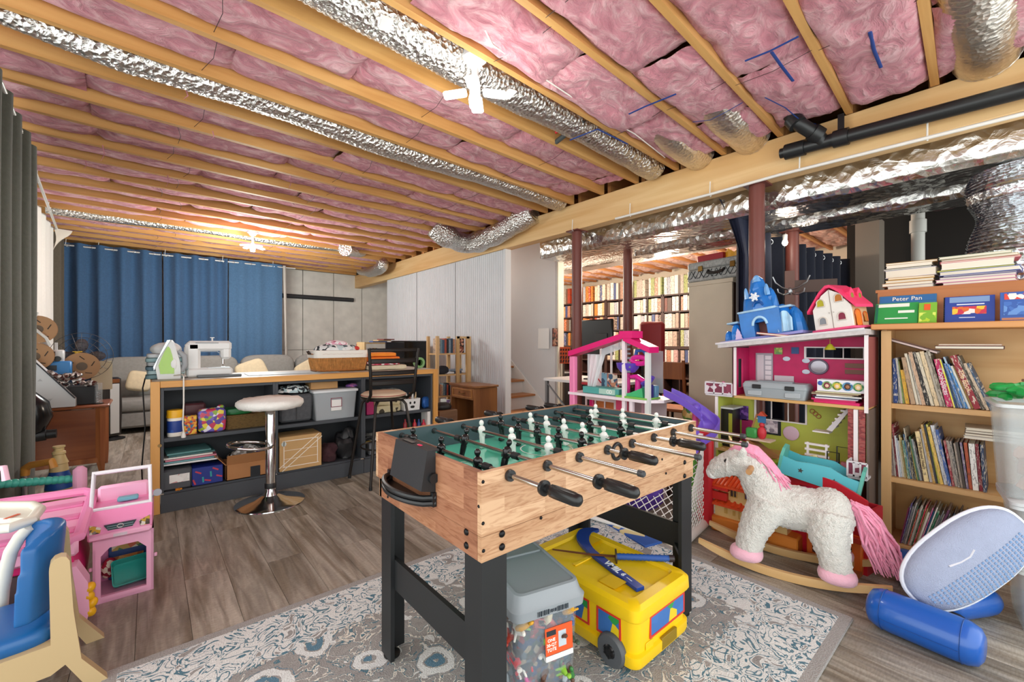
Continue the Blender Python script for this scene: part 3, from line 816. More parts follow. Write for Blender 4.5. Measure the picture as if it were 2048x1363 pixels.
# ------------------------------------------------------------------ rug
def rug_mat():
 m,nt,b=_base('rug_pile')
 co=_co(nt,1)
 sp=_n(nt,'ShaderNodeSeparateXYZ');nt.links.new(co,sp.inputs[0])
 def math_(op,a,c=None,v=None):
  k=_n(nt,'ShaderNodeMath',operation=op)
  for i,q in enumerate((a,c)):
   if q is None:continue
   if isinstance(q,(int,float)):k.inputs[i].default_value=q
   else:nt.links.new(q,k.inputs[i])
  return k.outputs[0]
 ds=_n(nt,'ShaderNodeTexNoise',i_Scale=5.0,i_Detail=2.0);nt.links.new(co,ds.inputs['Vector'])
 # flower rosettes
 dv=_n(nt,'ShaderNodeMixRGB');dv.inputs[0].default_value=.12;nt.links.new(co,dv.inputs[1]);nt.links.new(ds.outputs['Color'],dv.inputs[2])
 v1=_n(nt,'ShaderNodeTexVoronoi',i_Scale=3.9);nt.links.new(dv.outputs[0],v1.inputs['Vector'])
 r1=math_('MULTIPLY',math_('SINE',math_('MULTIPLY',v1.outputs['Distance'],34.0)),.5)
 # vines and small leaves
 n1=_n(nt,'ShaderNodeTexNoise',i_Scale=9.0,i_Detail=3.0,i_Distortion=2.2);nt.links.new(co,n1.inputs['Vector'])
 n2=_n(nt,'ShaderNodeTexNoise',i_Scale=21.0,i_Detail=3.0,i_Distortion=1.5);nt.links.new(co,n2.inputs['Vector'])
 v2=_n(nt,'ShaderNodeTexVoronoi',i_Scale=13.0);nt.links.new(dv.outputs[0],v2.inputs['Vector'])
 base=_ramp(nt,n2.outputs[0],[(.3,'#989593'),(.6,'#a5a29f')])
 def over(bot,col,fac):
  x=_n(nt,'ShaderNodeMixRGB');nt.links.new(fac,x.inputs[0]);nt.links.new(bot,x.inputs[1]);x.inputs[2].default_value=lin(col);return x.outputs[0]
 near=math_('LESS_THAN',v1.outputs['Distance'],.30)
 cream=math_('MULTIPLY',near,math_('GREATER_THAN',math_('ADD',r1,math_('MULTIPLY',n2.outputs[0],.9)),.52))
 blue=math_('MULTIPLY',near,math_('LESS_THAN',math_('ADD',r1,math_('MULTIPLY',n2.outputs[0],.9)),.18))
 vine=math_('LESS_THAN',math_('ABSOLUTE',math_('SUBTRACT',n1.outputs[0],.5)),.012)
 vinew=math_('LESS_THAN',math_('ABSOLUTE',math_('SUBTRACT',n1.outputs[0],.535)),.016)
 leaf=math_('MULTIPLY',math_('LESS_THAN',v2.outputs['Distance'],.33),math_('GREATER_THAN',n1.outputs[0],.55))
 c=over(base,'#e6e1d6',vinew);c=over(c,'#5d7f8d',vine);c=over(c,'#e2e4e3',cream);c=over(c,'#64869a',blue);c=over(c,'#e4e6e5',math_('MULTIPLY',leaf,math_('GREATER_THAN',n2.outputs[0],.48)))
 # borders: distance to the nearest edge in local coordinates
 ex=math_('SUBTRACT',RUGW/2,math_('ABSOLUTE',sp.outputs[0]));ey=math_('SUBTRACT',RUGH/2,math_('ABSOLUTE',sp.outputs[1]))
 e=math_('MINIMUM',ex,ey)
 wv=math_('ADD',e,math_('MULTIPLY',math_('SUBTRACT',n1.outputs[0],.5),.16))
 band=math_('LESS_THAN',wv,.33)
 n3=_n(nt,'ShaderNodeTexNoise',i_Scale=10.0,i_Detail=2.0,i_Distortion=1.8);nt.links.new(co,n3.inputs['Vector'])
 bc=over(base,'#e4e5e3',math_('GREATER_THAN',n3.outputs[0],.36))
 bc=over(bc,'#5f8393',math_('LESS_THAN',math_('ABSOLUTE',math_('SUBTRACT',n3.outputs[0],.45)),.022))
 bc=over(bc,'#6c8b98',math_('MULTIPLY',math_('GREATER_THAN',n3.outputs[0],.58),math_('LESS_THAN',n3.outputs[0],.62)))
 mixb=_n(nt,'ShaderNodeMixRGB');nt.links.new(band,mixb.inputs[0]);nt.links.new(c,mixb.inputs[1]);nt.links.new(bc,mixb.inputs[2]);c=mixb.outputs[0]
 c=over(c,'#a7a4a1',math_('LESS_THAN',e,.045))
 tp=_n(nt,'ShaderNodeTexNoise',i_Scale=180.0,i_Detail=2.0);nt.links.new(co,tp.inputs['Vector'])
 sh=_ramp(nt,tp.outputs[0],[(.3,'#c9c9c9'),(.65,'#ffffff')])
 mx=_n(nt,'ShaderNodeMixRGB',blend_type='MULTIPLY');mx.inputs[0].default_value=.6;nt.links.new(c,mx.inputs[1]);nt.links.new(sh,mx.inputs[2])
 nt.links.new(mx.outputs[0],b.inputs['Base Color']);b.inputs['Roughness'].default_value=.95;b.inputs['Specular IOR Level'].default_value=.1
 _bump(nt,b,tp.outputs[0],.6,.006)
 return m
RUGW,RUGH=2.56,1.75
solo('area_rug','grey, cream and blue floral area rug under the foosball table','rug',MB().box((0,0,.006),(RUGW,RUGH,.011),b=.004),rug_mat(),(1.14,1.345,0))
# ------------------------------------------------------------------ under the table: lidded bin, yellow bus bin, sword, stick
GREY=P('#8f959a',.5,bump=.05,bs=200)
b1=thing('storage_bin','clear bin full of small figures with a grey latching lid','bin',(1.045,1.165,.012),R(-14))
CLEAR=P('#b9c6d2',.12,alpha=.16)
w,l,h=.245,.365,.39
def roundrect(w,l,r,n=5):
 pts=[]
 for cx,cy,a in((w/2-r,l/2-r,0),(-w/2+r,l/2-r,90),(-w/2+r,-l/2+r,180),(w/2-r,-l/2+r,270)):
  for i in range(n+1):g=R(a+90*i/n);pts.append((cx+r*math.cos(g),cy+r*math.sin(g)))
 return pts
def loft(rings,cap0=True,cap1=True):
 """Skin through rings of (polygon, z)."""
 mb=MB();n=len(rings[0][0])
 vs=[(x,y,z)for p,z in rings for x,y in p]
 fs=[(i*n+k,i*n+(k+1)%n,(i+1)*n+(k+1)%n,(i+1)*n+k)for i in range(len(rings)-1)for k in range(n)]
 if cap0:fs.append(tuple(range(n))[::-1])
 if cap1:fs.append(tuple((len(rings)-1)*n+k for k in range(n)))
 return mb.add(vs,fs)
def tub(w,l,h,t=.006,r=.03,tp=.9):
 a=lambda k,d=0:roundrect(w*k-d,l*k-d,r)
 return loft([(a(tp),0),(a(1),h),(a(1,2*t),h),(a(tp,2*t),t)],True,True)
obj('tub',tub(w,l,h),CLEAR,b1)
lid=loft([(roundrect(w+.028,l+.028,.03),h-.035),(roundrect(w+.034,l+.034,.03),h-.004),(roundrect(w+.016,l+.016,.03),h+.006),(roundrect(w-.004,l-.004,.03),h+.040),(roundrect(w-.022,l-.022,.024),h+.043),(roundrect(w-.028,l-.028,.022),h+.038)])
lo=obj('lid',lid,GREY,b1)
obj('lid_rib',MB().box((0,.06,h+.041),(w-.04,.012,.008),b=.003),GREY,lo)
obj('lid_latch',MB().box((w/2+.006,-.09,h-.012),(.03,.10,.045),b=.006),GREY,b1)
obj('barcode',(lambda m:[m.box((-.055+.0045*i+.001*(i%3),-l/2-.018,h-.02),(.0016+.0012*(i%2),.001,.016 if not 9<i<16 else .010))for i in range(26)]and m)(MB()),P('#10202c',.6),lo)
lb=obj('label',MB().box((0,0,0),(.105,.0016,.085)),P('#e8541f',.5),b1,(.035,-l/2*.985-.004,h*.66),(R(-4),0,0))
obj('label_print',MB().box((.012,-.0012,0),(.03,.001,.05)),P('#b9c4cc',.5),lb)
obj('label_print',MB().box((0,-.0012,-.052),(.105,.001,.016)),P('#f2f0ea',.5),lb)
obj('label_print',MB().box((-.030,-.0012,.026),(.036,.001,.016)),P('#20262c',.5),lb)
for k,s_ in enumerate(('ONE','30-QT','TOTE')):text(s_,.014,P('#f6eee4',.5),lb,(-.03,-.0012,.004-.015*k),(R(90),0,0),bold=True)
FIGC=['#d8363b','#3b7a3e','#2b4f9a','#e2d3b0','#7a5236','#2b2b2e','#d9a02a','#f0ece2','#c46a9a','#8bbf3a','#5a3c2c','#9aa3a8','#b33c2a','#394a39']
fg_me=[]
for k in range(5):
 m=MB()
 m.tube([(-.02,0,.01),(-.005,0,.014),(.012,0,.012),(.026,.004,.018)],[.006,.011,.010,.005],7)
 for sx,sy in((-.008,-.007),(-.008,.007),(.012,-.007),(.012,.007)):m.tube([(sx,sy,.012),(sx+.002*k,sy*1.3,-.012)],[.004,.003],5)
 m.ell((.03,.004,.024),(.009,.006,.007),8,6)
 fg_me.append(m.mesh('toy_figure',OBJCOL(.4),50))
rg=random.Random(11)
for k in range(110):
 z=rg.uniform(.03,h-.06);f=.9+.1*z/h
 u,v=rg.uniform(-.44,.44),rg.uniform(-.46,.46)
 if k%3==0:v=-.455
 elif k%3==1:u=-.44
 if k<14:z=h-.06-.03*rg.random()
 o=put('toy_figure',fg_me[k%5],b1,(u*w*f*.95,v*l*f*.97,z),(rg.uniform(-2,2),rg.uniform(-2,2),rg.uniform(0,6)),(1.15,)*3,FIGC[k%len(FIGC)])
core=loft([(roundrect(w*.86,l*.87,.03),.012),(roundrect(w*.90,l*.90,.03),h-.09)])
o=obj('figure_heap',core,PRINT(['#4a4038','#2c3a5a','#6e4b38','#39452f','#8a2f2c','#9b8c72','#26282c','#5f6a70'],60,.6),b1);o['kind']='stuff'
YEL=P('#f2c60c',.38,var=.04,vs=5)
bus=thing('bus_bin','yellow bus-shaped toy bin with grey wheels under the table','toy bin',(1.548,1.19,.012))
bw,bl,bh=.40,.60,.24
def T2(mb):return mb
bb_=loft([(roundrect(bw-.01,bl-.01,.04),.03),(roundrect(bw,bl,.04),.045),(roundrect(bw,bl,.04),.075),(roundrect(bw-.025,bl-.025,.04),.08),(roundrect(bw-.012,bl-.012,.04),bh-.02)])
obj('body',bb_,YEL,bus)
lid=loft([(roundrect(bw+.004,bl+.004,.04),bh-.035),(roundrect(bw+.012,bl+.012,.04),bh-.028),(roundrect(bw+.008,bl+.008,.04),bh+.012),(roundrect(bw-.02,bl-.02,.035),bh+.026),(roundrect(bw-.085,bl-.10,.03),bh+.026),(roundrect(bw-.10,bl-.115,.03),bh+.014)])
lo=obj('lid',lid,YEL,bus)
for s_ in(-1,1):obj('lid_notch',MB().prism([(-.03,bh+.0265),(.05,bh+.0265),(.05,bh+.012)],-.03,.05,'x'),P('#e0b40a',.4),lo,(-.12 if s_<0 else .10,-.14 if s_<0 else .16,0))
obj('lid_step',MB().box((-.02,.07,bh+.0165),(.20,.02,.006),b=.002),YEL,lo)
wheel=MB().lathe([(0,-.016),(.056,-.016),(.062,-.008),(.062,.008),(.056,.016),(0,.016)],n=28).mesh('wheel',P('#55585c',.6))
hubm=MB()
hubm.lathe([(.0,.022),(.022,.022),(.026,.015),(0,.015)],n=16)
for k in range(6):hubm.box((.018*math.cos(k*PI/3),.018*math.sin(k*PI/3),.019),(.016,.006,.006),rz=k*PI/3)
hub=hubm.mesh('hub',P('#17181a',.4))
for sx in(-1,1):
 for y in(-.19,.19):
  wv=put('wheel',wheel,bus,(sx*(bw/2-.002),y,.062),(0,R(90)*sx,0));put('hub',hub,wv)
FR=P('#d4372a',.4);GL=PRINT(['#3a6fb4','#3a6fb4','#3f74ba','#e8c81f','#2f9a4a','#3a6fb4','#e0392c'],14,.35)
def win(name,c,sx,sz,axis,parent=bus,ang=0):
 f=MB();t=.004
 f.panel(sx,sz,t,[(.008,.008,sx-.008,sz-.008)],(-sx/2,0,-sz/2))
 o=obj('window',f,FR,parent,c,(0,0,axis))
 obj('window_print',MB().box((0,.003,0),(sx-.012,.003,sz-.012)),GL,o)
 return o
win('w',(.03,-bl/2+.0055,.155),.26,.085,0)
text('LEGO',.001,FR,bus,(0,0,.05),(0,0,0))if False else None
for y,sx in((-.17,.115),(-.03,.09),(.10,.09),(.22,.09)):win('w',(-bw/2+.006,y,.145),sx,.10,R(-90))
obj('toe_slot',MB().box((.03,-bl/2+.004,.062),(.11,.012,.045),b=.002),P('#8a6f08',.6),bus)
obj('square_print',MB().box((-.10,-bl/2+.009,.085),(.05,.003,.04),b=.001),YEL,bus)
# toy sword across the lid
zl=bh+.045
sw=thing('toy_sword','toy sword with blue wrapped grip lying across the yellow lid','toy sword',at(1236,1113,z=zl))
p0,p1,p2,p3=at(1105,1098,z=zl),at(1180,1108,z=zl),at(1232,1112,z=zl+.002),at(1338,1116,z=zl+.01)
part('blade',MB().tube([p0,p1,p2],[.006,.009,.010],8,flat=.4),P('#6b3b22',.4),sw)
n_=26
gr=MB();gr.tube([p2.lerp(p3,i/n_)for i in range(n_+1)],[.0125 if i%2 else .0145 for i in range(n_+1)],12)
part('grip',gr,P('#25509c',.6),sw)
g_=(p3-p2).normalized()
part('guard',MB().tube([p2-g_*.003,p2+g_*.003],[.032,.032],20),P('#3a2a20',.4),sw)
part('pommel',MB().tube([p3,p3+g_*.022],[.016,.014],14),P('#2a1f22',.4),sw)
# mini hockey stick
HB=P('#183f94',.35)
hk=thing('hockey_stick','small blue hockey stick with white lettering on the yellow lid','hockey stick',at(1220,1120,z=zl-.01))
zs=zl-.016
q=[at(1197,1062,z=zs),at(1172,1066,z=zs),at(1166,1082,z=zs),at(1180,1103,z=zs),at(1213,1130,z=zs),at(1281,1181,z=zs)]
def smoothpts(p,k=6):
 out=[]
 for i in range(len(p)-1):
  a,b_,c_,d_=p[max(0,i-1)],p[i],p[i+1],p[min(len(p)-1,i+2)]
  for j in range(k):
   t=j/k
   out.append(.5*((2*b_)+(c_-a)*t+(2*a-5*b_+4*c_-d_)*t*t+(3*b_-a-3*c_+d_)*t**3))
 return out+[p[-1]]
sp_=smoothpts(q)
def ribbon(pts,wf,t):
 """Flat bar: width wf(u) in plan, thickness t."""
 mb=MB();n=len(pts);vs=[]
 for i,p in enumerate(pts):
  d=(pts[min(n-1,i+1)]-pts[max(0,i-1)]);d.z=0;d.normalize();s=Vector((-d.y,d.x,0))*wf(i/(n-1))/2
  vs+=[p-s,p+s,p+s+Vector((0,0,t)),p-s+Vector((0,0,t))]
 fs=[(i*4+a,i*4+(a+1)%4,i*4+4+(a+1)%4,i*4+4+a)for i in range(n-1)for a in range(4)]+[(3,2,1,0),tuple((n-1)*4+k for k in range(4))]
 return mb.add(vs,fs)
part('stick_body',ribbon(sp_,lambda u:.014+.050*min(1,u*5)if u<.35 else(.064-.026*min(1,(u-.35)*4)),.014),HB,hk,30)
e0,e1=q[4],q[5]
an=math.atan2((e1-e0).y,(e1-e0).x)
for s_,f,sz in(('VMIL',.20,.046),('6',.52,.032),('—',.70,.03)):
 o=text(s_,sz,P('#f2f4f6',.4),hk,(0,0,0),(0,0,an),bold=True);o.location=e0.lerp(e1,f)+Vector((0,0,.0148))-hk.location
 # ------------------------------------------------------------------ sewing counter
def lump(mb,c,r,seed=0,flat=.3,amp=.18,n=20,m=12,fr=9):
 """Soft heap: ellipsoid with folds, flattened underneath."""
 vs0=len(mb.v)
 mb.ell(c,r,n,m)
 out=[]
 for v in mb.v[vs0:]:
  d=Vector(v)-Vector(c)
  d*=1+amp*noise.noise(Vector(v)*fr+Vector((seed,0,0)))+.4*amp*noise.noise(Vector(v)*fr*3)
  d.z=max(d.z,-r[2]*flat)
  out.append(tuple(Vector(c)+d))
 mb.v[vs0:]=out
 return mb
def slab(mb,x0,x1,y0,y1,z0,z1,b=.012,seed=0,wav=.004):
 """Folded cloth: soft rounded slab."""
 c=((x0+x1)/2,(y0+y1)/2,(z0+z1)/2)
 k=len(mb.v)
 mb.ell(c,((x1-x0)/2,(y1-y0)/2,(z1-z0)/2),28,10,e=.28)
 mb.v[k:]=[tuple(Vector(v)+Vector((1,1,1))*wav*noise.noise(Vector(v)*18+Vector((seed,0,0))))for v in mb.v[k:]]
 return mb
CY0,CY1,CX0,CX1,CZ=4.03,4.78,0.0,2.37,.967
ORW=WOOD('#dea45a','#cc8f45','x',10,.45)
ORWZ=WOOD('#dea45a','#cc8f45','z',10,.45)
GRY=P('#43474d',.55,var=.06,vs=3)
GRYD=P('#2b2e33',.6)
co=thing('sewing_counter','long orange-edged counter of dark grey open shelves with sewing things on top','counter',((CX0+CX1)/2,(CY0+CY1)/2,0))
part('worktop',MB().box(((CX0+CX1)/2,(CY0+CY1)/2+.012,CZ-.012),(CX1-CX0-.02,CY1-CY0-.026,.024)),P('#b9b4a8',.5),co)
part('front_edge',MB().box(((CX0+CX1)/2,CY0+.012,CZ-.023),(CX1-CX0-.11,.026,.048),b=.002),ORW,co)
for x in(CX0+.027,CX1-.027):part('end_panel',MB().box((x,(CY0+CY1)/2,CZ/2),(.054,CY1-CY0,CZ-.001),b=.002),ORWZ,co)
IX0,IX1=CX0+.056,CX1-.056
part('back_panel',MB().box(((IX0+IX1)/2,CY0+.40,.53),(IX1-IX0,.012,.78)),GRYD,co)
BW3=(IX1-IX0)/3
for i in range(3):
 xa,xb=IX0+i*BW3,IX0+(i+1)*BW3
 for x in(xa+.010,xb-.010):part('upright',MB().box((x,CY0+.21,.53),(.019,.38,.775)),GRY,co)
 part('shelf',MB().box(((xa+xb)/2,CY0+.215,.529),(BW3-.042,.37,.028)),GRY,co)
 part('bottom_shelf',MB().box(((xa+xb)/2,CY0+.215,.135),(BW3-.042,.37,.022)),GRY,co)
 part('top_rail',MB().box(((xa+xb)/2,CY0+.2,.908),(BW3-.042,.36,.022)),GRY,co)
 part('plinth',MB().box(((xa+xb)/2,CY0+.016,.066),(BW3-.004,.018,.13)),GRY,co)
part('catch',MB().cyl((CX0+.052,CY0-.004,.50),(CX0+.052,CY0+.01,.50),.012),P('#9a7a48',.4,.5),co)
SH,SB=.5445,.1475;CZ=.9685
def sp3(px0,px1,py,Y):return at(px0,700,y=Y).x,at(px1,700,y=Y).x,at((px0+px1)/2,py,y=Y).z
def tbox(name,label,cat,px0,px1,pytop,Y,dep,z0,mat,b=.004,**k):
 x0,x1,z1=sp3(px0,px1,pytop,Y)
 return solo(name,label,cat,MB().box(((0),dep/2,(z1-z0)/2),(x1-x0,dep,z1-z0),b=b),mat,((x0+x1)/2,Y,z0),**k)
 # shelf things, first bay
x0,x1,z1=sp3(333,368,822,4.08)
cn=thing('snack_canister','round blue and white canister with an orange-yellow lid on the upper shelf','canister',((x0+x1)/2,4.13,SH))
rc=(x1-x0)/2
obj('canister_body',MB().lathe([(rc*.92,0),(rc*.95,.01),(rc*.95,.135),(rc*.9,.14)],n=24),P('#f2ede2',.4),cn)
obj('canister_label',MB().lathe([(rc*.96,.03),(rc*.965,.032),(rc*.965,.115),(rc*.96,.117)],n=24),PRINT(['#21408f','#21408f','#2f57a8','#21408f','#e9d9a0'],18,.4),cn)
obj('lid',MB().lathe([(rc*1.03,.14),(rc*1.03,.155),(rc,.165),(rc,.19),(rc*.93,.197),(0,.197)],n=24),P('#f3b71c',.4),cn)
tbox('clear_food_box','clear plastic clamshell with a dark red top behind the canister','box',366,412,806,4.27,.16,SH,P('#6e3b40',.3,alpha=.75),b=.015)
tbox('snack_box','small yellow and red printed packet on the upper shelf','packet',368,394,831,4.10,.05,SH,PRINT(['#e7a62b','#c0392b','#3f6f8f','#f0c040','#d97b2a'],60),b=.004)
mb=MB();x0,x1,z1=sp3(396,452,817,4.10)
slab(mb,x0,x1,4.08,4.20,SH,z1,seed=2,wav=.012);mb.ell((x1-.03,4.14,z1+.005),(.028,.02,.018),10,6)
solo('candy_bag','purple and multicoloured flowered bag with a red tie','bag',mb,PRINT(['#5a4a9c','#7a6ac0','#c43a5c','#e8d34a','#e9e4f0','#5a4a9c','#8fae3a'],36,.35))
x0,x1,z1=sp3(452,538,828,4.12)
mb=MB();n=9
mb.add(*(lambda m:(m.v,m.f))(loft([([(x0+(x1-x0)/2+a,4.24+b_)for a,b_ in roundrect(x1-x0,.22,.03)],SH),([(x0+(x1-x0)/2+a*1.05,4.24+b_*1.05)for a,b_ in roundrect(x1-x0,.22,.03)],z1)])))
def weave(c1,c2,s=60):
 key=('weave',c1,c2,s)
 if key in _M:return _M[key]
 m,nt,b=_base('weave_'+str(len(_M)))
 w=_n(nt,'ShaderNodeTexWave',i_Scale=s,i_Distortion=1.5);w.bands_direction='Z'
 nt.links.new(_co(nt,(.4,.4,1)),w.inputs['Vector'])
 v=_n(nt,'ShaderNodeTexVoronoi',i_Scale=s*.9);nt.links.new(_co(nt,(1,1,2.2)),v.inputs['Vector'])
 mm=_n(nt,'ShaderNodeMath',operation='MULTIPLY');nt.links.new(w.outputs[0],mm.inputs[0]);nt.links.new(v.outputs['Distance'],mm.inputs[1])
 nt.links.new(_ramp(nt,mm.outputs[0],[(0,c2),(.35,c1)]),b.inputs['Base Color']);b.inputs['Roughness'].default_value=.7
 _bump(nt,b,mm.outputs[0],.8,.01)
 _M[key]=m
 return m
solo('seagrass_basket','low brown woven basket half hidden by the white stool seat','basket',mb,weave('#a5834c','#4a3418',50))
mb=MB();slab(mb,x0,x0+.19,4.13,4.32,z1+.002,z1+.055,seed=4,wav=.01)
solo('green_bag','folded shiny green bag lying on the woven basket','bag',mb,P('#0f6a34',.3,var=.25,vs=12))
# middle bay
x0,x1,z1=sp3(558,627,787,4.07)
mb=MB().box(((x0+x1)/2,4.19,(SH+z1)/2),(x1-x0,.22,z1-SH-.02),b=.02,taper=.94)
fb_=solo('fabric_bin','dark grey felt bin holding patterned cloth behind the stool seat','bin',mb,P('#55575b',.9,var=.12,vs=40))
obj('bin_seam',MB().box(((x0+x1)/2,4.068,(SH+z1)/2),(.004,.004,z1-SH-.06)),P('#3b3d40',.9),fb_)
solo('patterned_cloth','black and white patterned cloth heaped on the felt bin','cloth',lump(MB(),((x0+x1)/2,4.20,z1+.02),(.15,.11,.05),3),PRINT(['#e8ecea','#20242a','#b9cfd2','#f3f3ef','#31363c'],42,.8))
x0,x1,z1=sp3(626,717,777,4.06)
cb_=thing('label_bin','clear storage bin with a white lid and square white label','bin',((x0+x1)/2,4.22,SH))
w,hh=x1-x0,z1-SH
obj('tub',tub(w*.95,.32,hh-.03,.005,.02,.9),P('#c6cdd2',.25,alpha=.55),cb_)
obj('lid',loft([(roundrect(w,.34,.02),hh-.03),(roundrect(w,.34,.02),hh-.012),(roundrect(w-.03,.31,.02),hh-.004)]),P('#d9dde0',.4),cb_)
obj('label',MB().box((.0,-.155,hh*.46),(.095,.004,.10),b=.0015),P('#f1efec',.5),cb_)
obj('label_frame',MB().panel(.10,.085,.003,[(.006,.006,.094,.079)],(-.05,-.1605,hh*.40)),P('#8b4d58',.5),cb_)
obj('stored_paper',MB().box((-.02,.02,.08),(w*.7,.22,.13)),P('#c9c2b2',.8),cb_)
WB=WOOD('#c79a63','#a87b48','x',14,.6)
x0,x1,_z=sp3(622,676,763,4.10)
solo('wooden_box','flat light brown wooden box lying on the clear bin lid','box',MB().box(((x0+x1)/2,4.20,z1+.034),(x1-x0,.19,.065),b=.003),WB)
solo('pink_pouch','small pink and purple pouch beside the wooden box','pouch',lump(MB(),(at(703,770,y=4.17).x,4.17,z1+.008),(.055,.05,.022),5,.35),PRINT(['#a3518e','#d98abf','#6d4a8f'],40,.5))
# third bay upper shelf
tbox('magenta_binder','upright magenta binder on the upper shelf behind the black chair','binder',733,748,798,4.08,.20,SH,P('#b01e62',.4),b=.006)
x0,x1,z1=sp3(749,806,796,4.08)
solo('folded_canvas','cream cloth printed with dark lettering-like strokes, folded on the shelf','cloth',slab(slab(MB(),x0,x1,4.10,4.33,SH,(SH+z1)/2,seed=1,wav=.01),x0+.01,x1,4.11,4.32,(SH+z1)/2-.005,z1,seed=6,wav=.012),PRINT(['#d9cba4','#d9cba4','#cfc096','#4b4334','#e3d7b6','#d9cba4'],24,.8))
solo('striped_cloth','rolled white and grey striped cloth above the cream canvas','cloth',slab(MB(),x0+.05,x1+.03,4.16,4.33,z1-.004,z1+.075,seed=9,wav=.012),PRINT(['#e6e2dc','#9a9c9f','#d8cdb9','#c77f8a'],20,.8,(1,1,3)))
x0,x1,z1=sp3(809,842,797,4.07)
gb=thing('ghost_box','white open box with a black frowning face on the shelf','box',((x0+x1)/2,4.14,SH))
w,hh=x1-x0,z1-SH
obj('box_body',loft([(roundrect(w*.92,.12,.012),0),(roundrect(w,.13,.012),hh),(roundrect(w-.012,.118,.01),hh),(roundrect(w-.02,.11,.01),hh-.05)]),P('#eeeeec',.5),gb)
BK=P('#101113',.5)
for sx in(-.026,.022):obj('printed_eye',MB().ell((sx,-.066,hh*.66),(.011,.004,.014),10,8),BK,gb)
obj('printed_mouth',MB().ell((0,-.064,hh*.30),(.024,.004,.013),12,8,e=.7),BK,gb)
tbox('blue_tin','shiny blue can standing by the white face box','can',846,862,793,4.10,.05,SH,P('#2b5fa8',.25,.4),b=.018)
mb=MB()
for k in range(5):mb.tube([(at(812+9*k,785,y=4.13).x,4.15+.02*(k%2),SH+.10),(at(816+9*k,770,y=4.13).x,4.15,SH+.22+.012*(k%3))],[.012,.009],8)
for k in range(1):pass
TOOLC=['#b06a3c','#d8d3ca','#8a4b32','#e9e7e2','#bfa27a']
for k in range(5):
 m=MB().tube([(0,0,0),(.012*(k-2),0,.11),(.016*(k-2),.005,.15)],[.008,.011,.004],8)
 solo('craft_tool',['brown handled craft brush','white craft knife','dark brown craft handle','white plastic stick leaning furthest out','tan craft dowel'][k]+' standing in the white face box','tool',m,P(TOOLC[k],.5),(gb.location.x-.045+.022*k,4.14,SH+.03))
 # third bay below
for k,(px,c,lab)in enumerate(((812,'#8c2027','dark red'),(822,'#2f6a3a','green'),(831,'#b8222c','bright red'),(841,'#25407f','blue'),(849,'#c81f3c','crimson'))):
 x=at(px,700,y=4.08).x
 solo('paint_bottle',lab+' paint bottle on the lower shelf at the counter end','bottle',MB().lathe([(.018,0),(.021,.01),(.021,.08),(.012,.095),(.009,.10),(.009,.125),(0,.127)],n=14),P(c,.35),(x,4.10+.02*(k%2),at(px,850,y=4.1).z-.06),group=None)
rack=solo('bottle_tray','grey box holding the row of paint bottles','tray',MB().box((2.13,4.16,.225),(.30,.20,.155),b=.004),P('#55585c',.6))
tbox('white_carton','narrow white carton at the end of the paint bottle row','carton',855,862,820,4.06,.14,SB,P('#ece9e4',.5),b=.002)
x0,x1,z1=sp3(738,800,868,4.09)
solo('paper_tray','low grey tray of papers under the cream canvas','tray',MB().box(((x0+x1)/2,4.2,SB+.06),(x1-x0,.24,.12),b=.01),P('#6a6d72',.5))
for k in range(4):solo('paper_pad',nth(k)+' pad up in the pile of papers on the grey tray','paper pad',MB().box((0,0,0),(.30,.21,.012)),P(['#e8e5de','#c3c9d4','#f0eeea','#d6d3cb'][k],.7),(1.83+.008*(k%2),4.19,SB+.128+.0135*k),.05*(k-1))
mb=MB()
mb.tube([(1.66+.09*math.cos(a),4.13,SB+.10+.07*math.sin(a))for a in[2*PI*i/24 for i in range(24)]],.012,8,closed=True)
mb.tube([(1.66+.075*math.cos(a),4.15,SB+.09+.06*math.sin(a))for a in[2*PI*i/24 for i in range(24)]],.009,8,closed=True)
solo('cable_coil','coil of black cable on the lower shelf beside the chair leg','cable',mb,P('#1b1c1e',.5))
solo('yellow_rope','thin yellow cord looped within the black coil','cord',MB().tube([(1.66+.055*math.cos(a),4.165,SB+.075+.045*math.sin(a))for a in[2*PI*i/24 for i in range(24)]],.006,8,closed=True),P('#d8a92a',.5))
# lower shelf, first bay
x0,x1,z1=sp3(322,430,905,4.07)
zz=z1+.0
PADC=['#e9ecec','#6fa0a8','#d9879a','#e6e3dc','#3d6a6a','#5c8f8f']
for k in range(6):
 solo('mat_sheet',['white board lowest in the pile','teal folder second from the bottom of the pile','pink folder in the middle of the pile','white folder above the pink one','dark teal mat near the top of the pile','grey-green mat topmost in the pile'][k]+' above the grey bin','folder',MB().box((0,0,0),(x1-x0-.015*k+.02,.26,.013),b=.002),P(PADC[k],.6),((x0+x1)/2-.02*(k%2)+.018,4.22,.335+.0155*k),.02*(k-2))
gbx=tbox('grey_label_bin','smoky grey bin with a white printed label on the lowest shelf','bin',323,384,938,4.07,.26,SB,P('#54575c',.35,alpha=.9),b=.012)
obj('label',MB().box((.015,-.003,.085),(.12,.003,.06)),PRINT(['#eeeae6','#f4f2ee','#d9a0a0','#e8e6e2'],30),gbx)
solo('amber_star','small amber star-shaped toy at the front of the lowest shelf','toy',MB().prism([((.022 if i%2==0 else .010)*math.cos(i*PI/5),(.022 if i%2==0 else .010)*math.sin(i*PI/5))for i in range(10)],0,.012,'z'),P('#e08a1c',.4),(at(357,970,y=4.05).x,4.055,SB))
bx=tbox('blue_wrapped_box','blue box printed with red and teal stripes on the lowest shelf','box',384,446,932,4.08,.20,SB,P('#1c2f86',.4),b=.004)
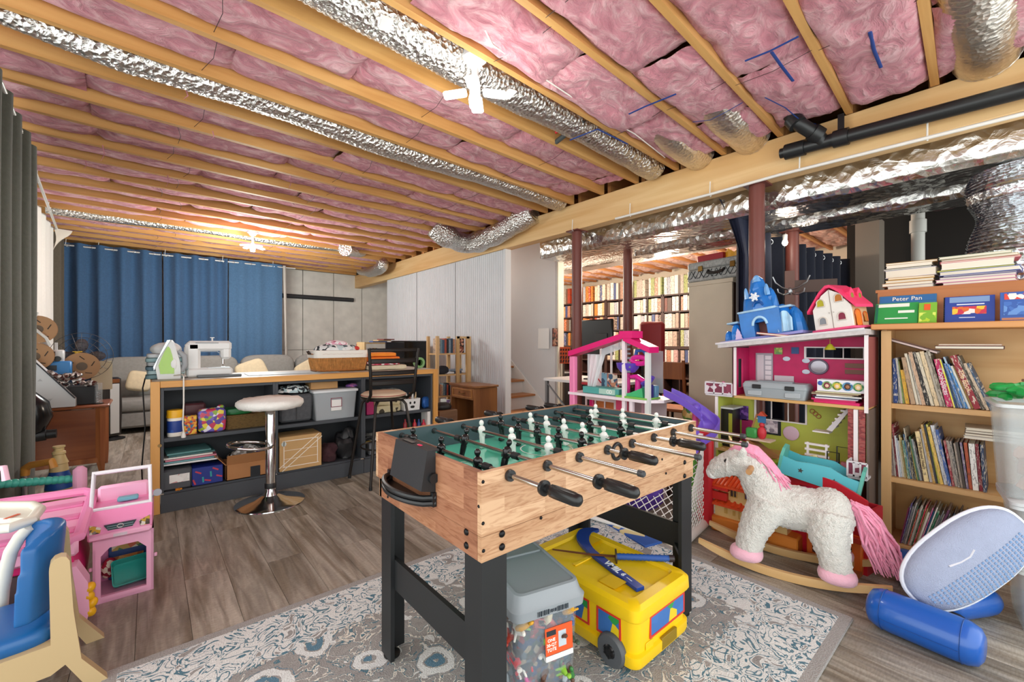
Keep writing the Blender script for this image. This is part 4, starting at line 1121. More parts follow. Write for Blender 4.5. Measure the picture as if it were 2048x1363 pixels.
for k,(u,v,a,c)in enumerate(((-.06,.10,.5,'#c8394a'),(.05,.11,.5,'#c8394a'),(.0,.03,.3,'#c8394a'),(-.085,.03,1.2,'#c8394a'),(.02,.075,1.5,'#2fa0a0'),(-.03,.04,1.5,'#2fa0a0'),(.075,.05,.4,'#c8394a'))):
 obj('printed_stripe',MB().box((0,0,0),(.042,.002,.011)),P(c,.5),bx,(u,-.001,v),(0,a,0))
 # cardboard box with open flaps
CARD=P('#b07a4c',.8,var=.06,vs=6)
x0,x1,z1=sp3(452,538,905,4.07)
cx_=(x0+x1)/2;w=x1-x0
cd=thing('cardboard_box','open brown cardboard box with a black tape print on the lowest shelf','box',(cx_,4.18,SB))
hh=.125
bxm=MB()
for sx in(-1,1):bxm.box((sx*(w/2-.003),0,hh/2),(.006,.24,hh))
for sy in(-1,1):bxm.box((0,sy*.117,hh/2),(w,.006,hh))
bxm.box((0,0,.003),(w,.24,.006))
obj('box_body',bxm,CARD,cd,smooth=0)
obj('flap',MB().box((0,0,.045),(w*.98,.005,.09)),CARD,cd,(0,-.112,hh),(R(28),0,0))
obj('flap',MB().box((0,0,.06),(.005,.23,.12)),CARD,cd,(-w/2,0,hh),(0,R(-40),0))
obj('tape',MB().box((.05,-.122,hh*.35),(.07,.003,hh*.7)),P('#22252a',.4),cd)
solo('clear_bag','crumpled clear bag spilling out of the cardboard box','bag',lump(MB(),(cx_+.02,4.18,SB+.155),(.14,.10,.085),8,.9,.3,fr=14),PRINT(['#c9c6c2','#5a554f','#1f2f6a','#8f8a84','#e8e6e4','#3a3833'],34,.15))
# printed crate box
x0,x1,z1=sp3(559,643,870,4.05)
w,hh=x1-x0,z1-SB
cr=thing('crate_print_box','tan cardboard box printed with a white-lined crate pattern','box',((x0+x1)/2,4.05,SB))
obj('box_body',MB().box((0,.13,hh/2),(w,.26,hh),b=.002),P('#c9a06a',.7,var=.05,vs=6),cr)
LN=P('#f4ede0',.6)
ml=MB()
for z in(.12,.88):ml.box((0,-.001,hh*z),(w*.86,.002,.0055))
for x in(-.40,.40):ml.box((w*x,-.001,hh*.5),(.0055,.002,hh*.76))
for z in(.35,.6):ml.box((0,-.0006,hh*z),(w*.78,.001,.003))
obj('printed_frame',ml,LN,cr,smooth=0)
ang=math.atan2(hh*.9,w*.95)
for s_ in(-1,1):obj('printed_brace',MB().box((0,0,0),(math.hypot(w,hh)*.93,.002,.005)),LN,cr,(.012*s_,-.0015,hh/2-.014*s_),(0,-ang,0))
obj('round_sticker',MB().cyl((-w*.40,-.002,hh*.80),(-w*.40,0,hh*.80),.02,n=16),P('#c9cfc9',.4),cr)
solo('dark_bundle','dark maroon bundle of cloth beside the printed crate box','cloth',lump(MB(),(at(656,900,y=4.18).x,4.19,SB+.055),(.085,.11,.10),12,.5,.45,fr=16),P('#43262c',.9,var=.3,vs=20))
solo('black_tote','limp black bag slumped on the lowest shelf','bag',lump(MB(),(at(692,880,y=4.16).x,4.19,SB+.10),(.09,.10,.18),15,.52,.5,fr=11),P('#1c1c1f',.45))
tbox('grey_book','thin grey-beige board standing against the divider','board',722,729,868,4.07,.22,SB,P('#9a948a',.6),b=.001)
# on the worktop
def ir(T):
 pass
p=at(345,757,z=CZ)
io=thing('steam_iron','white and lime green steam iron standing on its heel','iron',(p.x-.01,p.y+.03,CZ),R(-8),scale=(1.3,1.15,1.36))
# soleplate outline: tall pointed leaf, seen from its side
mbs=MB()
pr=[(-.058,.0),(-.062,.03),(-.07,.07),(-.052,.12),(-.03,.17),(-.006,.215),(.006,.222),(.02,.20),(.034,.15),(.046,.10),(.05,.05),(.05,.0)]
mbs.prism([(a,z)for a,z in pr],-.035,.035,'y')
iob=obj('body',mbs,P('#e9ebea',.3),io,smooth=30)
mb2=MB();mb2.prism([(a*.60-.010,z*.70+.03)for a,z in pr],-.042,.042,'y')
obj('water_tank',mb2,P('#9fd12a',.15,spec=.8),io,smooth=30)
obj('handle',MB().tube([(.035,0,.16),(.066,0,.13),(.070,0,.08),(.05,0,.04)],[.013,.015,.015,.013],12),P('#9ea3a8',.4),io)
obj('soleplate',MB().prism([(-.07-.002,.05),(-.076,.07),(-.012,.222),(.004,.224),(-.055,.11)],-.05,.05,'y'),P('#b9bcc0',.25,.9),io)
obj('spray_panel',MB().ell((.016,-.036,.085),(.018,.008,.035),14,10),P('#eef0f0',.3),io)
cp=at(366,752,y=CY0+.02);ce_=at(367,870,y=CY0-.02)
cord=thing('iron_cord','white power cord with a plug hanging down the front of the counter','cord',(cp.x,CY0-.02,CZ))
part('wire',MB().tube([cp+Vector((-.05,.12,.0)),cp+Vector((0,.03,.012)),cp+Vector((.002,-.035,.0)),Vector((cp.x+.002,CY0-.022,.80)),Vector((ce_.x-.004,CY0-.02,.65)),Vector((ce_.x,CY0-.02,.58))],.005,8),P('#ece9e2',.4),cord)
part('plug',MB().lathe([(.006,.03),(.011,.022),(.016,0),(.014,-.012),(0,-.013)],(ce_.x,CY0-.02,.555),12),P('#ece9e2',.4),cord)
# sewing machine
sx0,sx1=at(372,740,y=4.42).x,at(463,740,y=4.42).x
sm=thing('sewing_machine','white sewing machine facing the room on the counter','sewing machine',((sx0+sx1)/2,4.42,CZ))
W=sx1-sx0;SMW=P('#eeefee',.3)
bd=MB()
bd.box((0,0,.035),(W,.17,.07),b=.012)
bd.box((-W*.36,.01,.16),(W*.32,.13,.25),b=.02)
bd.box((-.0,.01,.255),(W*.98,.13,.085),b=.02)
bd.box((W*.36,.01,.20),(W*.24,.12,.12),b=.02)
obj('machine_body',bd,SMW,sm,smooth=30)
obj('needle_bar',MB().cyl((W*.30,-.01,.15),(W*.30,-.01,.10),.010,n=10).cyl((W*.30,-.01,.10),(W*.30,-.01,.075),.003,n=6).box((W*.30,-.01,.078),(.03,.02,.006)),CHROME,sm)
obj('top_slot',MB().box((-.02,-.056,.28),(W*.5,.003,.008)),P('#9aa0a5',.4),sm)
obj('thread_guide',MB().cyl((.02,0,.295),(.02,0,.325),.006).box((.02,0,.325),(.03,.01,.006)),SMW,sm)
obj('hand_wheel',MB().cyl((-W*.5-.012,.01,.20),(-W*.5,.01,.20),.045,n=24),P('#d9dcdd',.4),sm)
obj('accent_line',MB().prism([(-W*.2,.212),(W*.16,.212),(W*.22,.195),(W*.24,.16),(W*.225,.16),(W*.205,.19),(W*.15,.205),(-W*.2,.205)],-.0565,-.053,'y'),P('#8e9aa6',.4),sm)
text('SINGER',.001,SMW,sm,(0,0,.1),(0,0,0))if False else None
obj('brand_marks',(lambda m:[m.box((W*.30+.008*k,-.053,.235),(.005,.002,.007))for k in range(6)]and m)(MB()),P('#8c8f92',.5),sm)
obj('presser_plate',MB().box((W*.2,-.02,.0715),(W*.5,.12,.003)),P('#c8ccce',.3,.6),sm)
solo('extension_plate','flat grey tray in front of the sewing machine','tray',MB().box((0,0,.010),(.30,.10,.02),b=.004),P('#6d7478',.5),(at(425,745,y=4.25).x+.05,4.27,CZ))
q0,q1=at(432,757,z=CZ),at(600,742,z=CZ)
solo('cutting_mat','pale blue-grey cutting mat lying on the worktop','mat',MB().box((0,0,.0015),(.75,.34,.003)),PRINT(['#9fb0b8','#a7b7be','#99abb4','#b0bfc4'],12),(1.02,4.38,CZ),R(-2))
sc_=thing('scissors','black handled scissors lying on the worktop near the basket','scissors',(1.30,4.33,CZ+.004),.5)
obj('blade',MB().box((-.05,.004,.004),(.12,.012,.002),rz=.06),STEEL,sc_);obj('blade',MB().box((-.05,-.004,.006),(.12,.012,.002),rz=-.06),STEEL,sc_)
for s_ in(-1,1):obj('handle',MB().tube([(.045+.03*math.cos(a),s_*.022+.017*math.sin(a),.006)for a in[2*PI*i/14 for i in range(14)]],.005,6,closed=True),BLACK,sc_)
solo('pattern_slip','small white paper slip beside the scissors','paper',MB().box((0,0,.001),(.12,.08,.0015)),P('#f0efeb',.7),(1.17,4.36,CZ+.0005),.3)
# teal papers and white cloth behind the iron
x0,x1=at(293,745,y=4.30).x,at(335,745,y=4.30).x
for k in range(6):
 solo('fabric_fold',['teal-grey','pale aqua','slate blue','silver grey','light teal','white-edged grey'][k]+' folded cloth, '+nth(k)+' up in the stack behind the iron','cloth',slab(MB(),-.12,.12,-.12,.12,0,.034,seed=k,wav=.004),P(['#6f8d93','#a9c3c6','#5f7a88','#b3bcbf','#8fb0b4','#c9d0d2'][k],.8,var=.1,vs=14),((x0+x1)/2+.05+.006*(k%2),4.40,CZ+.001+.0325*k))
solo('white_cloth','crumpled white cloth topping the stack behind the iron','cloth',lump(MB(),((x0+x1)/2+.05,4.40,CZ+.225),(.10,.10,.06),21,.45,.25),P('#eceeee',.8))
# wicker basket
x0,x1=at(628,740,y=4.30).x,at(737,740,y=4.30).x
wk=thing('wicker_basket','brown wicker basket with white liner on the counter','basket',((x0+x1)/2,4.42,CZ))
w=x1-x0;hh=.17
bmesh_=MB();nst=64
ring=lambda k,z:(roundrect(w*k,.30*k,.06,6),z)
obj('basket_core',loft([ring(.86,.004),ring(.88,.02),ring(.96,hh),ring(.93,hh),ring(.85,.03)]),P('#7a4a20',.8),wk)
pts=roundrect(w,.30,.06,8)
per=[Vector((*pts[i],0))for i in range(len(pts))]
def along(per,s):
 n=len(per);L=[(per[(i+1)%n]-per[i]).length for i in range(n)];T=sum(L);d=(s%1)*T
 for i in range(n):
  if d<=L[i]:return per[i].lerp(per[(i+1)%n],d/max(1e-9,L[i]))
  d-=L[i]
 return per[0]
canes=MB()
for k in range(110):
 a=along(per,k/110)
 canes.tube([a*.885+Vector((0,0,.008)),a*.95+Vector((0,0,hh*.55)),a*.975+Vector((0,0,hh))],.0052,5)
o=obj('cane_weave',canes,P('#c98a48',.6,var=.25,vs=30),wk);o['kind']='stuff'
for z,k in((.010,.89),(hh,.985)):
 obj('rim',MB().tube([Vector((v.x*k,v.y*k,z+.004*(i%2)))for i,v in enumerate([along(per,s/60)for s in range(60)])],.009,6,closed=True),P('#a96a30',.6),wk)
obj('liner',loft([(roundrect(w*1.0,.31,.06,6),hh-.035),(roundrect(w*1.01,.315,.06,6),hh+.035),(roundrect(w*.93,.27,.06,6),hh+.038),(roundrect(w*.90,.25,.06,6),hh-.02)]),P('#eeebe3',.85,bump=.2,bs=30),wk)
obj('handle',MB().tube([(-w*.51,-.03,hh),(-w*.55,-.02,hh+.03),(-w*.55,.02,hh+.03),(-w*.51,.03,hh)],.008,8),P('#3a2a20',.6),wk)
solo('patterned_fabric','black and white patterned fabric heaped in the wicker basket','cloth',lump(MB(),(wk.location.x-.02,4.42,CZ+hh+.035),(.21,.12,.07),31,.5,.22),PRINT(['#e9ecec','#2a3238','#c2d2d6','#f4f4f2','#51646c','#e9ecec'],30,.85))
solo('pink_fabric','pink flowered fabric on top of the basket heap','cloth',lump(MB(),(wk.location.x-.01,4.43,CZ+hh+.095),(.11,.08,.04),33,.4,.2),PRINT(['#e3a6ba','#f1dfe4','#c9738f','#f4eef0'],40,.85))
solo('red_pincushion','little red pincushion at the basket edge','pincushion',MB().ell((wk.location.x+.17,4.38,CZ+hh+.055),(.03,.03,.022),14,8).cyl((wk.location.x+.17,4.38,CZ+hh+.07),(wk.location.x+.17,4.38,CZ+hh+.10),.003),P('#d0362c',.5))
# folded cloths behind the chair back
xa,xb=at(738,735,y=4.25).x,at(800,735,y=4.25).x
for k,(c,lab,h_)in enumerate((('#d9cfb4','cream folded canvas lowest in the stack behind the chair back',.05),('#c9435e','red and white printed cloth in the stack behind the chair back',.035),('#e8751f','bright orange folded cloth behind the chair back',.05),('#ee8a2c','topmost orange cloth behind the chair back',.04))):
 z=CZ+(0,.052,.088,.139)[k]
 m=PRINT(['#c9435e','#f0dfe2','#d97a8c','#b02f49'],40,.8)if k==1 else P(c,.85,var=.08,vs=10)
 solo('folded_cloth',lab,'cloth',slab(MB(),xa,xb+(.08 if k==0 else 0)-(.04 if k==3 else 0),4.22,4.46,z,z+h_,seed=k+40,wav=.006),m)
solo('green_tape_roll','clear green roll of tape at the counter end','roll',MB().lathe([(.035,-.025),(.06,-.025),(.06,.025),(.035,.025),(.035,-.025)],(at(838,730,y=4.3).x,4.30,CZ+.06),28,Matrix.Rotation(R(90),3,'X')),P('#6f9a5a',.25))
solo('loose_wire','thin black cord hanging down the end of the sewing counter','wire',MB().tube([(-.03,4.40,.975),(-.045,4.35,.90),(-.03,4.32,.6),(-.05,4.30,.3),(-.04,4.28,.02),(-.10,4.2,.006)],.005,6),BLACK)
# ------------------------------------------------------------------ bar stool
sp_b=at(541,1004,z=0)
st=thing('bar_stool','chrome pedestal stool with a white quilted seat cover','stool',(sp_b.x,sp_b.y,.001))
obj('base',MB().lathe([(.245,0),(.243,.006),(.20,.018),(.11,.036),(.055,.062),(.042,.10),(.040,.115)],n=48),CHROME,st)
obj('collar',MB().lathe([(.041,.115),(.041,.15),(.037,.155)],n=24),BLACK,st)
obj('column',MB().lathe([(.036,.155),(.036,.75),(.03,.76)],n=28),CHROME,st)
obj('footrest',MB().tube([(.0-.14+.145*math.cos(a),-.02+.16*math.sin(a),.47-.02*math.cos(a))for a in[2*PI*i/28 for i in range(28)]],.012,10,closed=True),CHROME,st)
mb=MB();n=40
prof=[(0,.735),(.16,.735),(.215,.745),(.235,.77),(.232,.795),(.20,.815),(.10,.822),(0,.823)]
mb.lathe(prof,n=n)
mb.v=[tuple(Vector(v)*(1+.012*noise.noise(Vector(v)*25))+Vector((0,0,.004*noise.noise(Vector(v)*40))))for v in mb.v]
obj('seat',mb,P('#eceae4',.8,bump=.4,bs=70),st,smooth=70)
# ------------------------------------------------------------------ black counter chair
ch=thing('counter_chair','black metal counter-height chair with a tan padded seat','chair',(1.64,3.76,0),R(2))
CM=P('#2b2623',.4,.5)
SZ=.745
obj('seat_frame',MB().tube([(.19*math.cos(a)*1.0,.19*math.sin(a),SZ)for a in[2*PI*i/32 for i in range(32)]],.013,8,closed=True),CM,ch)
m=MB();m.lathe([(0,.755),(.17,.755),(.198,.768),(.198,.785),(.17,.802),(0,.81)],n=36)
obj('seat_pad',m,P('#cdb59a',.8,bump=.2,bs=60),ch,smooth=60)
obj('seat_piping',MB().tube([(.199*math.cos(a),.199*math.sin(a),.778)for a in[2*PI*i/36 for i in range(36)]],.004,6,closed=True),P('#9a4a44',.6),ch)
for sx,sy in((-1,-1),(1,-1),(-1,1),(1,1)):
 x=.13*sx;y=.13*sy
 l=obj('leg',MB().tube([(x*.5,y*.5,.735),(x*.95,y*.95,.725),(x*1.12,y*1.12,.69),(x*1.75,y*1.75,.02)],.0125,10),CM,ch)
 obj('foot',MB().cyl((x*1.75,y*1.75,.001),(x*1.74,y*1.74,.03),.015,n=10),BLACK,l)
obj('foot_ring',MB().tube([(.20*math.cos(a),.20*math.sin(a),.31)for a in[2*PI*i/32 for i in range(32)]],.008,8,closed=True),CM,ch)
for sx in(-1,1):obj('back_post',MB().tube([(sx*.19,-.08,.735),(sx*.205,-.18,.80),(sx*.215,-.20,.98),(sx*.235,-.215,1.20)],.0135,10),CM,ch)
def slat(z,h,x,y,bow=.02):return MB().grid(lambda u,v:(-x+2*x*u,y-bow*math.sin(PI*u)+.0,z+h*(v-.5)),12,1).grid(lambda u,v:(-x+2*x*u,y+.008-bow*math.sin(PI*u),z+h*(v-.5)),12,1).tube([(-x+2*x*i/12,y+.004-bow*math.sin(PI*i/12),z+h/2)for i in range(13)],.006,6).tube([(-x+2*x*i/12,y+.004-bow*math.sin(PI*i/12),z-h/2)for i in range(13)],.006,6)
for z,h_,x,y in((1.185,.022,.23,-.213),(1.09,.032,.222,-.207),(.985,.030,.215,-.202),(.90,.034,.21,-.198)):obj('back_slat',slat(z,h_,x,y),CM,ch)
# ------------------------------------------------------------------ curtains
def curtain(name,label,p0,p1,ztop,zbot,amp,wl,col,seed,rod_z=None,nz=14,hem=0,var=.10,group=None,rough=.9,grommet=True,squeeze=.0):
 """Curtain of vertical folds hanging between two plan points; grommets ride on the rod."""
 p0,p1=Vector((*p0,0)),Vector((*p1,0));L=(p1-p0).length;d=(p1-p0).normalized();nrm=Vector((-d.y,d.x,0))
 nu=max(24,int(L/wl*14));t=thing(name,label,'curtain',(p0.x,p0.y,0),group=group)
 mb=MB()
 def f(u,v):
  z=ztop+(zbot-ztop)*v
  s=u*L
  ph=2*PI*s/wl+1.1*noise.noise(Vector((s*1.3,seed,0)))
  a=amp*(1+.35*noise.noise(Vector((s*2,v*1.5,seed+3))))
  off=a*math.sin(ph)+(.25*a*math.sin(2*ph+seed)*v)+.02*v*noise.noise(Vector((s*3,v*2,seed)))
  p=p0+d*(s+.015*math.sin(ph*2+seed)*v)+nrm*off
  return(p.x,p.y,z)
 mb.grid(f,nu,nz)
 part('cloth',mb,P(col,rough,var=var,vs=40,bump=.15,bs=250,sheen=.2),t,80)
 if rod_z:
  mr=P('#d9dbdc',.25,.8)
  k=0
  while(k+.5)*wl/2<L:
   s=(k+.5)*wl/2;k+=1
   p=p0+d*s;
   r_=.024
   e_=(d+nrm*(.9 if k%2 else-.9)).normalized()
   if grommet:part('grommet',MB().tube([p+Vector((0,0,rod_z))+e_.cross(Vector((0,0,1)))*r_*math.cos(a)+Vector((0,0,1))*r_*math.sin(a)for a in[2*PI*i/12 for i in range(12)]],.004,5,closed=True),mr,t)
 return t
def rod(name,label,p0,p1,r=.011,hooks=()):
 t=thing(name,label,'curtain rod',p0)
 part('rod',MB().cyl(p0,p1,r,n=10),P('#e4e2dc',.35,.3),t)
 p0,p1=Vector(p0),Vector(p1)
 for h in hooks:part('hook',hook(p0.lerp(p1,h),.09),P('#e4e2dc',.4),t)
 return t
BY=8.83;BZ=2.655
rod('curtain_rod','white rod carrying the blue curtains below the last joists',(-.98,BY,BZ),(2.10,BY,BZ),.012,(.02,.13,.38,.63,.88))
for x0,x1,s_,lab,w in((-.96,.14,1,'blue grommet curtain panel nearest the corner',.235),(.16,1.02,2,'middle blue grommet curtain panel behind the sewing machine',.23),(1.04,1.88,3,'flatter, paler blue curtain panel beside the bare concrete',.26)):
 curtain('blue_curtain',lab,(x0,BY),(x1,BY),BZ+.045,.12,.045 if s_<3 else .022,w,'#3f6288' if s_<3 else '#4d7195',s_,BZ,group=None)
solo('curtain_lining','pale lining strip along the open edge of the blue curtain','curtain',MB().grid(lambda u,v:(1.885+.05*u+.05*v,BY-.01-.03*math.sin(u*3+v),BZ+.03-2.5*v),4,12),P('#c9c3bb',.9))
LP=lambda y:-.63-(y-3.6)*.055 if y<5.2 else-.72-.21*min(1,(y-5.2)/1.0)-max(0,y-6.2)*.012
rod('curtain_rod','white rod carrying the near grey-green curtain',(LP(3.2),3.2,2.69),(LP(5.15),5.15,2.69),.012,(.2,.6,.95))
rod('curtain_rod','white rod carrying the white and olive side curtains',(LP(5.3),5.3,2.70),(LP(8.7),8.7,2.70),.012,(.1,.45,.75))
curtain('green_curtain','heavy grey-green curtain hanging nearest the camera',(LP(3.3)-.03,3.3),(LP(4.92),4.92),2.71,.03,.05,.30,'#54594f',5,2.68,grommet=False)
curtain('white_curtain','plain white curtain panel between the grey-green and the olive one',(LP(6.2),6.2),(LP(7.85),7.85),2.72,.10,.03,.36,'#e9e6df',6,2.66,var=.02,grommet=False)
solo('curtain_flap','loose folded corner of white curtain sticking out at the rod','curtain',MB().grid(lambda u,v:(LP(7.9)+.16*u*(1-v)+.02*math.sin(v*5)+.02,7.86+.06*u,2.70-.40*v*(1-.5*u)),6,8),P('#e2d9cb',.9))
curtain('olive_curtain','dark olive curtain in the corner beside the blue ones',(LP(7.95),7.95),(LP(8.72),8.72),2.70,.05,.05,.34,'#5a5244',7,2.66,grommet=False)
curtain('navy_curtain','dark navy grommet curtain screening the furnace corner',(3.97,1.57),(6.6,1.36),2.275,.05,.06,.26,'#161b2c',8,2.22,grommet=True)
solo('navy_curtain_edge','navy curtain edge pulled out at an angle beside the steel post','curtain',MB().grid(lambda u,v:at((1437+40*min(1,v/.42)**.8)*(1-u)+1503*u,396+40*u+(240-30*u)*v,t=3.62+.05*math.sin(u*9)),8,12),P('#20263f',.85,var=.1,vs=20))
# ------------------------------------------------------------------ sofa along the blue curtain
SG=P('#8d8c88',.95,var=.08,vs=30,bump=.15,bs=200)
so=thing('grey_sofa','long grey fabric sofa below the blue curtains','sofa',(1.1,8.3,0))
part('base',MB().box((1.15,8.24,.19),(3.5,.84,.22),b=.03),SG,so)
part('back_frame',MB().box((1.15,8.62,.55),(3.5,.18,.70),b=.06),SG,so)
part('arm',MB().box((-.68,8.28,.36),(.20,.86,.56),b=.06),SG,so)
for i in range(4):
 x=-.57+.86*i
 part('seat_cushion',MB().ell((x+.42,8.18,.385),(.43,.38,.09),28,12,e=.32),SG,so)
 part('back_cushion',MB().ell((x+.42,8.46,.74),(.42,.13,.30),28,14,e=.45,rot=Matrix.Rotation(R(-10),3,'X')),SG,so)
for x in(-.5,2.8):part('leg',MB().cyl((x,7.95,0),(x,7.95,.08),.03),P('#2a201a',.5),so)
CRM=P('#d3c3a3',.9,var=.06,vs=30)
for px,py,r_,a,lab in((279,756,.14,12,'cream throw pillow leaning on the grey sofa by the olive curtain'),(505,742,.22,70,'cream throw pillow slumped on the sofa behind the cutting mat'),(616,738,.19,60,'cream throw pillow just visible behind the wicker basket')):
 p=at(px,py,y=8.12)
 solo('throw_pillow',lab,'pillow',MB().ell((0,0,0),(r_,.07,r_),24,12,e=.42,rot=Matrix.Rotation(R(-15),3,'X')@Matrix.Rotation(R(a),3,'Y')),CRM,(p.x,8.10,max(.60,p.z-.04)))
 # air purifier tower
ap=thing('tower_heater','slim silver and black tower heater in front of the sofa','heater',at(220,878,z=0)+Vector((0,0,.001)),R(32))
obj('base',MB().lathe([(.15,0),(.15,.012),(.10,.025),(.06,.05)],n=28),BLACK,ap)
obj('body',loft([(roundrect(.20,.17,.06),.05),(roundrect(.22,.19,.07),.4),(roundrect(.20,.17,.06),.78),(roundrect(.15,.12,.05),.80)]),P('#26211f',.35),ap)
obj('front_grille',MB().box((.0,-.092,.40),(.10,.012,.64),b=.004),P('#c9cbcb',.4,.4),ap)
obj('control_panel',MB().box((0,-.088,.755),(.11,.014,.05),b=.004),P('#8a5a3a',.25,.6),ap)
# ------------------------------------------------------------------ dresser and workshop clutter
MAH=WOOD('#96562f','#74391d','x',9,.35)
MAHL=WOOD('#a9683c','#84492a','z',9,.35)
dr=thing('mahogany_cabinet','low reddish-brown wooden cabinet behind the grey-green curtain','cabinet',(-.78,5.9,0))
DX0,DX1,DY0,DY1,DZ=-1.28,-.335,5.66,6.15,.66
part('cabinet_top',MB().box(((DX0+DX1)/2+.01,(DY0+DY1)/2,DZ-.015),(DX1-DX0+.05,DY1-DY0+.04,.03),b=.012),MAH,dr)
part('front_panel',MB().box(((DX0+DX1)/2,DY0+.03,.375),(DX1-DX0-.06,.02,.49)),MAH,dr)
part('lower_rail',MB().box(((DX0+DX1)/2,DY0+.02,.13),(DX1-DX0-.06,.03,.05),b=.004),MAHL,dr)
part('side_panel',MB().box((DX1-.03,(DY0+DY1)/2,.375),(.02,DY1-DY0-.06,.49)),MAH,dr)
part('stile',MB().box((-.80,DY0+.018,.375),(.035,.012,.46)),MAHL,dr)
for x,y in((DX0,DY0),(DX1-.03,DY0+.02),(DX0,DY1),(DX1-.03,DY1-.03)):part('leg',MB().tube([(x,y,DZ-.03),(x,y,.14),(x+.01,y,.0)],[.035,.034,.018],4),MAHL,dr)
DZ=.661
gx0,gx1=at(40,800,y=5.62).x,at(150,800,y=5.62).x
sl=MB().prism([(gx0-.1,DZ),(gx1,DZ),(gx1,DZ+.07),(gx0+.06,at(56,716,y=5.62).z),(gx0-.1,at(56,716,y=5.62).z)],5.63,5.80,'y')
so_=solo('slanted_enclosure','pale grey slant-topped cover standing on the brown cabinet','cover',sl,P('#cfd2d4',.6),smooth=0)
obj('dark_edge',MB().tube([(gx1,5.628,DZ+.075),(gx0+.06,5.628,at(56,716,y=5.62).z+.004)],.006,6),P('#3a4046',.5),so_)
for px,py,up in((80,762,1),(100,797,-1)):
 p=at(px,py,y=5.628);obj('triangle_mark',MB().prism([(p.x-.016,p.z),(p.x+.016,p.z),(p.x,p.z+.022*up)],5.626,5.630,'y'),P('#b3b6b9',.6),so_)
 # desktop printer: blue base, silver column, white head
pr_=thing('desktop_printer','blue-based desktop 3D printer with a silver column and white print head','3D printer',(at(110,740,y=5.95).x,5.97,DZ))
bx0,bx1,z1=sp3(76,146,722,5.90)
w=bx1-bx0
obj('stand',MB().box((0,.02,.10),(w*.9,.16,.20),b=.01),P('#2f3236',.5),pr_)
zb=at(110,757,y=5.90).z-DZ;zt2=z1-DZ
obj('blue_base',MB().box((0,0,(zb+zt2)/2),(w,.18,zt2-zb),b=.012),P('#2d7fc2',.4),pr_)
obj('base_recess',MB().box((-.02,-.091,(zb+zt2)/2+.02),(w*.35,.004,.05),b=.001),P('#17202a',.4),pr_)
cxp=at(86,700,y=5.9).x-pr_.location.x
obj('column',MB().box((cxp,.0,(zt2+at(86,672,y=5.9).z-DZ)/2),(.055,.06,at(86,672,y=5.9).z-DZ-zt2)),P('#c5ccd2',.35,.4),pr_)
hx=at(109,710,y=5.9).x-pr_.location.x;hz=at(109,712,y=5.9).z-DZ
obj('print_head',MB().box((hx,-.02,hz),(.12,.10,.12),b=.01),P('#dfe2e3',.4),pr_)
obj('head_fan',MB().cyl((hx+.02,-.072,hz-.025),(hx+.02,-.085,hz-.025),.026,n=16),BLACK,pr_)
obj('head_window',MB().box((hx-.02,-.071,hz+.025),(.05,.004,.04)),BLACK,pr_)
obj('head_post',MB().box((hx+.005,-.02,hz+.09),(.02,.02,.08)),P('#dfe2e3',.4),pr_)
KRAFT=P('#b28a64',.8)
def spool(label,px,py,r,Y,tilt=0):
 t=thing('filament_spool',label,'spool',at(px,py,y=Y),(R(90),0,tilt))
 d=MB();n=28
 d.lathe([(r*.18,-.02),(r,-.02),(r,-.016),(r*.7,-.014),(r*.7,.014),(r,.016),(r,.02),(r*.18,.02),(r*.18,-.02)],n=n)
 obj('spool_disc',d,KRAFT,t)
 obj('spool_hub',MB().lathe([(r*.16,.02),(r*.30,.021),(r*.30,.024),(r*.16,.024)],n=18),P('#6b5b4a',.7),t)
 for k in range(5):
  a=k*2*PI/5+.3
  obj('cut_mark',MB().box((r*.62*math.cos(a),r*.62*math.sin(a),.0212),(.05,.008,.002),rz=a+.8),P('#3b2f27',.7),t)
 return t
spool('large kraft cardboard spool mounted in front of the white curtain',76,658,.125,5.80)
spool('kraft cardboard spool half hidden behind the slanted cover',70,712,.125,5.86)
spool('kraft cardboard spool tilted beside the heap of scraps',163,732,.135,6.02,.2)
arm=thing('spool_arm','white bracket arm across the upper cardboard spool','bracket',at(72,655,y=5.76))
part('bar',MB().tube([at(63,652,y=5.76),at(66,640,y=5.76),at(75,624,y=5.76)],.011,8).tube([at(63,652,y=5.76),at(92,675,y=5.76),at(100,690,y=5.80)],.012,8),P('#e6e6e2',.4),arm)
part('pivot',MB().ell(at(62,653,y=5.755),(.025,.02,.025),14,8),P('#e6e6e2',.4),arm)
# desk fan with wire cage
fp=at(163,712,y=6.10)
fn=thing('desk_fan','wire-caged desk fan behind the printer','fan',(fp.x,6.12,DZ))
cg=MB();fz=fp.z-DZ
for rr in(.235,.19,.14,.09):cg.tube([(rr*math.cos(a),-.03*(1-rr/.24),fz+rr*math.sin(a))for a in[2*PI*i/36 for i in range(36)]],.0022,4,closed=True)
for k in range(20):
 a=2*PI*k/20;cg.tube([(.05*math.cos(a),-.05,fz+.05*math.sin(a)),(.16*math.cos(a),-.04,fz+.16*math.sin(a)),(.235*math.cos(a),0,fz+.235*math.sin(a))],.0016,4)
obj('cage',cg,P('#4a4b4d',.4),fn)
obj('fan_hub',MB().cyl((0,-.06,fz),(0,.06,fz),.05,n=18),P('#3a3b3d',.4),fn)
for k in range(4):
 a=k*PI/2;mbk=MB();mbk.ell((.11*math.cos(a),0,fz+.11*math.sin(a)),(.07,.008,.05),12,6,rot=Matrix.Rotation(-a,3,'Y'));obj('blade',mbk,P('#5d4a40',.35,alpha=.6),fn)
obj('fan_pole',MB().cyl((0,.02,0),(0,.02,fz),.016,n=12),P('#4a4b4d',.4),fn)
obj('fan_base',MB().lathe([(.12,0),(.11,.02),(.02,.03)],n=24),P('#4a4b4d',.4),fn)
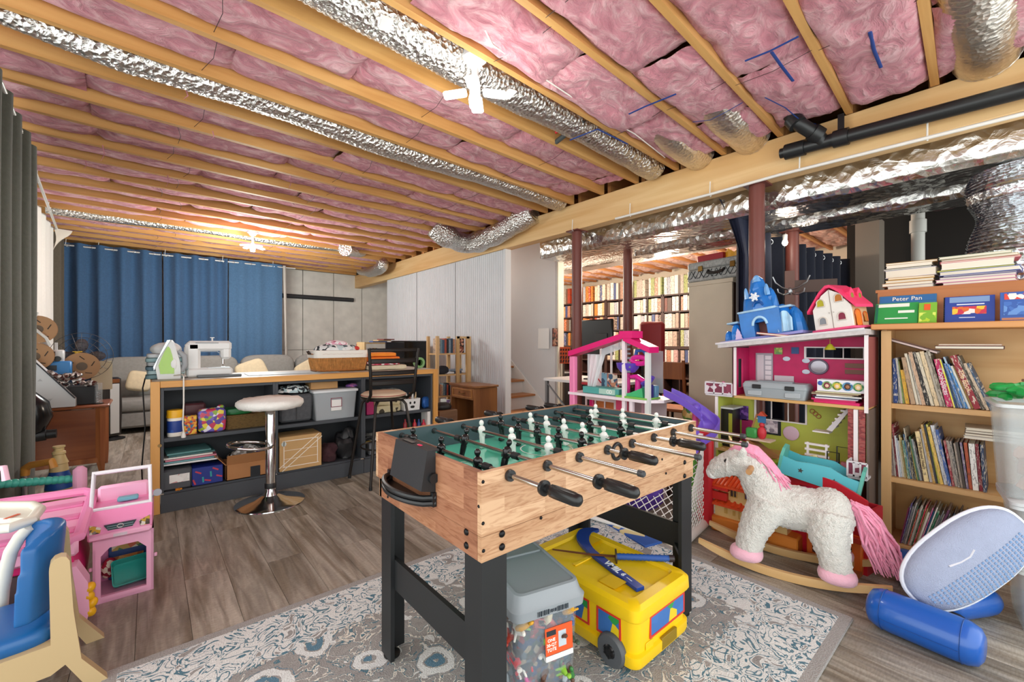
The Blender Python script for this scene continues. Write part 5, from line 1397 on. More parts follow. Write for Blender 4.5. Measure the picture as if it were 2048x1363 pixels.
part('yellow_reel',MB().lathe([(.0,-.02),(.035,-.02),(.035,-.012),(.02,-.01),(.02,.01),(.035,.012),(.035,.02),(0,.02)],c=at(155,706,y=6.05),n=16),P('#d8b01c',.4),fn,label='small yellow reel')  # a loose yellow reel, attached to the fan as a part
x0,x1,z1=sp3(148,192,772,5.75)
solo('black_box','matt black box on the cabinet under the heap of scraps','box',MB().box((0,.11,(z1-DZ)/2),(x1-x0+.14,.22,z1-DZ),b=.005),P('#26272a',.6),((x0+x1)/2-.07,5.74,DZ))
rs_=random.Random(5)
for k in range(16):
 px,py=rs_.uniform(104,186),rs_.uniform(745,768)
 lab=nth(k)+' crinkled scrap in the glossy heap between printer and fan'
 solo('foil_scrap',lab,'scrap',MB().ell((0,0,0),(.05,.03,.022),10,6,jit=.9),PRINT(['#1a1a1c','#8d7f78','#e9e4e0','#5a2f2a','#2b2d33'],40,.2),at(px,py,y=5.72+.02*rs_.random()),(rs_.uniform(-.6,.6),rs_.uniform(-.6,.6),rs_.uniform(0,3)))
tb=thing('glass_trophy','small clear tube with a metal spring standing on the cabinet edge','ornament',(at(197,806,y=5.74).x,5.74,DZ))
obj('tube_glass',MB().lathe([(.028,.0),(.028,.20)],n=16),P('#cfd6d8',.1,alpha=.3),tb)
obj('spring',MB().tube([(.012*math.cos(a),.012*math.sin(a),.01+a*.0035)for a in[i*.5 for i in range(60)]],.0025,5),STEEL,tb)
obj('foot',MB().lathe([(.04,0),(.04,.006),(0,.008)],n=16),BLACK,tb)
solo('cream_paper','sheet of cream printed paper standing beside the fan','paper',MB().grid(lambda u,v:(.16*u,.015*math.sin(u*4),.30*v),6,4),P('#e2d8b8',.8),(at(182,770,y=6.1).x,6.13,DZ+.10),.3)
# black hose elbow and nozzle
el=thing('vacuum_elbow','thick glossy black hose elbow poking out past the curtain','hose',at(62,830,y=5.35))
part('elbow',MB().tube([Vector((at(-10,850,y=5.3).x,5.3,.10)),Vector((at(-10,850,y=5.3).x,5.3,.55)),at(20,800,y=5.3),at(48,803,y=5.3),at(64,815,y=5.3),at(69,832,y=5.3),at(60,850,y=5.3),at(40,862,y=5.3)],[.10,.10,.10,.105,.11,.11,.105,.09],20),P('#16171a',.2),el)
part('nozzle',MB().tube([at(40,874,y=5.30),at(92,868,y=5.30),at(93,868,y=5.30),at(113,866,y=5.30)],[.055,.05,.038,.036],18),P('#141517',.45),el)
# ------------------------------------------------------------------ foreground toys beside the curtain
PK=P('#ec8fbd',.4);PKL=P('#f3b3d2',.4);MAG=P('#d81f70',.4);OFFW=P('#e6e2d4',.4)
# pink crate frame on the floor and toy van front on it
bx0=thing('pink_crate','pink open-fronted plastic toy frame standing on the laminate','toy crate',(-.098,2.95,.001))
w,dp,hh=.222,.24,.31
fr=MB();fr.panel(w,hh,.018,[(.028,.03,w-.028,hh-.05)],(-w/2,-dp/2,0))
obj('front_frame',fr,PKL,bx0,smooth=0)
obj('corner_brace',MB().prism([(-w/2+.028,hh-.05),(-w/2+.028,hh-.085),(-w/2+.06,hh-.05)],-dp/2,-dp/2+.018,'y'),PKL,bx0)
obj('corner_brace',MB().prism([(w/2-.028,hh-.05),(w/2-.06,hh-.05),(w/2-.028,hh-.085)],-dp/2,-dp/2+.018,'y'),PKL,bx0)
for sx in(-1,1):obj('side_wall',MB().box((sx*(w/2-.005),0,hh/2),(.010,dp,hh)),PK,bx0)
obj('rear_wall',MB().box((0,dp/2-.01,hh/2),(w,.008,hh)),PK,bx0)
obj('floor_panel',MB().box((0,0,.008),(w,dp,.014)),PKL,bx0);obj('roof_panel',MB().box((0,0,hh-.006),(w,dp,.012)),PKL,bx0)
for sx,z in((-1,.17),(1,.17)):obj('hinge_peg',MB().box((sx*(w/2+.007),-dp/2+.01,z),(.014,.012,.018),b=.003),PKL,bx0)
bk=thing('picture_book','dark blue picture book standing inside the pink frame','book',(bx0.location.x+.01,3.035,.018),(R(-6),0,0))
obj('cover',MB().box((0,0,.13),(.155,.02,.25),b=.003),P('#1c3d7a',.5),bk)
obj('printed_picture',MB().box((0,-.011,.185),(.13,.002,.08)),PRINT(['#3f7a4a','#c9a24a','#d86a3a','#2f5f3c','#e8dcc0'],34),bk)
obj('printed_picture',MB().box((.0,-.011,.085),(.12,.002,.06)),PRINT(['#b4632f','#d9a55f','#7a3a22','#d98a3a'],30),bk)
tt=thing('teal_tray','small translucent teal tray lying tilted inside the pink frame','tray',(bx0.location.x+.02,2.945,.07),(R(52),0,R(8)))
obj('tray',tub(.15,.13,.05,.004,.015,.9),P('#2aa89c',.25,alpha=.85),tt)
solo('striped_ribbon','red and cream striped fabric scrap inside the pink frame','ribbon',lump(MB(),(bx0.location.x-.06,2.99,.10),(.03,.03,.05),41,.8,.3),PRINT(['#b1253c','#e8d9c0','#8c1c2e'],60))
# van front
vn=thing('toy_van_cab','pink toy van cab with white windshield frame on the pink crate','toy van',(-.105,2.95,.312),R(-2))
w=.232
cab=MB()
cab.prism([(-.13,0),(-.145,.03),(-.14,.075),(-.115,.11),(-.09,.135),(.10,.135),(.10,0)],-w/2,w/2,'x')
obj('hood',cab,PK,vn,smooth=20)
wf=MB()
def wpost(a,b_,r=.011):return MB().tube([a,b_],r,8)
c=[(-w/2+.006,-.088,.13),(w/2-.006,-.088,.13),(w/2-.012,-.03,.295),(-w/2+.012,-.03,.295)]
wf.tube([*c],.013,8,closed=True)
obj('windshield_frame',wf,P('#eceaf0',.4),vn)
obj('seat_back',MB().box((0,.05,.16),(w*.86,.03,.10),b=.012),PKL,vn)
obj('dash_panel',MB().box((.02,-.03,.15),(.08,.04,.02),b=.005),P('#6aa5b5',.4),vn)
gr=MB().prism([(-.058,.068),(.058,.068),(.044,.092-.05),(-.044,.042)],-.152,-.138,'y')
obj('grille',gr,P('#2c3c44',.4),vn)
for z in(.05,.06):obj('grille_bar',MB().box((0,-.153,z),(.095,.003,.003)),P('#8fa6ad',.3,.6),vn)
obj('emblem',MB().tube([(.011*math.cos(a),-.155,.056+.009*math.sin(a))for a in[2*PI*i/16 for i in range(16)]],.0022,6,closed=True),P('#c9c9c9',.3,.7),vn)
for sx in(-1,1):obj('headlight',MB().prism([(sx*.068,.060),(sx*.108,.078),(sx*.108,.035),(sx*.072,.035)],-.149,-.138,'y'),PRINT(['#4a3c34','#c9a23a','#8a8078','#e0d8cc','#5a4a3c'],70,.3),vn)
obj('bumper',MB().box((0,-.142,.014),(w,.02,.03),b=.008),PKL,vn)
obj('number_plate',MB().box((.0,-.153,.014),(.05,.003,.014)),P('#d8c9d4',.4),vn)
obj('mirror',MB().cyl((w/2+.02,-.07,.165),(w/2+.02,-.078,.165),.018,n=16).tube([(w/2-.01,-.07,.14),(w/2+.02,-.07,.16)],.004,6),P('#9a9aa2',.3,.3),vn)
# large pink tray toy
tr=thing('pink_play_bed','large pink ribbed plastic toy bed filling the corner below the curtain','toy bed',(-.50,3.1,0))
def tp(px,py,t):return at(px,py,t=t)
def quadbox(a,b_,c,d,th):
 """Slab through four corner points, thickness th downwards."""
 m=MB();v=[Vector(q)for q in(a,b_,c,d)];dn=Vector((0,0,-th))
 return m.add(v+[q+dn for q in v],[(0,1,2,3),(7,6,5,4),(0,4,5,1),(1,5,6,2),(2,6,7,3),(3,7,4,0)])
zt_=.50
def zz_(px,py,z):return at(px,py,z=z)
part('tray_floor',quadbox(Vector((-.92,2.62,.40)),Vector((-.245,2.62,.40)),Vector((-.245,3.10,.46)),Vector((-.92,3.10,.46)),.02),PKL,tr,0)
for k in range(3):
 y=2.72+.14*k;z=.412+.0175*k
 part('tray_rib',MB().box((-.58,y,z+.004),(.66,.05,.018),b=.006),PK,tr)
part('tray_rim',MB().tube([(-.92,2.60,.41),(-.26,2.60,.41),(-.235,2.62,.412),(-.225,3.08,.475),(-.26,3.12,.48),(-.95,3.12,.50)],.022,8),PK,tr)
part('tray_skirt',MB().box((-.575,2.605,.375),(.68,.03,.07),b=.012),PKL,tr)
part('body_shell',MB().prism([(-.95,.02),(-.25,.02),(-.235,.20),(-.26,.34),(-.95,.34)],2.64,3.06,'y'),MAG,tr,20)
part('side_opening',MB().box((-.55,2.632,.20),(.34,.012,.20),b=.004),P('#4a3a3e',.6),tr)
part('end_panel',MB().prism([(-.33,.012),(-.215,.012),(-.20,.10),(-.205,.22),(-.24,.30),(-.33,.30)],2.58,2.66,'y'),PKL,tr,20)
for k in range(4):part('braided_trim',MB().ell((-.20+.006*math.sin(k*2),2.60,.085+.034*k),(.020,.022,.024),12,8,rot=Matrix.Rotation(.5 if k%2 else-.5,3,'Y')),P('#f0b414',.35),tr)
# bead bar
part('post',MB().box(tp(160,968,2.55),(.062,.05,.22),b=.02),PKL,tr)
a,b_=at(0,968,t=2.3),at(146,957,t=2.55)
bead=MB()
for k in range(12):bead.ell(a.lerp(b_,k/11),(.0245,.0245,.0235),14,10)
o=part('beaded_bar',bead,P('#45b5a4',.4),tr)
# off-white tray of a play table at the picture edge
wt=thing('play_table','off-white moulded play table edge with a curved leg and pink dome','play table',at(10,1060,t=1.9)*1)
zt3=.565
part('table_top',quadbox(at(-60,1035,z=zt3),at(80,1035,z=zt3),at(70,1010,z=zt3),at(-60,1010,z=zt3),.035),OFFW,wt,0)
part('table_rim',MB().tube([at(-60,1062,z=zt3),at(20,1055,z=zt3),at(62,1040,z=zt3),at(80,1018,z=zt3),at(66,1010,z=zt3+.005),at(-60,1011,z=zt3+.005)],.018,10),OFFW,wt)
part('table_leg',MB().tube([at(60,1052,t=1.64),at(40,1072,t=1.64),at(22,1102,t=1.64),at(12,1140,t=1.64),at(4,1180,t=1.64),at(-4,1280,t=1.64),Vector((*at(-6,1300,t=1.64).xy,.002))],[.018,.02,.021,.021,.021,.02,.02],12),OFFW,wt)
part('printed_strip',MB().box(at(24,1032,z=zt3+.004),(.05,.012,.002),rz=.9),P('#d86a4a',.5),wt)
part('purple_knob',MB().ell(at(-22,1040,t=1.75),(.05,.05,.05),16,10),P('#7a5ec0',.4),wt)
part('pink_arch',MB().tube([at(-30,940,t=2.0),at(8,935,t=2.0),at(12,960,t=2.0)],.014,8),P('#f0c9dc',.4),wt)
part('arch_post',MB().cyl(at(-22,950,t=2.0),at(-22,1015,t=2.0),.018),P('#f0c9dc',.4),wt)
# child's chair, blue and tan
BL=P('#1a5f9e',.35);TAN=P('#c4ab80',.45)
kc=thing('child_chair','blue and tan plastic child chair at the picture edge','child chair',(-.262,2.34,.001),R(186))
def curvepanel(x0,bow,yw,z0,z1,th,lean):
 m=MB()
 nu,nv=12,8
 def s(off):
  def f(u,v):
   y=(u-.5)*2*yw*(1-.10*v*v);z=z0+(z1-z0)*v-(.035*(abs(u-.5)*2)**4 if v>.9 else 0)
   return(x0+bow*(1-(2*u-1)**2)*-1+lean*v+off,y,z)
  return f
 m.grid(s(0),nu,nv);m.grid(s(th),nu,nv)
 for e in(0,1):
  m.grid(lambda u,v:tuple(Vector(s(0)(e,v)).lerp(Vector(s(th)(e,v)),u)),2,nv);m.grid(lambda u,v:tuple(Vector(s(0)(u,e)).lerp(Vector(s(th)(u,e)),v)),nu,2)
 return m
bp_=curvepanel(.070,.070,.158,.285,.575,.045,-.02)
me_=remesh(bp_,.008,6)
me_.materials.append(BL);put('backrest',me_,kc)
sm_=MB().ell((.20,0,.225),(.20,.165,.035),28,12,e=.4)
obj('seat',sm_,BL,kc,smooth=60)
for sy in(-1,1):
 y=.165*sy
 m=MB().prism([(-.13,0),(-.075,0),(-.015,.12),(.02,.10),(.30,.10),(.34,0),(.39,0),(.36,.20),(.02,.205),(.024,.46),(.020,.485),(.010,.498),(-.005,.502),(-.018,.497),(-.026,.48),(-.035,.30),(-.055,.12)],y-.022,y+.022,'y')
 obj('side_frame',m,TAN,kc,smooth=20)
obj('front_apron',MB().box((.30,0,.15),(.03,.31,.10),b=.01),TAN,kc)
obj('rear_apron',MB().box((-.012,0,.15),(.03,.31,.10),b=.01),TAN,kc)
# orange handle trolley and blue cone toy
tl=thing('walker_handle','orange and silver toy walker handle behind the bead bar','toy walker',(at(50,1000,t=2.75).x,at(50,1000,t=2.75).y,0))
part('silver_post',MB().cyl(Vector((*at(50,1000,t=2.75).xy,.001)),at(50,945,t=2.75),.017,n=14),P('#b9bdc0',.3,.8),tl)
part('handle',MB().tube([at(50,950,t=2.75),at(51,936,t=2.75),at(60,930,t=2.75),at(104,922,t=2.75),at(108,935,t=2.75)],[.022,.024,.022,.022,.020],10),P('#d99a44',.4),tl)
cp_=at(118,975,t=3.0)
ct=thing('cone_toy','blue and cream cone-shaped toy with a stacked cream neck','toy',(cp_.x,cp_.y,.001))
obj('body',MB().lathe([(.085,0),(.082,.12),(.06,.16)],n=24),P('#234a8f',.4),ct)
obj('middle_band',MB().lathe([(.075,.14),(.078,.20),(.066,.235)],n=24),P('#d9b98a',.4),ct)
obj('shoulder',MB().lathe([(.072,.23),(.066,.29),(.046,.355)],n=24),P('#2457a8',.4),ct)
obj('neck',MB().lathe([(.050,.35),(.044,.40),(.050,.405),(.040,.43),(.030,.465),(.036,.47),(.034,.485),(.026,.49),(.026,.51),(.032,.515),(.032,.525),(0,.526)],n=20),P('#e6d096',.45),ct)
# ------------------------------------------------------------------ books
def _bookmesh():
 c=MB();c.box((.02,0,.5),(.04,1,1)).box((.5,-.47,.5),(1,.06,1)).box((.5,.47,.5),(1,.06,1))
 p=MB();p.box((.49,0,.5),(.94,.9,.965))
 return c.mesh('cover',OBJCOL(.5,.8),0),p.mesh('pages',P('#e4dcc8',.8),0)
BK_C,BK_P=_bookmesh()
BKD_C=BK_C.copy();BKD_C.materials[0]=OBJCOL(.5,-.6)
def book(label,loc,th,h,d,color,rot=(0,0,0),group=None,plain=False,name='book',pages=True):
 """Upright book: spine towards local -x, thickness along y."""
 o=put(name,BKD_C if plain else BK_C,None,loc,rot,(d,th,h),color)
 tag(o,label,'book',group)
 if pages:put('pages',BK_P,o)
 return o
def cname(h):
 r,g,b=(int(h[i:i+2],16)for i in(1,3,5))
 mx,mn=max(r,g,b),min(r,g,b);s=(mx-mn)/max(1,mx)
 if s<.14:return 'black' if mx<60 else 'dark grey' if mx<110 else 'grey' if mx<175 else 'white'
 hue=(60*((g-b)/(mx-mn)%6)if mx==r else 60*((b-r)/(mx-mn)+2)if mx==g else 60*((r-g)/(mx-mn)+4))%360
 dk='dark ' if mx<115 else 'pale ' if s<.32 else ''
 if hue<12 or hue>345:n='red'
 elif hue<42:n=('brown' if mx<150 else 'cream' if s<.32 else 'tan' if s<.55 else 'orange')
 elif hue<70:n='yellow' if s>.45 else 'beige'
 elif hue<165:n='green'
 elif hue<195:n='teal'
 elif hue<255:n='blue'
 elif hue<290:n='purple'
 else:n='pink'
 return(dk if n not in('cream',)else '')+n
 # ------------------------------------------------------------------ dark bookcases of the back room
DK=P('#3d2722',.5,var=.1,vs=5)
LX=8.0
ROWZ=[2.225,1.884,1.543,1.162,.86,.557,.25]
rl_=random.Random(21)
PAL_A=['#d9d2c6','#e6e0d6','#cbbfb0','#dccfc2','#b9a596','#e2dcd6','#a88470','#c08a70','#7a4a40','#d0c2ac','#4a5a86','#a8b0ba','#dcd8d0','#b4aca0','#e2ded8','#5a4a42','#98a468','#c8a4a0','#e9e6e2','#d4d0ca']
PAL_W=['#c8642f','#e08a4a','#d9b07c','#e6d3b8','#b5482a','#f0dfc8','#7a5a46','#d8c0a0','#4a5a8f','#8f8f8a','#c9843a']
nb=0
BAYN=['wardrobe-side bookcase','middle dark bookcase','stair-side bookcase']
ROWN=['top','second','third','fourth','fifth','sixth']
for u,y0 in enumerate((3.24,4.67,6.10)):
 y1=y0+1.43
 t=thing('dark_bookcase','dark brown cubby bookcase full of books, '+('half hidden behind the beige wardrobe','standing between its two neighbours','standing nearest the stair wall')[u],'bookcase',(LX,y0,0))
 for yy in(y0+.018,y1-.018):part('side',MB().box((LX+.16,yy,1.12),(.32,.035,2.24)),DK,t)
 for k in range(1,4):part('divider',MB().box((LX+.17,y0+k*1.43/4,1.12),(.30,.016,2.2)),DK,t)
 for k,z in enumerate(ROWZ):part('shelf',MB().box((LX+.16,(y0+y1)/2,z-.012),(.32,1.40,.06 if k==3 else .03)),DK,t)
 part('back',MB().box((LX+.325,(y0+y1)/2,1.12),(.01,1.42,2.24)),DK,t)
 for r_ in range(5):
  idx=0
  for c in range(4):
   ya,yb=y0+c*1.43/4+.022,y0+(c+1)*1.43/4-.022
   if yb<4.06 or(u==2 and r_==4):continue
   y=yb
   if r_==0:H=.39
   else:H=ROWZ[r_-1]-ROWZ[r_]-.04
   while y>ya+.03:
    th=min(rl_.uniform(.058,.098),y-ya)
    pal=PAL_W if(u==2 and rl_.random()<.6)else PAL_A
    col=rl_.choice(pal)
    h=H*rl_.uniform(.90,.99)
    lab=f'{cname(col)} book, {nth(idx)} from the stair end, {ROWN[r_]} row of the {BAYN[u]}'
    book(lab,(LX+.012+.02*rl_.random(),y-th/2,ROWZ[r_]+.004),th*.97,h,.22,col,(0,0,0),'books packed in the dark bookcases',plain=rl_.random()<.8,pages=False)
    nb+=1;idx+=1
    y-=th
    # ------------------------------------------------------------------ television corner by the partition
tv=thing('television','black flat-screen television behind the end of the counter','television',(3.02,5.95,0),R(0))
ms=thing('media_shelf','low pale wooden shelf unit carrying the television','shelf',(2.85,6.12,0))
PALE=WOOD('#d6ba8c','#bf9d6a','z',10,.55)
for x in(2.36,3.34):part('side',MB().box((x,6.2,.63),(.025,.30,1.26)),PALE,ms)
for z in(.05,.45,.80,1.245):part('shelf',MB().box((2.85,6.2,z),(.96,.30,.022)),PALE,ms)
tv.location=(3.02,5.95,.0)
obj('screen_case',MB().box((0,0,1.07),(.62,.05,.42),b=.012),P('#121315',.3),tv)
obj('screen',MB().box((.01,-.026,1.08),(.56,.003,.36)),P('#0a0c10',.12),tv)
obj('tv_stand',MB().box((0,.02,.43),(.10,.05,.84)).box((0,.02,.008),(.40,.2,.016)),BLACK,tv)
solo('monitor','blue-black monitor standing in front of the television','monitor',MB().box((0,0,1.04),(.30,.03,.44),b=.006).box((0,.01,.42),(.05,.03,.82)).box((0,0,.008),(.22,.15,.014)),P('#1b222b',.2),(2.70,5.80,0),R(6))
VC=['#e6e2dc','#b9c6d6','#3f5f8f','#d9d4cc','#8a5a4a','#c9a24a','#5a6a74']
for k in range(7):book(f'{cname(VC[k])} upright case, {nth(k)} from the window side on the media shelf',(2.40+0,6.06,.815),.02,.36,.14,VC[k],(0,0,R(90))).location=(2.392+.024*k,6.07,.812)
for k in range(3):solo('flat_case',['blue','tan','dark red'][k]+' flat case lying on top of the media shelf','case',MB().box((0,0,0),(.22,.14,.016)),P(['#3a558f','#c9a878','#7a3030'][k],.5),(2.60+.06*k,6.16,1.266+.017*k),.2*k)
# pine tower with films and clothes
tw=thing('pine_shelf_tower','tall pale pine open shelf beside the white partition','shelf',(3.10,5.05,0))
TX=lambda px:at(px,740,y=4.92).x
PNE=WOOD('#d9b584','#c49a62','z',12,.55)
zt4=at(905,672,y=4.92).z
pxs=[876,917,938]
for px,w in((876,.04),(917,.045),(938,.075)):
 part('post',MB().box((TX(px),4.94,zt4/2),(w,.03,zt4)),PNE,tw);part('post',MB().box((TX(px),5.18,zt4/2),(w,.03,zt4)),PNE,tw)
XA,XB=TX(874),TX(944)
TZ_=[at(905,y,y=4.92).z for y in(706,748,790,838)]+[.06]
for z in TZ_:part('shelf',MB().box(((XA+XB)/2,5.06,z-.01),(XB-XA-.02,.22,.02)),PNE,tw)
part('top_rail',MB().box((TX(927),4.94,zt4-.015),(TX(940)-TX(915),.03,.03)),PNE,tw)
FC=['#c9b09a','#b5523c','#2f4a62','#7a94a0','#20262c','#c48a6a','#45607a','#8a9aa8']
for row,(z,n_,hh)in enumerate(((TZ_[0],8,.20),(TZ_[2],10,.16),(TZ_[3],7,.15))):
 for k in range(n_):
  w=(TX(914)-TX(880))/n_
  col=FC[(k*3+row*2)%len(FC)]
  book(f'{cname(col)} film case, {nth(k)} from the counter, '+('upper','lower','bottom')[row]+' shelf of the pine tower',(TX(880)+w*(k+.5),4.97,z+.001),w*.92,hh*(1-.05*(k%3)),.13,col,(0,0,R(90)),plain=True,name='film_case')
solo('framed_photo','small reddish photograph standing in the pine tower beside the films','picture',MB().box((0,0,.10),(.085,.012,.20)),PRINT(['#3a1f1a','#8a4a38','#d9a58a','#20140f'],34),(TX(928),4.99,TZ_[0]+.001))
mb=MB();lump(mb,(TX(893),5.04,TZ_[1]+.045),(.10,.07,.07),51,.6,.25)
solo('dark_cap','black and blue cap on the middle shelf of the pine tower','cap',mb,P('#22252d',.8))  # soft dark cap
for k in range(3):solo('folded_shirt',['white','slate blue','grey-blue'][k]+' folded shirt on the middle shelf of the pine tower','shirt',slab(MB(),-.09,.09,-.06,.06,0,.03,seed=60+k),P(['#e2e4e6','#4a5568','#8492a2'][k],.85),(TX(905)+.03*k,5.05,TZ_[1]+.001+.0*k+(.0,.0305,.061)[k]*0+.0)if k==0 else(TX(918)+.012*k,5.05,TZ_[1]+.032*(k-1)+.001))
# nightstand
WAL=WOOD('#8a5a32','#65391c','z',8,.4)
ns=thing('walnut_nightstand','brown wooden nightstand with one drawer beside the white partition','nightstand',(3.05,4.37,0))
NX0,NX1,NY0,NY1,NZ=2.90,3.24,4.10,4.62,.737
part('top',MB().box(((NX0+NX1)/2,(NY0+NY1)/2,NZ-.012),(NX1-NX0+.03,NY1-NY0+.03,.026),b=.005),WOOD('#8a5c36','#6b4122','y',8,.35),ns)
for y in(NY0+.01,NY1-.01):part('side_panel',MB().box(((NX0+NX1)/2,y,NZ/2-.015),(NX1-NX0,.02,NZ-.03)),WAL,ns)
part('back_panel',MB().box((NX1-.008,(NY0+NY1)/2,NZ/2),(.012,NY1-NY0-.04,NZ-.06)),WAL,ns)
dw=part('drawer',MB().box((NX0+.15,(NY0+NY1)/2,.64),(.30,NY1-NY0-.05,.14),b=.002),WAL,ns)
subpart('drawer_molding',MB().panel(NY1-NY0-.10,.10,.008,[(.012,.012,NY1-NY0-.112,.088)],(0,0,0)),WOOD('#a5743f','#8a5a2c','y',8,.4),dw).matrix_local=Matrix.Translation((NX0-.008,NY0+.05,.59))@Matrix.Rotation(R(90),4,'Z')@Matrix.Translation((0,-.008,0))
subpart('drawer_pull',MB().tube([(NX0-.004,4.30,.645),(NX0-.025,4.32,.635),(NX0-.025,4.40,.635),(NX0-.004,4.42,.645)],.006,8),P('#7a5c34',.35,.7),dw)
part('lower_shelf',MB().box(((NX0+NX1)/2,(NY0+NY1)/2,.12),(NX1-NX0-.02,NY1-NY0-.04,.02)),WAL,ns)
part('base_rail',MB().box((NX0+.012,(NY0+NY1)/2,.06),(.02,NY1-NY0-.04,.10)),WAL,ns)
# odds beside the counter end
p=at(893,842,y=4.6)
solo('game_box','green and white boxed set standing below the pine tower','box',MB().box((0,0,.09),(.06,.16,.18),b=.003),PRINT(['#2f7a5a','#cfe0e0','#8a7ab0','#e6e6ea'],14),(at(892,800,y=4.75).x,4.76,.34))
solo('box_stack_base','dark storage crate under the boxed set by the counter end','crate',MB().box((0,0,.165),(.26,.28,.33),b=.008),P('#3a332e',.7),(at(895,800,y=4.75).x,4.76,0))
solo('black_handbag','black bag lying by the counter end near the nightstand','bag',lump(MB(),(2.56,4.24,.52),(.10,.08,.05),71,.5),P('#1d1d1f',.5));
solo('small_crate','low brown crate beneath the black bag','crate',MB().box((2.56,4.24,.245),(.24,.24,.49),b=.006),WOOD('#6b4a30','#523420','x',9,.6))
# ------------------------------------------------------------------ library furniture seen past the posts
ws=thing('beige_wardrobe','tall beige wardrobe with a dark side, just past the girder','wardrobe',(4.78,2.06,0),R(-9))
WT=P('#d2c5b0',.7,var=.04,vs=4)
obj('front_panel',MB().box((-.24,0,.945),(.02,.50,1.85)),WT,ws)
obj('top_cornice',MB().box((.0,0,1.89),(.52,.53,.045),b=.004),WT,ws)
for s_ in(-1,1):obj('side_panel',MB().box((.005,s_*.245,.93),(.47,.018,1.86)),P('#4a2d1e',.5),ws)
obj('back_panel',MB().box((.235,0,.93),(.01,.48,1.86)),P('#4a2d1e',.5),ws)
obj('plinth',MB().box((-.02,0,.03),(.44,.47,.06)),WT,ws)
sc=thing('patterned_suitcase','old grey diamond-patterned suitcase with brass locks on the wardrobe','suitcase',(4.74,1.98,1.915),R(-9),scale=(1.1,1.1,1.2))
SCM=P('#a3a5a3',.6,var=.3,vs=45)
obj('case_body',MB().box((0,0,.055),(.42,.64,.11),b=.012),SCM,sc)
obj('case_lid',MB().box((0,0,.145),(.42,.64,.065),b=.014),SCM,sc)
for k in range(7):
 y=-.27+.09*k
 obj('diamond_line',MB().tube([(-.213,y-.045,.03),(-.213,y,.098),(-.213,y+.045,.03),(-.213,y,.002+.03),(-.213,y-.045,.098)],.0035,5),P('#33373a',.6),sc)
for y in(-.16,.17):obj('lock',MB().box((-.214,y,.112),(.012,.05,.05),b=.004),P('#8a6a34',.4,.7),sc)
obj('handle',MB().tube([(-.212,-.08,.085),(-.24,-.075,.065),(-.245,0,.055),(-.24,.075,.065),(-.212,.08,.085)],.012,10),P('#1e1a18',.5),sc)
solo('red_box','flat dark red box lying on the patterned suitcase','box',MB().box((0,0,.035),(.30,.30,.07),b=.004),P('#a3202c',.5),(4.74,2.10,2.133),R(-9))
mb=MB()
cr_=[(.14*math.cos(a),.14*math.sin(a))for a in[2*PI*i/24 for i in range(25)]]
for i in range(24):
 a,b_=cr_[i],cr_[(i+1)%24];h0=.05+.05*((i%4)/2 if i%4<=2 else(4-i%4)/2);j=(i+1)%24;h1=.05+.05*((j%4)/2 if j%4<=2 else(4-j%4)/2)
 mb.add([(*a,0),(*b_,0),(*b_,h1),(*a,h0)],[(0,1,2,3)])
solo('toy_crown','yellow toy crown sitting on the suitcase in front of the red box','crown',mb,P('#e5a325',.4),(4.70,1.86,2.133),0)  # toy crown, a full ring with points
solo('yellow_board','flat yellow-green game board lying at the back of the suitcase','board',MB().box((0,0,.01),(.14,.40,.02)),P('#b0a23a',.5),(4.88,1.86,2.133),R(-9))
solo('hanging_star','yellow paper sun hanging from the library joists','decoration',MB().tube([(0,0,.06),(0,0,.5)],.002,4).prism([((.07 if i%2==0 else .035)*math.cos(i*PI/8),(.07 if i%2==0 else .035)*math.sin(i*PI/8))for i in range(16)],-.004,.004,'x'),P('#e0a83a',.5),at(1415,474,t=5.6))
# far desk with a monitor seen from behind
dk=thing('white_desk','white-topped desk with a grey metal frame by the stair wall','desk',(4.35,3.55,0))
dx0=at(1102,760,t=5.1)
DXa,DXb,DYa,DYb,DZz=3.72,4.40,2.75,3.78,at(1120,762,t=5.0).z
part('desk_top',MB().box(((DXa+DXb)/2,(DYa+DYb)/2,DZz),(DXb-DXa,DYb-DYa,.03)),P('#e3e4e4',.5),dk)
for x in(DXa+.03,DXb-.03):
 for y in(DYa+.03,DYb-.03):part('leg',MB().box((x,y,(DZz-.015)/2),(.035,.035,DZz-.015)),P('#8b8f92',.4,.5),dk)
part('cross_brace',MB().tube([(DXa+.03,DYb-.04,DZz-.05),(DXa+.03,DYa+.3,.15)],.010,8),P('#8b8f92',.4,.5),dk)
part('modesty_panel',MB().box((DXb-.05,(DYa+DYb)/2,DZz*.5),(.012,DYb-DYa-.1,DZz*.8)),P('#3a2a2a',.6),dk)
mo=thing('black_monitor','large black monitor seen from behind on the white desk','monitor',(4.02,3.19,DZz+.0155),R(0))
obj('panel_back',MB().box((0,0,.50),(.05,.46,.42),b=.012),P('#0f1011',.4),mo)
obj('rear_plate',MB().box((-.029,-.08,.47),(.006,.18,.15),b=.002),P('#1a1b1c',.35),mo)
obj('neck',MB().box((0.01,0,.15),(.03,.06,.30)),BLACK,mo);obj('stand_foot',MB().box((0,0,.008),(.18,.26,.016)),BLACK,mo)
rc_=thing('red_chair','red high-backed chair beyond the black monitor','chair',(5.08,3.12,0),R(15))
obj('backrest',MB().box((0,0,1.25),(.08,.34,.56),b=.06),P('#8f1f28',.5),rc_);obj('seat',MB().box((.2,0,.48),(.44,.42,.09),b=.03),P('#8f1f28',.5),rc_)
for x,y in((0,-.17),(0,.17),(.38,-.17),(.38,.17)):obj('leg',MB().cyl((x,y,0),(x,y,.45),.018),BLACK,rc_)
for s_ in(-1,1):obj('back_support',MB().box((0,.12*s_,.75),(.03,.03,.60)),BLACK,rc_)
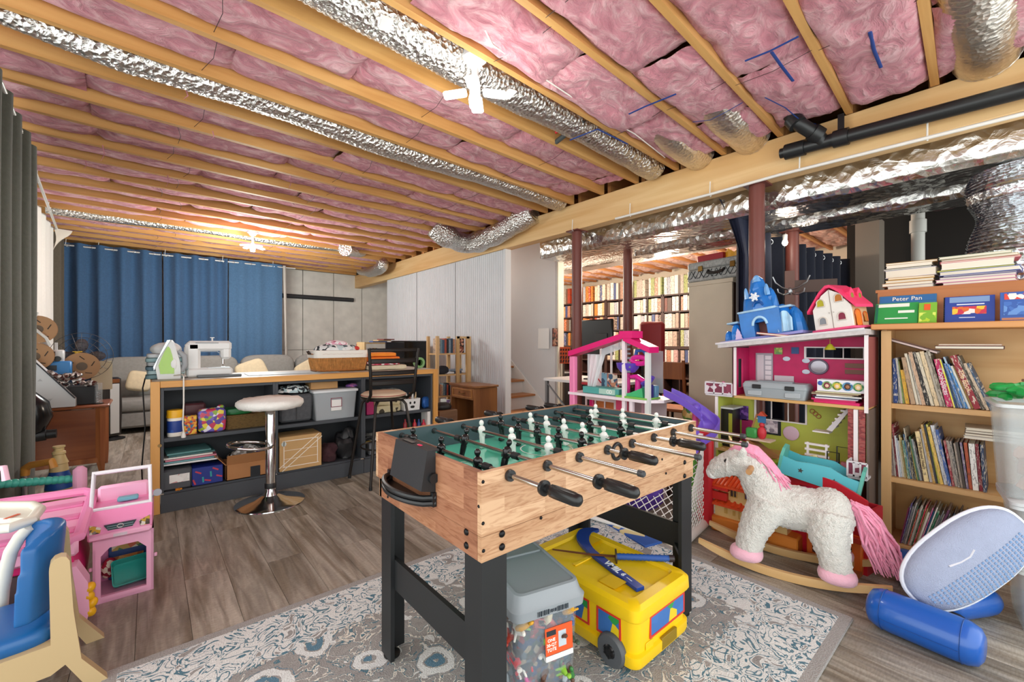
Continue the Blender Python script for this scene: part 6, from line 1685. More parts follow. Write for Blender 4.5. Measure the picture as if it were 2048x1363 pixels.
wc=thing('wooden_chair','plain brown wooden chair back beyond the pink dollhouse','chair',(4.72,2.66,0),R(8))
BRW=WOOD('#a5622f','#82461e','z',9,.4)
for s_ in(-1,1):
 obj('back_post',MB().tube([(.03,s_*.18,0),(0,s_*.18,.45),(-.06,s_*.18,1.05)],.02,8),BRW,wc);obj('front_leg',MB().cyl((.38,s_*.18,0),(.38,s_*.18,.44),.02),BRW,wc)
obj('back_rest',MB().box((-.045,0,.92),(.02,.34,.20),b=.004),BRW,wc);obj('seat',MB().box((.19,0,.45),(.42,.40,.035),b=.008),BRW,wc)
lt=thing('library_table','low table with papers beyond the pink dollhouse','table',(5.55,2.45,0))
obj('table_top',MB().box((0,0,.72),(.6,.55,.03)),P('#b9ac98',.5),lt)
for x in(-.27,.27):
 for y in(-.24,.24):obj('leg',MB().cyl((x,y,0),(x,y,.71),.02),P('#5a4030',.5),lt)
for k in range(3):solo('paper_stack',nth(k)+' sheaf of papers up on the table beyond the dollhouse','papers',MB().box((0,0,0),(.22,.30,.02)),P(['#d9d4ca','#efece6','#c9bfae'][k],.8),(5.49,2.46,.746+.0215*k),.15*k)
op=thing('orange_banner','orange poster printed with rows of dark marks beside the first post','poster',at(1127,710,t=6.2),R(-40))
obj('sheet',MB().box((0,0,0),(.20,.012,.24)),P('#d9561f',.6),op)
for r_ in range(4):
 for c in range(5):obj('printed_mark',MB().box((-.075+.037*c,-.0075,.08-.055*r_),(.022,.002,.03 if r_<2 else .045),rz=0,rot=Matrix.Rotation(.3*((r_+c)%2),3,'Y')),P('#3a1408',.6),op)
obj('pole',MB().box((0,.012,-.60),(.03,.012,1.0)),P('#6a5a4c',.6),op)
solo('game_pile_crate','dark cabinet under the orange poster','cabinet',MB().box((0,0,.40),(.30,.3,.80),b=.005),P('#1d1a1e',.6),at(1128,760,t=6.4)*Vector((1,1,0))if False else Vector((*at(1128,760,t=6.5).xy,0)))
# ------------------------------------------------------------------ pink dollhouse in front of it
PH=P('#dc1a72',.35);PHL=P('#ee86b4',.4);PWH=P('#f1e4ea',.4)
HX,HXb=2.84,3.14
def hy(px,X=HX):return at(px,700,x=X).y
def hz(px,py,X=HX):return at(px,py,x=X).z
ph=thing('pink_dollhouse','open pink and white plastic dollhouse with a gabled roof behind the foosball table','dollhouse',((HX+HXb)/2,2.15,0))
YL,YR,YP=hy(1146),hy(1292),hy(1250)
zF=hz(1215,791)
part('upper_floor',MB().prism([(HX-.02,YL+.04),(HX-.02,YR),(HX+.10,YR-.09),(HXb+.03,YR-.09),(HXb+.03,YL+.04)],zF-.022,zF,'z'),PWH,ph,0)
zl,zp,zr=hz(1150,712),hz(1250,676),hz(1300,704)
def roofbar(ya,za,yb,zb,th=.045):
 return MB().prism([(ya,za),(yb,zb),(yb,zb+th),(ya,za+th)],HX-.03,HX+.10,'x')
part('long_roof',roofbar(YL+.03,zl,YP-.01,zp),PH,ph,0)
part('short_roof',roofbar(YP+.0,zp-.02,hy(1303),zr-.005),PH,ph,0)
part('ridge_block',MB().box((HX+.035,YP-.03,zp+.028),(.14,.12,.055)),PH,ph,0)
part('pink_pillar',MB().box((HX+.01,YL+.005,(zl)/2),(.05,.06,zl),b=.008),PHL,ph)
part('pink_pillar',MB().box((HXb-.03,YL+.0,zl/2),(.05,.05,zl),b=.008),PH,ph)
YW=hy(1248)
part('white_post',MB().box((HX+.006,YW,(zp+0)/2),(.03,.028,zp)),PWH,ph,0)
part('white_post',MB().box((HX+.006,hy(1295)+.0,(zr)/2),(.03,.035,zr)),P('#d9dcd9',.5),ph,0)
part('white_post',MB().box((HX+.006,hy(1263),zF/2),(.03,.028,zF-.02)),PWH,ph,0)
# printed window wall at the back with mullions
part('rear_wall',MB().box((HXb-.01,(YL+hy(1195,HXb))/2,(zF+zl)/2),(.008,abs(YL-hy(1195,HXb)),zl-zF)),P('#d9dfe2',.5),ph,0)
for px in(1203,1224):part('mullion',MB().box((HXb-.01,hy(px,HXb),(zF+zp)/2-.02),(.012,.016,zp-zF-.06)),P('#e8e8e6',.5),ph,0)
part('sheer_curtain',MB().grid(lambda u,v:(HX+.06+.015*math.sin(u*20),hy(1166)+(hy(1200)-hy(1166))*u*(.4+.6*(1-v)),zl+.02-(zl-zF-.02)*v),20,8),P('#eef0f2',.5,alpha=.75),ph)
part('window_sill',MB().box((HXb-.04,(hy(1172,HXb)+hy(1240,HXb))/2,hz(1205,768,HXb)),(.05,abs(hy(1172,HXb)-hy(1240,HXb)),.02)),P('#b9303c',.5),ph,0)
part('valance',MB().grid(lambda u,v:(HX+.02,hy(1200)+(hy(1246)-hy(1200))*u,(zl+.035+(zp-zl-.05)*(.3+.7*u))-.06*v),8,2),P('#c9ccd0',.4,alpha=.8),ph)
part('striped_panel',(lambda m:[m.box((HX+.012,hy(1256),zp-.05-.035*k),(.004,.03,.014))for k in range(7)]and m)(MB()),P('#7a7f88',.5),ph)
part('sheer_panel',MB().box((HXb-.06,(hy(1258)+hy(1292))/2,(zF+zr)/2+.02),(.004,abs(hy(1258)-hy(1292)),zr-zF-.03)),P('#c5cdd4',.3,alpha=.35),ph)
# lower storey
part('lower_wall',MB().box((HXb-.01,(YL+YR)/2,.40),(.012,abs(YL-YR),zF*.95)),P('#c9b9bc',.6),ph,0)
lw=MB();lw.panel(.34,.34,.012,[(.02,.05,.115,.31),(.125,.05,.22,.31),(.23,.05,.325,.31)])
o=obj('lower_window',lw,P('#e6d9d6',.5),ph,smooth=0);o.matrix_world=Matrix.Identity(4);o.location=(HXb-.05-ph.location.x,hy(1240,HXb)-ph.location.y,zF-.40);o.rotation_euler=(0,0,R(90))
part('amber_pane',MB().box((HXb-.035,hy(1212,HXb),zF-.22),(.006,.32,.28)),P('#b8682e',.5),ph,0)
part('pink_door',MB().box((HX+.09,(hy(1234,HX+.1)+hy(1258,HX+.1))/2,(zF-.02)/2),(.014,abs(hy(1234)-hy(1258)),zF-.03)),P('#cf3f66',.45),ph,0)
part('door_window',MB().panel(.075,.09,.006,[(.012,.012,.063,.078)],(0,0,0)),PWH,ph,0).matrix_local=Matrix.Translation((HX+.078-ph.location.x,hy(1250)-ph.location.y-.02,zF-.22))@Matrix.Rotation(R(90),4,'Z')
part('lower_curtain',MB().grid(lambda u,v:(HX+.10+.008*math.sin(u*30),hy(1268)+(hy(1284)-hy(1268))*u,zF-.03-.5*v),16,4),P('#d9a5b5',.6,alpha=.7),ph)
# things on its floor
tb_=solo('teal_game_box','flat teal boxed game with white printed panel in the pink dollhouse','box',MB().box((HX+.08,(hy(1163)+hy(1235))/2,zF+.03),(.13,abs(hy(1163)-hy(1235)),.055),b=.003),P('#4fa39d',.5))
obj('printed_panel',MB().box((HX+.0135,(hy(1196)+hy(1228))/2,zF+.03),(.003,abs(hy(1196)-hy(1228)),.042)),P('#a9cdbf',.5),tb_)
for k in range(2):obj('printed_letter',MB().tube([Vector((HX+.011,hy(1214+5*k),zF+.031))+Vector((0,.012*math.cos(a),.013*math.sin(a)))for a in[2*PI*i/12 for i in range(12)]],.003,5,closed=True),P('#eef4f0',.5),tb_)
for k,(px,c,w)in enumerate(((1200,'#f0e6e6',.10),(1215,'#7aa9c0',.09),(1230,'#a56a5a',.10))):
 pb=solo('picture_card',['white card with a red curl','blue illustrated card','brown illustrated card'][k]+' standing at the back of the pink dollhouse','card',MB().box((HX+.20-.02*k,hy(px,HX+.2),zF+.09),(.012,w,.16)),P('#f0e6e6',.5)if k==0 else PRINT([c,'#d9c9b8','#3f5a74','#c98a6a',c],26))
 if k==0:obj('red_curl',MB().tube([(HX+.192,hy(1196,HX+.2),zF+.12),(HX+.192,hy(1203,HX+.2),zF+.08),(HX+.192,hy(1209,HX+.2),zF+.09)],.006,6),P('#c9303c',.5),pb)
 # small playset: purple bowl, pink loops, green base
pc=at(1275,778,x=HX+.06)
ps=thing('toy_playset','little purple, pink and green swirl playset on the pink dollhouse floor','playset',(HX+.085,pc.y,zF+.001),scale=(1.05,1.15,1.15))
GRN=P('#45b878',.4);PUR=P('#5a3fb4',.35);HPK=P('#e32a9a',.35)
obj('green_base',MB().prism([(-.10,-.02),(-.09,-.11),(.07,-.12),(.10,-.02),(.09,.13),(-.08,.14)],0,.012,'z'),P('#7fc254',.4),ps)
obj('green_slope',MB().prism([(.11,.012),(-.07,.012),(-.06,.075),(.02,.04)],-.07,.03,'x'),GRN,ps)
obj('blue_wall',MB().box((.03,-.06,.05),(.05,.12,.08),b=.006),P('#5f8fae',.4),ps)
obj('purple_bowl',MB().lathe([(.0,.165),(.05,.17),(.075,.20),(.082,.235),(.076,.235),(.06,.19),(0,.175)],(-.01,.085,0),24),PUR,ps)
obj('bowl_post',MB().tube([(-.01,.085,0),(-.01,.085,.165)],.016,10),HPK,ps)
obj('pink_tower',MB().tube([(-.01,.005,.0),(-.01,.0,.14)],.022,10),HPK,ps)
obj('pink_loop',MB().tube([(-.02,-.01+.06*math.cos(a),.255+.022*math.sin(a))for a in[2*PI*i/18 for i in range(18)]],.017,8,closed=True),HPK,ps)
obj('pink_chute',MB().tube([(-.02,.05,.14),(-.03,.0,.145),(-.03,-.05,.12),(-.02,-.10,.13)],[.02,.024,.024,.02],10,flat=.7),HPK,ps)
obj('purple_slide',MB().tube([(-.02,-.05,.10),(-.03,-.09,.12),(-.03,-.12,.15)],[.035,.03,.02],12,flat=.6),PUR,ps)
obj('purple_post',MB().box((-.02,-.085,.05),(.05,.05,.10),b=.008),P('#2f2470',.4),ps)
obj('blue_arch',MB().tube([(0,.03,.28),(0,.02,.32),(0,-.03,.325),(0,-.06,.29)],.014,8),P('#3a66b8',.4),ps)
obj('yellow_flag',MB().box((0,-.01,.34),(.012,.04,.03)),P('#e3d24a',.4),ps)
# purple slide dropping to the floor
def trough(pts,w,hgt,th=.012):
 """U-shaped slide swept along points."""
 pts=smoothpts([Vector(p)for p in pts],6);mb=MB();n=len(pts);prof=[(-w/2,hgt),(-w/2*.92,.02),(-w*.32,0),(w*.32,0),(w/2*.92,.02),(w/2,hgt),(w/2+th,hgt),(w/2*.98+th,.0),(w*.34,-th),(-w*.34,-th),(-w/2*.98-th,0),(-w/2-th,hgt)]
 m=len(prof);vs=[]
 for i,p in enumerate(pts):
  d=pts[min(n-1,i+1)]-pts[max(0,i-1)];d.z=0;d.normalize();s=Vector((-d.y,d.x,0))
  vs+=[p+s*a+Vector((0,0,b_))for a,b_ in prof]
 fs=[(i*m+k,i*m+(k+1)%m,(i+1)*m+(k+1)%m,(i+1)*m+k)for i in range(n-1)for k in range(m)]+[tuple(range(m)),tuple((n-1)*m+k for k in range(m))]
 return mb.add(vs,fs)
sl_=thing('purple_slide','curving purple toy slide leading down from the pink dollhouse','slide',(2.96,1.55,0))
SLP=P('#7356c4',.35)
part('chute',trough([at(1336,790,t=3.20),at(1368,806,t=3.10),at(1402,830,t=3.0),at(1420,850,t=2.93),at(1412,872,t=2.86),at(1390,892,t=2.82),at(1375,930,t=2.82)],.10,.05),SLP,sl_,50)
part('stand',MB().tube([Vector((*at(1391,850,t=3.08).xy,.001)),at(1391,826,t=3.08)],.022,12),P('#d8478f',.4),sl_)
part('stand_joint',MB().ell(at(1391,815,t=3.06),(.04,.03,.03),12,8),SLP,sl_)
# ------------------------------------------------------------------ oak bookcase at the right
BX,BXb,BYl,BYr=3.37,3.66,.52,-.45
BEE=WOOD('#d7ae78','#c4955c','y',8,.5)
BEEZ=WOOD('#dab27d','#c89b62','z',8,.5)
bc=thing('oak_bookcase','light oak-coloured bookcase crammed with books beside the wooden dollhouse','bookcase',((BX+BXb)/2,(BYl+BYr)/2,0))
TOPZ=1.36
for y in(BYl-.012,BYr+.012):part('side',MB().box(((BX+BXb)/2,y,TOPZ/2-.015),(BXb-BX,.024,TOPZ-.03)),BEEZ,bc)
part('face_stile',MB().box((BX-.008,BYl-.022,TOPZ/2-.02),(.018,.045,TOPZ-.04)),BEEZ,bc)
part('top_board',MB().box(((BX+BXb)/2-.03,(BYl+BYr)/2+.01,TOPZ-.016),(BXb-BX+.09,BYl-BYr+.06,.034),b=.004),WOOD('#cf9256','#bb7c40','y',8,.45),bc)
SHZ=[.888,.45,.058]
for z in SHZ:part('shelf',MB().box(((BX+BXb)/2-.005,(BYl+BYr)/2,z-.013),(BXb-BX,BYl-BYr-.05,.028)),BEE,bc)
part('back_board',MB().box((BXb-.004,(BYl+BYr)/2,TOPZ/2),(.008,BYl-BYr-.02,TOPZ-.06)),BEE,bc)
part('plinth',MB().box((BX+.02,(BYl+BYr)/2,.022),(.02,BYl-BYr-.05,.044)),BEE,bc)
def shelf_row(lst,z,y,rowlab,group):
 """Books from the left; each: colour, thickness, height, lean (degrees), optional lettering."""
 for i,it in enumerate(lst):
  col,th,h,lean=it[:4]
  a=R(lean)
  th2=th/math.cos(a)
  y-=th2/2
  # rests on a lower corner; top leans to +y for positive lean
  off=th/2*math.sin(abs(a))
  lab=f'{cname(col)} {"thin " if th < .009 else "thick " if th > .024 else ""}book, {nth(i)} from the stile, {rowlab}'
  o=book(lab,(BX+.025+(i*7%5)*.004,y,z+off+.002),th*.95,h,.17+.012*(i%4),col,(-a,0,0),group,plain=it[4]if len(it)>4 else(i%3==0))
  if len(it)>5:
   s,sz,tc=it[5]
   tx=text(s,sz,P(tc,.5),None,(0,0,0),(0,0,0),bold=True)
   tx.parent=o
   tx.matrix_parent_inverse=Matrix.Identity(4)
   L_=Matrix.LocRotScale(o.location,o.rotation_euler,(1,1,1))
   W_m=L_@Matrix.Translation((-.0012,0,h*.52))@Matrix.Rotation(R(-90),4,'Z')@Matrix.Rotation(R(90),4,'X')@Matrix.Rotation(R(-90),4,'Z')
   tx.matrix_local=Matrix.LocRotScale(o.location,o.rotation_euler,o.scale).inverted()@W_m
  y-=th2/2
 return y
row1=[('#c9b59c',.007,.235,2),('#b89a78',.006,.24,2),('#cbb9a4',.007,.235,2),('#1f3c7c',.022,.265,1,False),('#8d9198',.011,.27,4),('#a7a3a0',.010,.27,5),('#7f9c50',.006,.26,6),('#c9bb6a',.006,.25,7),('#d8a728',.017,.20,7,True),('#8a4a3c',.005,.21,8),('#ae9070',.022,.275,9,True),('#d5ccb8',.013,.30,10),('#d9d3c4',.012,.295,10),('#c6a486',.016,.31,11,True),('#2b2725',.020,.31,12,False),('#d2c8b0',.015,.31,12,True),('#d9c29c',.020,.315,12,True),('#cfc7b8',.011,.31,12),('#6f6657',.013,.325,12,False),('#c81a62',.030,.27,11,False,('Cool Spaces',.030,'#f7e4ee')),('#dcd62e',.006,.27,12),('#23406c',.008,.27,13),('#5b7fa6',.010,.25,14),('#2f6fb4',.011,.25,15,False),('#a9bfd4',.009,.29,16),('#2a78b8',.010,.25,17),('#d9d4c8',.009,.24,17),('#b8924a',.010,.24,18),('#8f1f2e',.026,.30,18,False,('The Book',.030,'#e8c9a0')),('#5c574c',.016,.30,19,False),('#c9b49a',.012,.26,19),('#33506e',.012,.26,20)]
shelf_row(row1,SHZ[0],BYl-.028,'upper oak shelf','books on the upper oak shelf')
row2c=['#6a3f48','#a08c84','#c9c0b8','#b5aca4','#8c2436','#d0d0d4','#b9c2cc','#e2dccf','#9a8f5a','#c9a858','#4f7a6a','#2f5f86','#c8bda6','#1f2326','#d8bf4a','#3f6a4c','#8a8f90','#3a1e22']
row2=[(c,.007+.004*(i%3==1),.215+.05*((i*5)%7)/7+(.05 if i in(4,12)else 0),3+.4*i)for i,c in enumerate(row2c)]
row2+=[('#e3cd97',.022,.285,8,True,('The Illustrated History',.017,'#5a3a20')),('#b9b9be',.014,.30,8),('#b08a3a',.012,.33,9),('#2a3038',.009,.33,9),('#cfd23a',.008,.33,9),('#e2bd5a',.015,.32,10,True),('#d9dce0',.017,.33,10,True),('#3a5a9a',.014,.31,10),('#9a2f3a',.011,.25,8),('#c9bcae',.010,.25,8),('#6f6a66',.012,.25,8),('#b9a898',.009,.24,7),('#4a4038',.012,.25,7,True),('#7a6a8a',.010,.25,6),('#c9603a',.014,.25,5,True),('#edebe6',.024,.25,4,True),('#8f2838',.014,.25,4),('#2f3f5c',.014,.25,3)]
shelf_row(row2,SHZ[1],BYl-.03,'middle oak shelf','books on the middle oak shelf')
pal3=['#7a1f4a','#5a4a86','#8a8f94','#b9b4b0','#4a6a58','#b5452f','#c9c2b4','#3f7a4f','#c41f34','#cdb27a','#d9d2c4','#b9508a','#2f6a9a','#e6e2da','#2f8a5f','#8f8a86','#55606a','#a9a09a','#6a3a5a','#3a3f4a','#9aa4ae','#4a5262','#7a8088','#5f6a86','#c9304a','#2a3448','#8a6a7a','#b9c4cc','#44505e','#7f2f3a']
row3=[(pal3[i],.006+.004*(i%4==2),.225+.05*((i*3)%5)/5-(.0 if i%7 else .0),-10-.35*i)for i in range(30)]
shelf_row(row3,SHZ[2],BYl-.075,'lowest oak shelf','thin books on the lowest oak shelf')
# flat and slanted books above the rows
def flatbook(label,loc,w,d,th,col,rot,lines=False):
 """Book lying flat: w along its spine (x local), d deep, th thick."""
 t=thing('book',label,'book',loc,rot)
 c=MB();c.box((0,0,th-.0015),(w,d,.003)).box((0,0,.0015),(w,d,.003)).box((0,d/2-.0015,th/2),(w,.003,th))
 obj('cover',c,P(col,.5),t,smooth=0)
 obj('pages',MB().box((0,-.002,th/2),(w*.975,d*.96,th-.006)),P('#e4dcca',.8),t)
 return t
yaw=R(-90)
def yz(px,py,X):return at(px,py,x=X)
p=yz(1818,690,BX+.02)
flatbook('pale slanted book lying across the tops of the upper oak shelf row',(BX+.12,p.y,p.z-.008),.24,.17,.016,'#c9b2ae',(R(0),R(-20),R(90)))
p=yz(1925,690,BX+.03)
flatbook('dark red book lying flat over the upper oak shelf row',(BX+.13,p.y-.02,1.215),.26,.18,.018,'#5a2a28',(0,0,yaw))
flatbook('thin tan book lying above the dark red flat one',(BX+.13,p.y-.02,1.234),.24,.17,.010,'#b58a72',(0,0,yaw+.05))
for k,c in enumerate(('#d9d6d0','#8f7a64','#6a5a4e','#c9bda8')):
 flatbook(['white thin','brown','dark brown','beige'][k]+' book lying flat over the middle oak shelf row',(BX+.12,.05,.728+.0155*k),.26,.18,.015,c,(0,0,yaw+.03*(k-1)))
 # raised board and display books on top
hx=BX+.10
ht_=thing('raised_shelf','orange-brown raised board box on top of the oak bookcase','shelf',(hx+.09,0,TOPZ+.001))
HYl=at(1756,600,x=hx).y
part('front_board',MB().box((hx,(HYl+BYr)/2,TOPZ+.10),(.018,HYl-BYr,.198)),WOOD('#c0793f','#a8652f','y',8,.45),ht_)
part('top_board',MB().box((hx+.10,(HYl+BYr)/2,TOPZ+.208),(.22,HYl-BYr+.02,.018)),WOOD('#c0793f','#a8652f','y',8,.45),ht_)
part('end_board',MB().box((hx+.10,HYl-.009,TOPZ+.10),(.20,.018,.196)),WOOD('#c0793f','#a8652f','y',8,.45),ht_)
def leaner(label,px0,px1,pyb,pyt,X,col,tilt,prints=(),th=.012):
 y0,y1=at(px0,640,x=X).y,at(px1,640,x=X).y
 w=y0-y1;h=(at((px0+px1)/2,pyt,x=X).z-TOPZ)/math.cos(R(tilt))
 t=thing('book',label,'book',(X,(y0+y1)/2,TOPZ+.002),(0,R(tilt),R(0)))
 obj('cover',MB().box((0,0,h/2),(th,w,h),b=.001),P(col,.45),t)
 obj('pages',MB().box((th*.5+.004,0,h/2),(.008,w*.97,h*.97)),P('#ddd6c6',.8),t)
 for(u0,v0,u1,v1,c)in prints:
  m=PRINT(c,44,.45)if isinstance(c,(list,tuple))else P(c,.45)
  obj('printed_block',MB().box((-th/2-.0008,w/2-w*(u0+u1)/2,h*(v0+v1)/2),(.0016,w*(u1-u0),h*(v1-v0))),m,t)
 return t,w,h
t_,w,h=leaner('blue-banded picture book behind the green ones on the oak bookcase',1757,1872,640,590,BX+.045,'#2f6f9c',14,[(.02,.78,.98,.97,'#2a66a0'),(.02,.1,.98,.7,['#4a9a5a','#c9d8a0','#d9623a','#8fc4c0'])])
text('Peter Pan',.034,P('#f0e9d8',.5),t_,(-.0085,0,h*.87),(R(90),0,R(-90)))
t_,w,h=leaner('bright green and white book leaning at the end of the oak bookcase top',1748,1835,642,606,BX+.012,'#2f9a4c',24,[(.04,.80,.8,.96,'#eef0e2'),(.02,.05,.08,.95,'#1f6f58'),(.55,.50,.92,.62,'#e9f2e6'),(.25,.22,.78,.27,'#f2f6ee')])
t_,w,h=leaner('small lime green book with an orange star beside the green ones',1836,1873,640,605,BX+.006,'#7fb83a',20,[(.05,.06,.95,.5,['#b9d83a','#7fb83a','#d8e86a']),(.3,.62,.65,.92,'#e0602a')])
t_,w,h=leaner('spiral-bound blue book with a bright red and yellow crest',1889,1990,642,592,BX+.03,'#1f3f98',10,[(.1,.76,.9,.97,'#7a9ac4'),(.16,.30,.84,.60,['#c9304a','#e8c23a','#e9e6e0','#1f3f98','#d96a2a','#c9304a']),(.25,.66,.8,.70,'#dfe6f2'),(.3,.16,.62,.19,'#cfd8ee')])
sp=MB()
for k in range(11):
 z=h*(.06+.088*k)
 sp.tube([Vector((-.006+.011*math.cos(a),w/2+.002,z+.0+.006*math.sin(a)))for a in[2*PI*i/10 for i in range(10)]],.0018,5,closed=True)
obj('spiral_binding',sp,P('#22252a',.4),t_)
t_,w,h=leaner('blue boxed set with a red oval crest at the picture edge of the oak bookcase',2000,2075,640,584,BX+.02,'#2a57a6',6,[(.05,.02,.95,.10,'#b97a5a'),(.12,.74,.95,.95,['#d8422f','#e9e4dc','#d8422f','#2a57a6']),(.1,.2,.9,.66,['#2a57a6','#5f8fd0','#3a6ab8','#2a57a6'])],th=.03)
# stacks of books on the raised board
SC1=[('#b7bcc0',.018),('#9a6f4c',.020),('#d9b26a',.018),('#caa05a',.012),('#b9b6c4',.048),('#8a8a86',.010),('#e4ddca',.018),('#a8824a',.014)]
zz=TOPZ+.218
for k,(c,th)in enumerate(SC1):
 p=at(1822,560,x=hx+.10)
 flatbook(f'{cname(c)} book, {nth(k)} from the bottom of the smaller stack above the oak bookcase',(hx+.09+.008*(k%3),p.y+.006*((k*3)%4-1.5),zz),.205+.012*((k*2)%3),.15,th,c,(0,0,yaw+.05*((k*5)%4-1.5)))
 zz+=th+.0006
SC2=[('#b9788e',.016),('#c98aa4',.018),('#c2b4c4',.012),('#5a5a86',.008),('#5f6cae',.024),('#b9b84a',.007),('#ece7de',.036),('#b9505a',.010),('#c9b89a',.014),('#b8bfa4',.014)]
zz=TOPZ+.218
for k,(c,th)in enumerate(SC2):
 p=at(1955,545,x=hx+.10)
 flatbook(f'{cname(c)} book, {nth(k)} from the bottom of the larger stack above the oak bookcase',(hx+.09+.006*(k%3),p.y+.006*((k*3)%4-1.5),zz),.275+.014*((k*2)%3),.17,th,c,(0,0,yaw+.04*((k*5)%4-1.5)))
 zz+=th+.0006
 # ------------------------------------------------------------------ clear bins at the picture edge
FRO=P('#cdd4d6',.25,alpha=.30)
def edge_bin(label,x,y,z,w,l,h,lidc=None):
 t=thing('frosted_bin',label,'bin',(x,y,z),R(8))
 obj('tub',tub(w,l,h,.005,.03,.88),FRO,t)
 obj('rim',loft([(roundrect(w+.012,l+.012,.03),h-.012),(roundrect(w+.03,l+.03,.03),h-.008),(roundrect(w+.03,l+.03,.03),h+.006),(roundrect(w-.01,l-.01,.03),h+.006),(roundrect(w-.012,l-.012,.03),h-.012)],False,False),P('#dfe4e5',.3,alpha=.75),t)
 if lidc:obj('lid',loft([(roundrect(w+.034,l+.034,.03),h+.008),(roundrect(w+.034,l+.034,.03),h+.022),(roundrect(w-.02,l-.02,.03),h+.03)]),lidc,t)
 return t
ex,ey=3.01,-.115
edge_bin('frosted plastic bin on the floor, lowest of the stack at the picture edge',ex+.02,ey-.05,.002,.34,.36,.27,P('#c5cacb',.4,alpha=.85))
edge_bin('frosted plastic bin in the middle of the stack at the picture edge',ex+.01,ey-.04,.305,.33,.36,.24,P('#d3d6d8',.4,alpha=.85))
tbn=edge_bin('frosted plastic bin of tan toys, topmost of the stack at the picture edge',ex,ey,.578,.32,.36,.40)
for k in range(9):
 solo('tan_toy',nth(k)+' crumpled tan and pink toy inside the topmost frosted bin','toy',MB().ell((0,0,0),(.05,.04,.03),12,8,jit=.8),P(['#c9967a','#b98a72','#d8a890'][k%3],.7),(ex+.06*(k%3-1),ey+.06*(k//3-1),.63+.055*(k%3)),(k,k*2,k))
mb=MB()
for k in range(26):
 rr=random.Random(k)
 mb.ell((ex+rr.uniform(-.14,.14),ey+rr.uniform(-.16,.16),1.0+rr.uniform(0,.05)),(rr.uniform(.03,.06),rr.uniform(.02,.05),rr.uniform(.012,.025)),10,6,jit=.7)
o=solo('green_foliage_toy','heap of bright green plastic foliage on the topmost frosted bin','toy foliage',mb,P('#1fa04a',.35,var=.2,vs=30))
mb=MB()
for k in range(3):mb.box((ex-.08+.05*k,ey+.02,1.055+.012*k),(.12,.10,.012),rz=.4*k,b=.003)
solo('brown_platforms','brown toy platforms among the green plastic foliage','toy',mb,P('#8a6350',.5))
# ------------------------------------------------------------------ wooden dollhouse
QX,QXb=3.20,3.455
def qy(px,X=QX):return at(px,700,x=X).y
def qz(px,py,X=QX):return at(px,py,x=X).z
dh=thing('wooden_dollhouse','tall three-storey wooden dollhouse with pink and lime rooms','dollhouse',((QX+QXb)/2,.98,0))
YA,YB,YC=qy(1470),qy(1733),qy(1432)
z1,z2=.873,.476
zrl,zrr=qz(1462,694),qz(1735,668)
FLR=WOOD('#dcb273','#c99a58','y',8,.5)
MAGW=P('#c3185c',.55,var=.1,vs=14);LIME=P('#b5bd4c',.55,var=.06,vs=8);WTR=P('#ece3e4',.5)
part('upper_floor',MB().box(((QX+QXb)/2,(YA+YB)/2,z1-.009),(QXb-QX,YA-YB+.01,.018)),FLR,dh,0)
part('middle_floor',MB().box(((QX+QXb)/2,(YC+YB)/2,z2-.009),(QXb-QX,YC-YB,.018)),FLR,dh,0)
part('ground_floor',MB().box(((QX+QXb)/2,(YC+YB)/2,.02),(QXb-QX,YC-YB,.04)),FLR,dh,0)
def wallpanel(name,ya,yb,za,zb,holes,mat,x=QXb):
 m=MB();m.panel(ya-yb,zb-za,.008,holes)
 o=obj(name,m,mat,dh,smooth=0);o.location=(x-dh.location.x,ya-dh.location.y,za);o.rotation_euler=(0,0,R(-90));return o
def hl(ya,za,px0,py0,px1,py1):  # hole from photo pixels on the back wall
 a,b_=at(px0,py1,x=QXb),at(px1,py0,x=QXb)
 return(ya-a.y,a.z-za,ya-b_.y,b_.z-za)
hw=hl(YA,z1,1612,696,1728,714)
hw=(hw[0],hw[1],min(hw[2],YA-YB-.02),hw[3])
up=wallpanel('rear_wall',YA,YB,z1,zrl+.07,[hw],MAGW)
hw2=hl(YC,z2,1512,808,1612,834)
wallpanel('rear_wall',YC,YB,z2,z1-.018,[hw2],LIME)
wallpanel('rear_wall',YC,YB,.04,z2-.018,[],P('#8a5a4a',.6))
for(hh_,ya,za)in((hw,YA,z1),(hw2,YC,z2)):
 m=MB();wv,hv=hh_[2]-hh_[0],hh_[3]-hh_[1]
 m.panel(wv+.016,hv+.016,.014,[(.008+wv*k/3+.002,.008,.008+wv*(k+1)/3-.002,.008+hv)for k in range(3)])
 o=obj('window_frame',m,WTR,dh,smooth=0);o.location=(QXb-.012-dh.location.x,ya-hh_[0]+.008-dh.location.y,za+hh_[1]-.008);o.rotation_euler=(0,0,R(-90))
part('side_wall',MB().box(((QX+QXb)/2,YB-.006,(z1+zrr)/2-.01),(QXb-QX,.012,zrr-z1-.01)),P('#8f4a48',.6),dh,0)
part('side_wall',MB().panel(QXb-QX,zrl-z1-.004,.012,[(.06,.05,.14,.26)],(0,0,0)),MAGW,dh,0).matrix_local=Matrix.Translation((QX-dh.location.x,YA-dh.location.y,z1))
part('edge_trim',MB().box((QX-.004,YA-.002,(z1+zrl)/2),(.012,.016,zrl-z1)),WTR,dh,0)
part('edge_trim',MB().box((QX-.004,YB+.0,(z1+zrr)/2-.02),(.012,.018,zrr-z1+.03)),WTR,dh,0)
part('side_wall',MB().panel(QXb-QX,z1-z2-.02,.012,[(.05,.02,.15,.30)],(0,0,0)),LIME,dh,0).matrix_local=Matrix.Translation((QX-dh.location.x,YC-dh.location.y-.012,z2))
part('edge_trim',MB().box((QX-.004,YC-.006,(z1+z2)/2-.01),(.012,.018,z1-z2-.02)),WTR,dh,0)
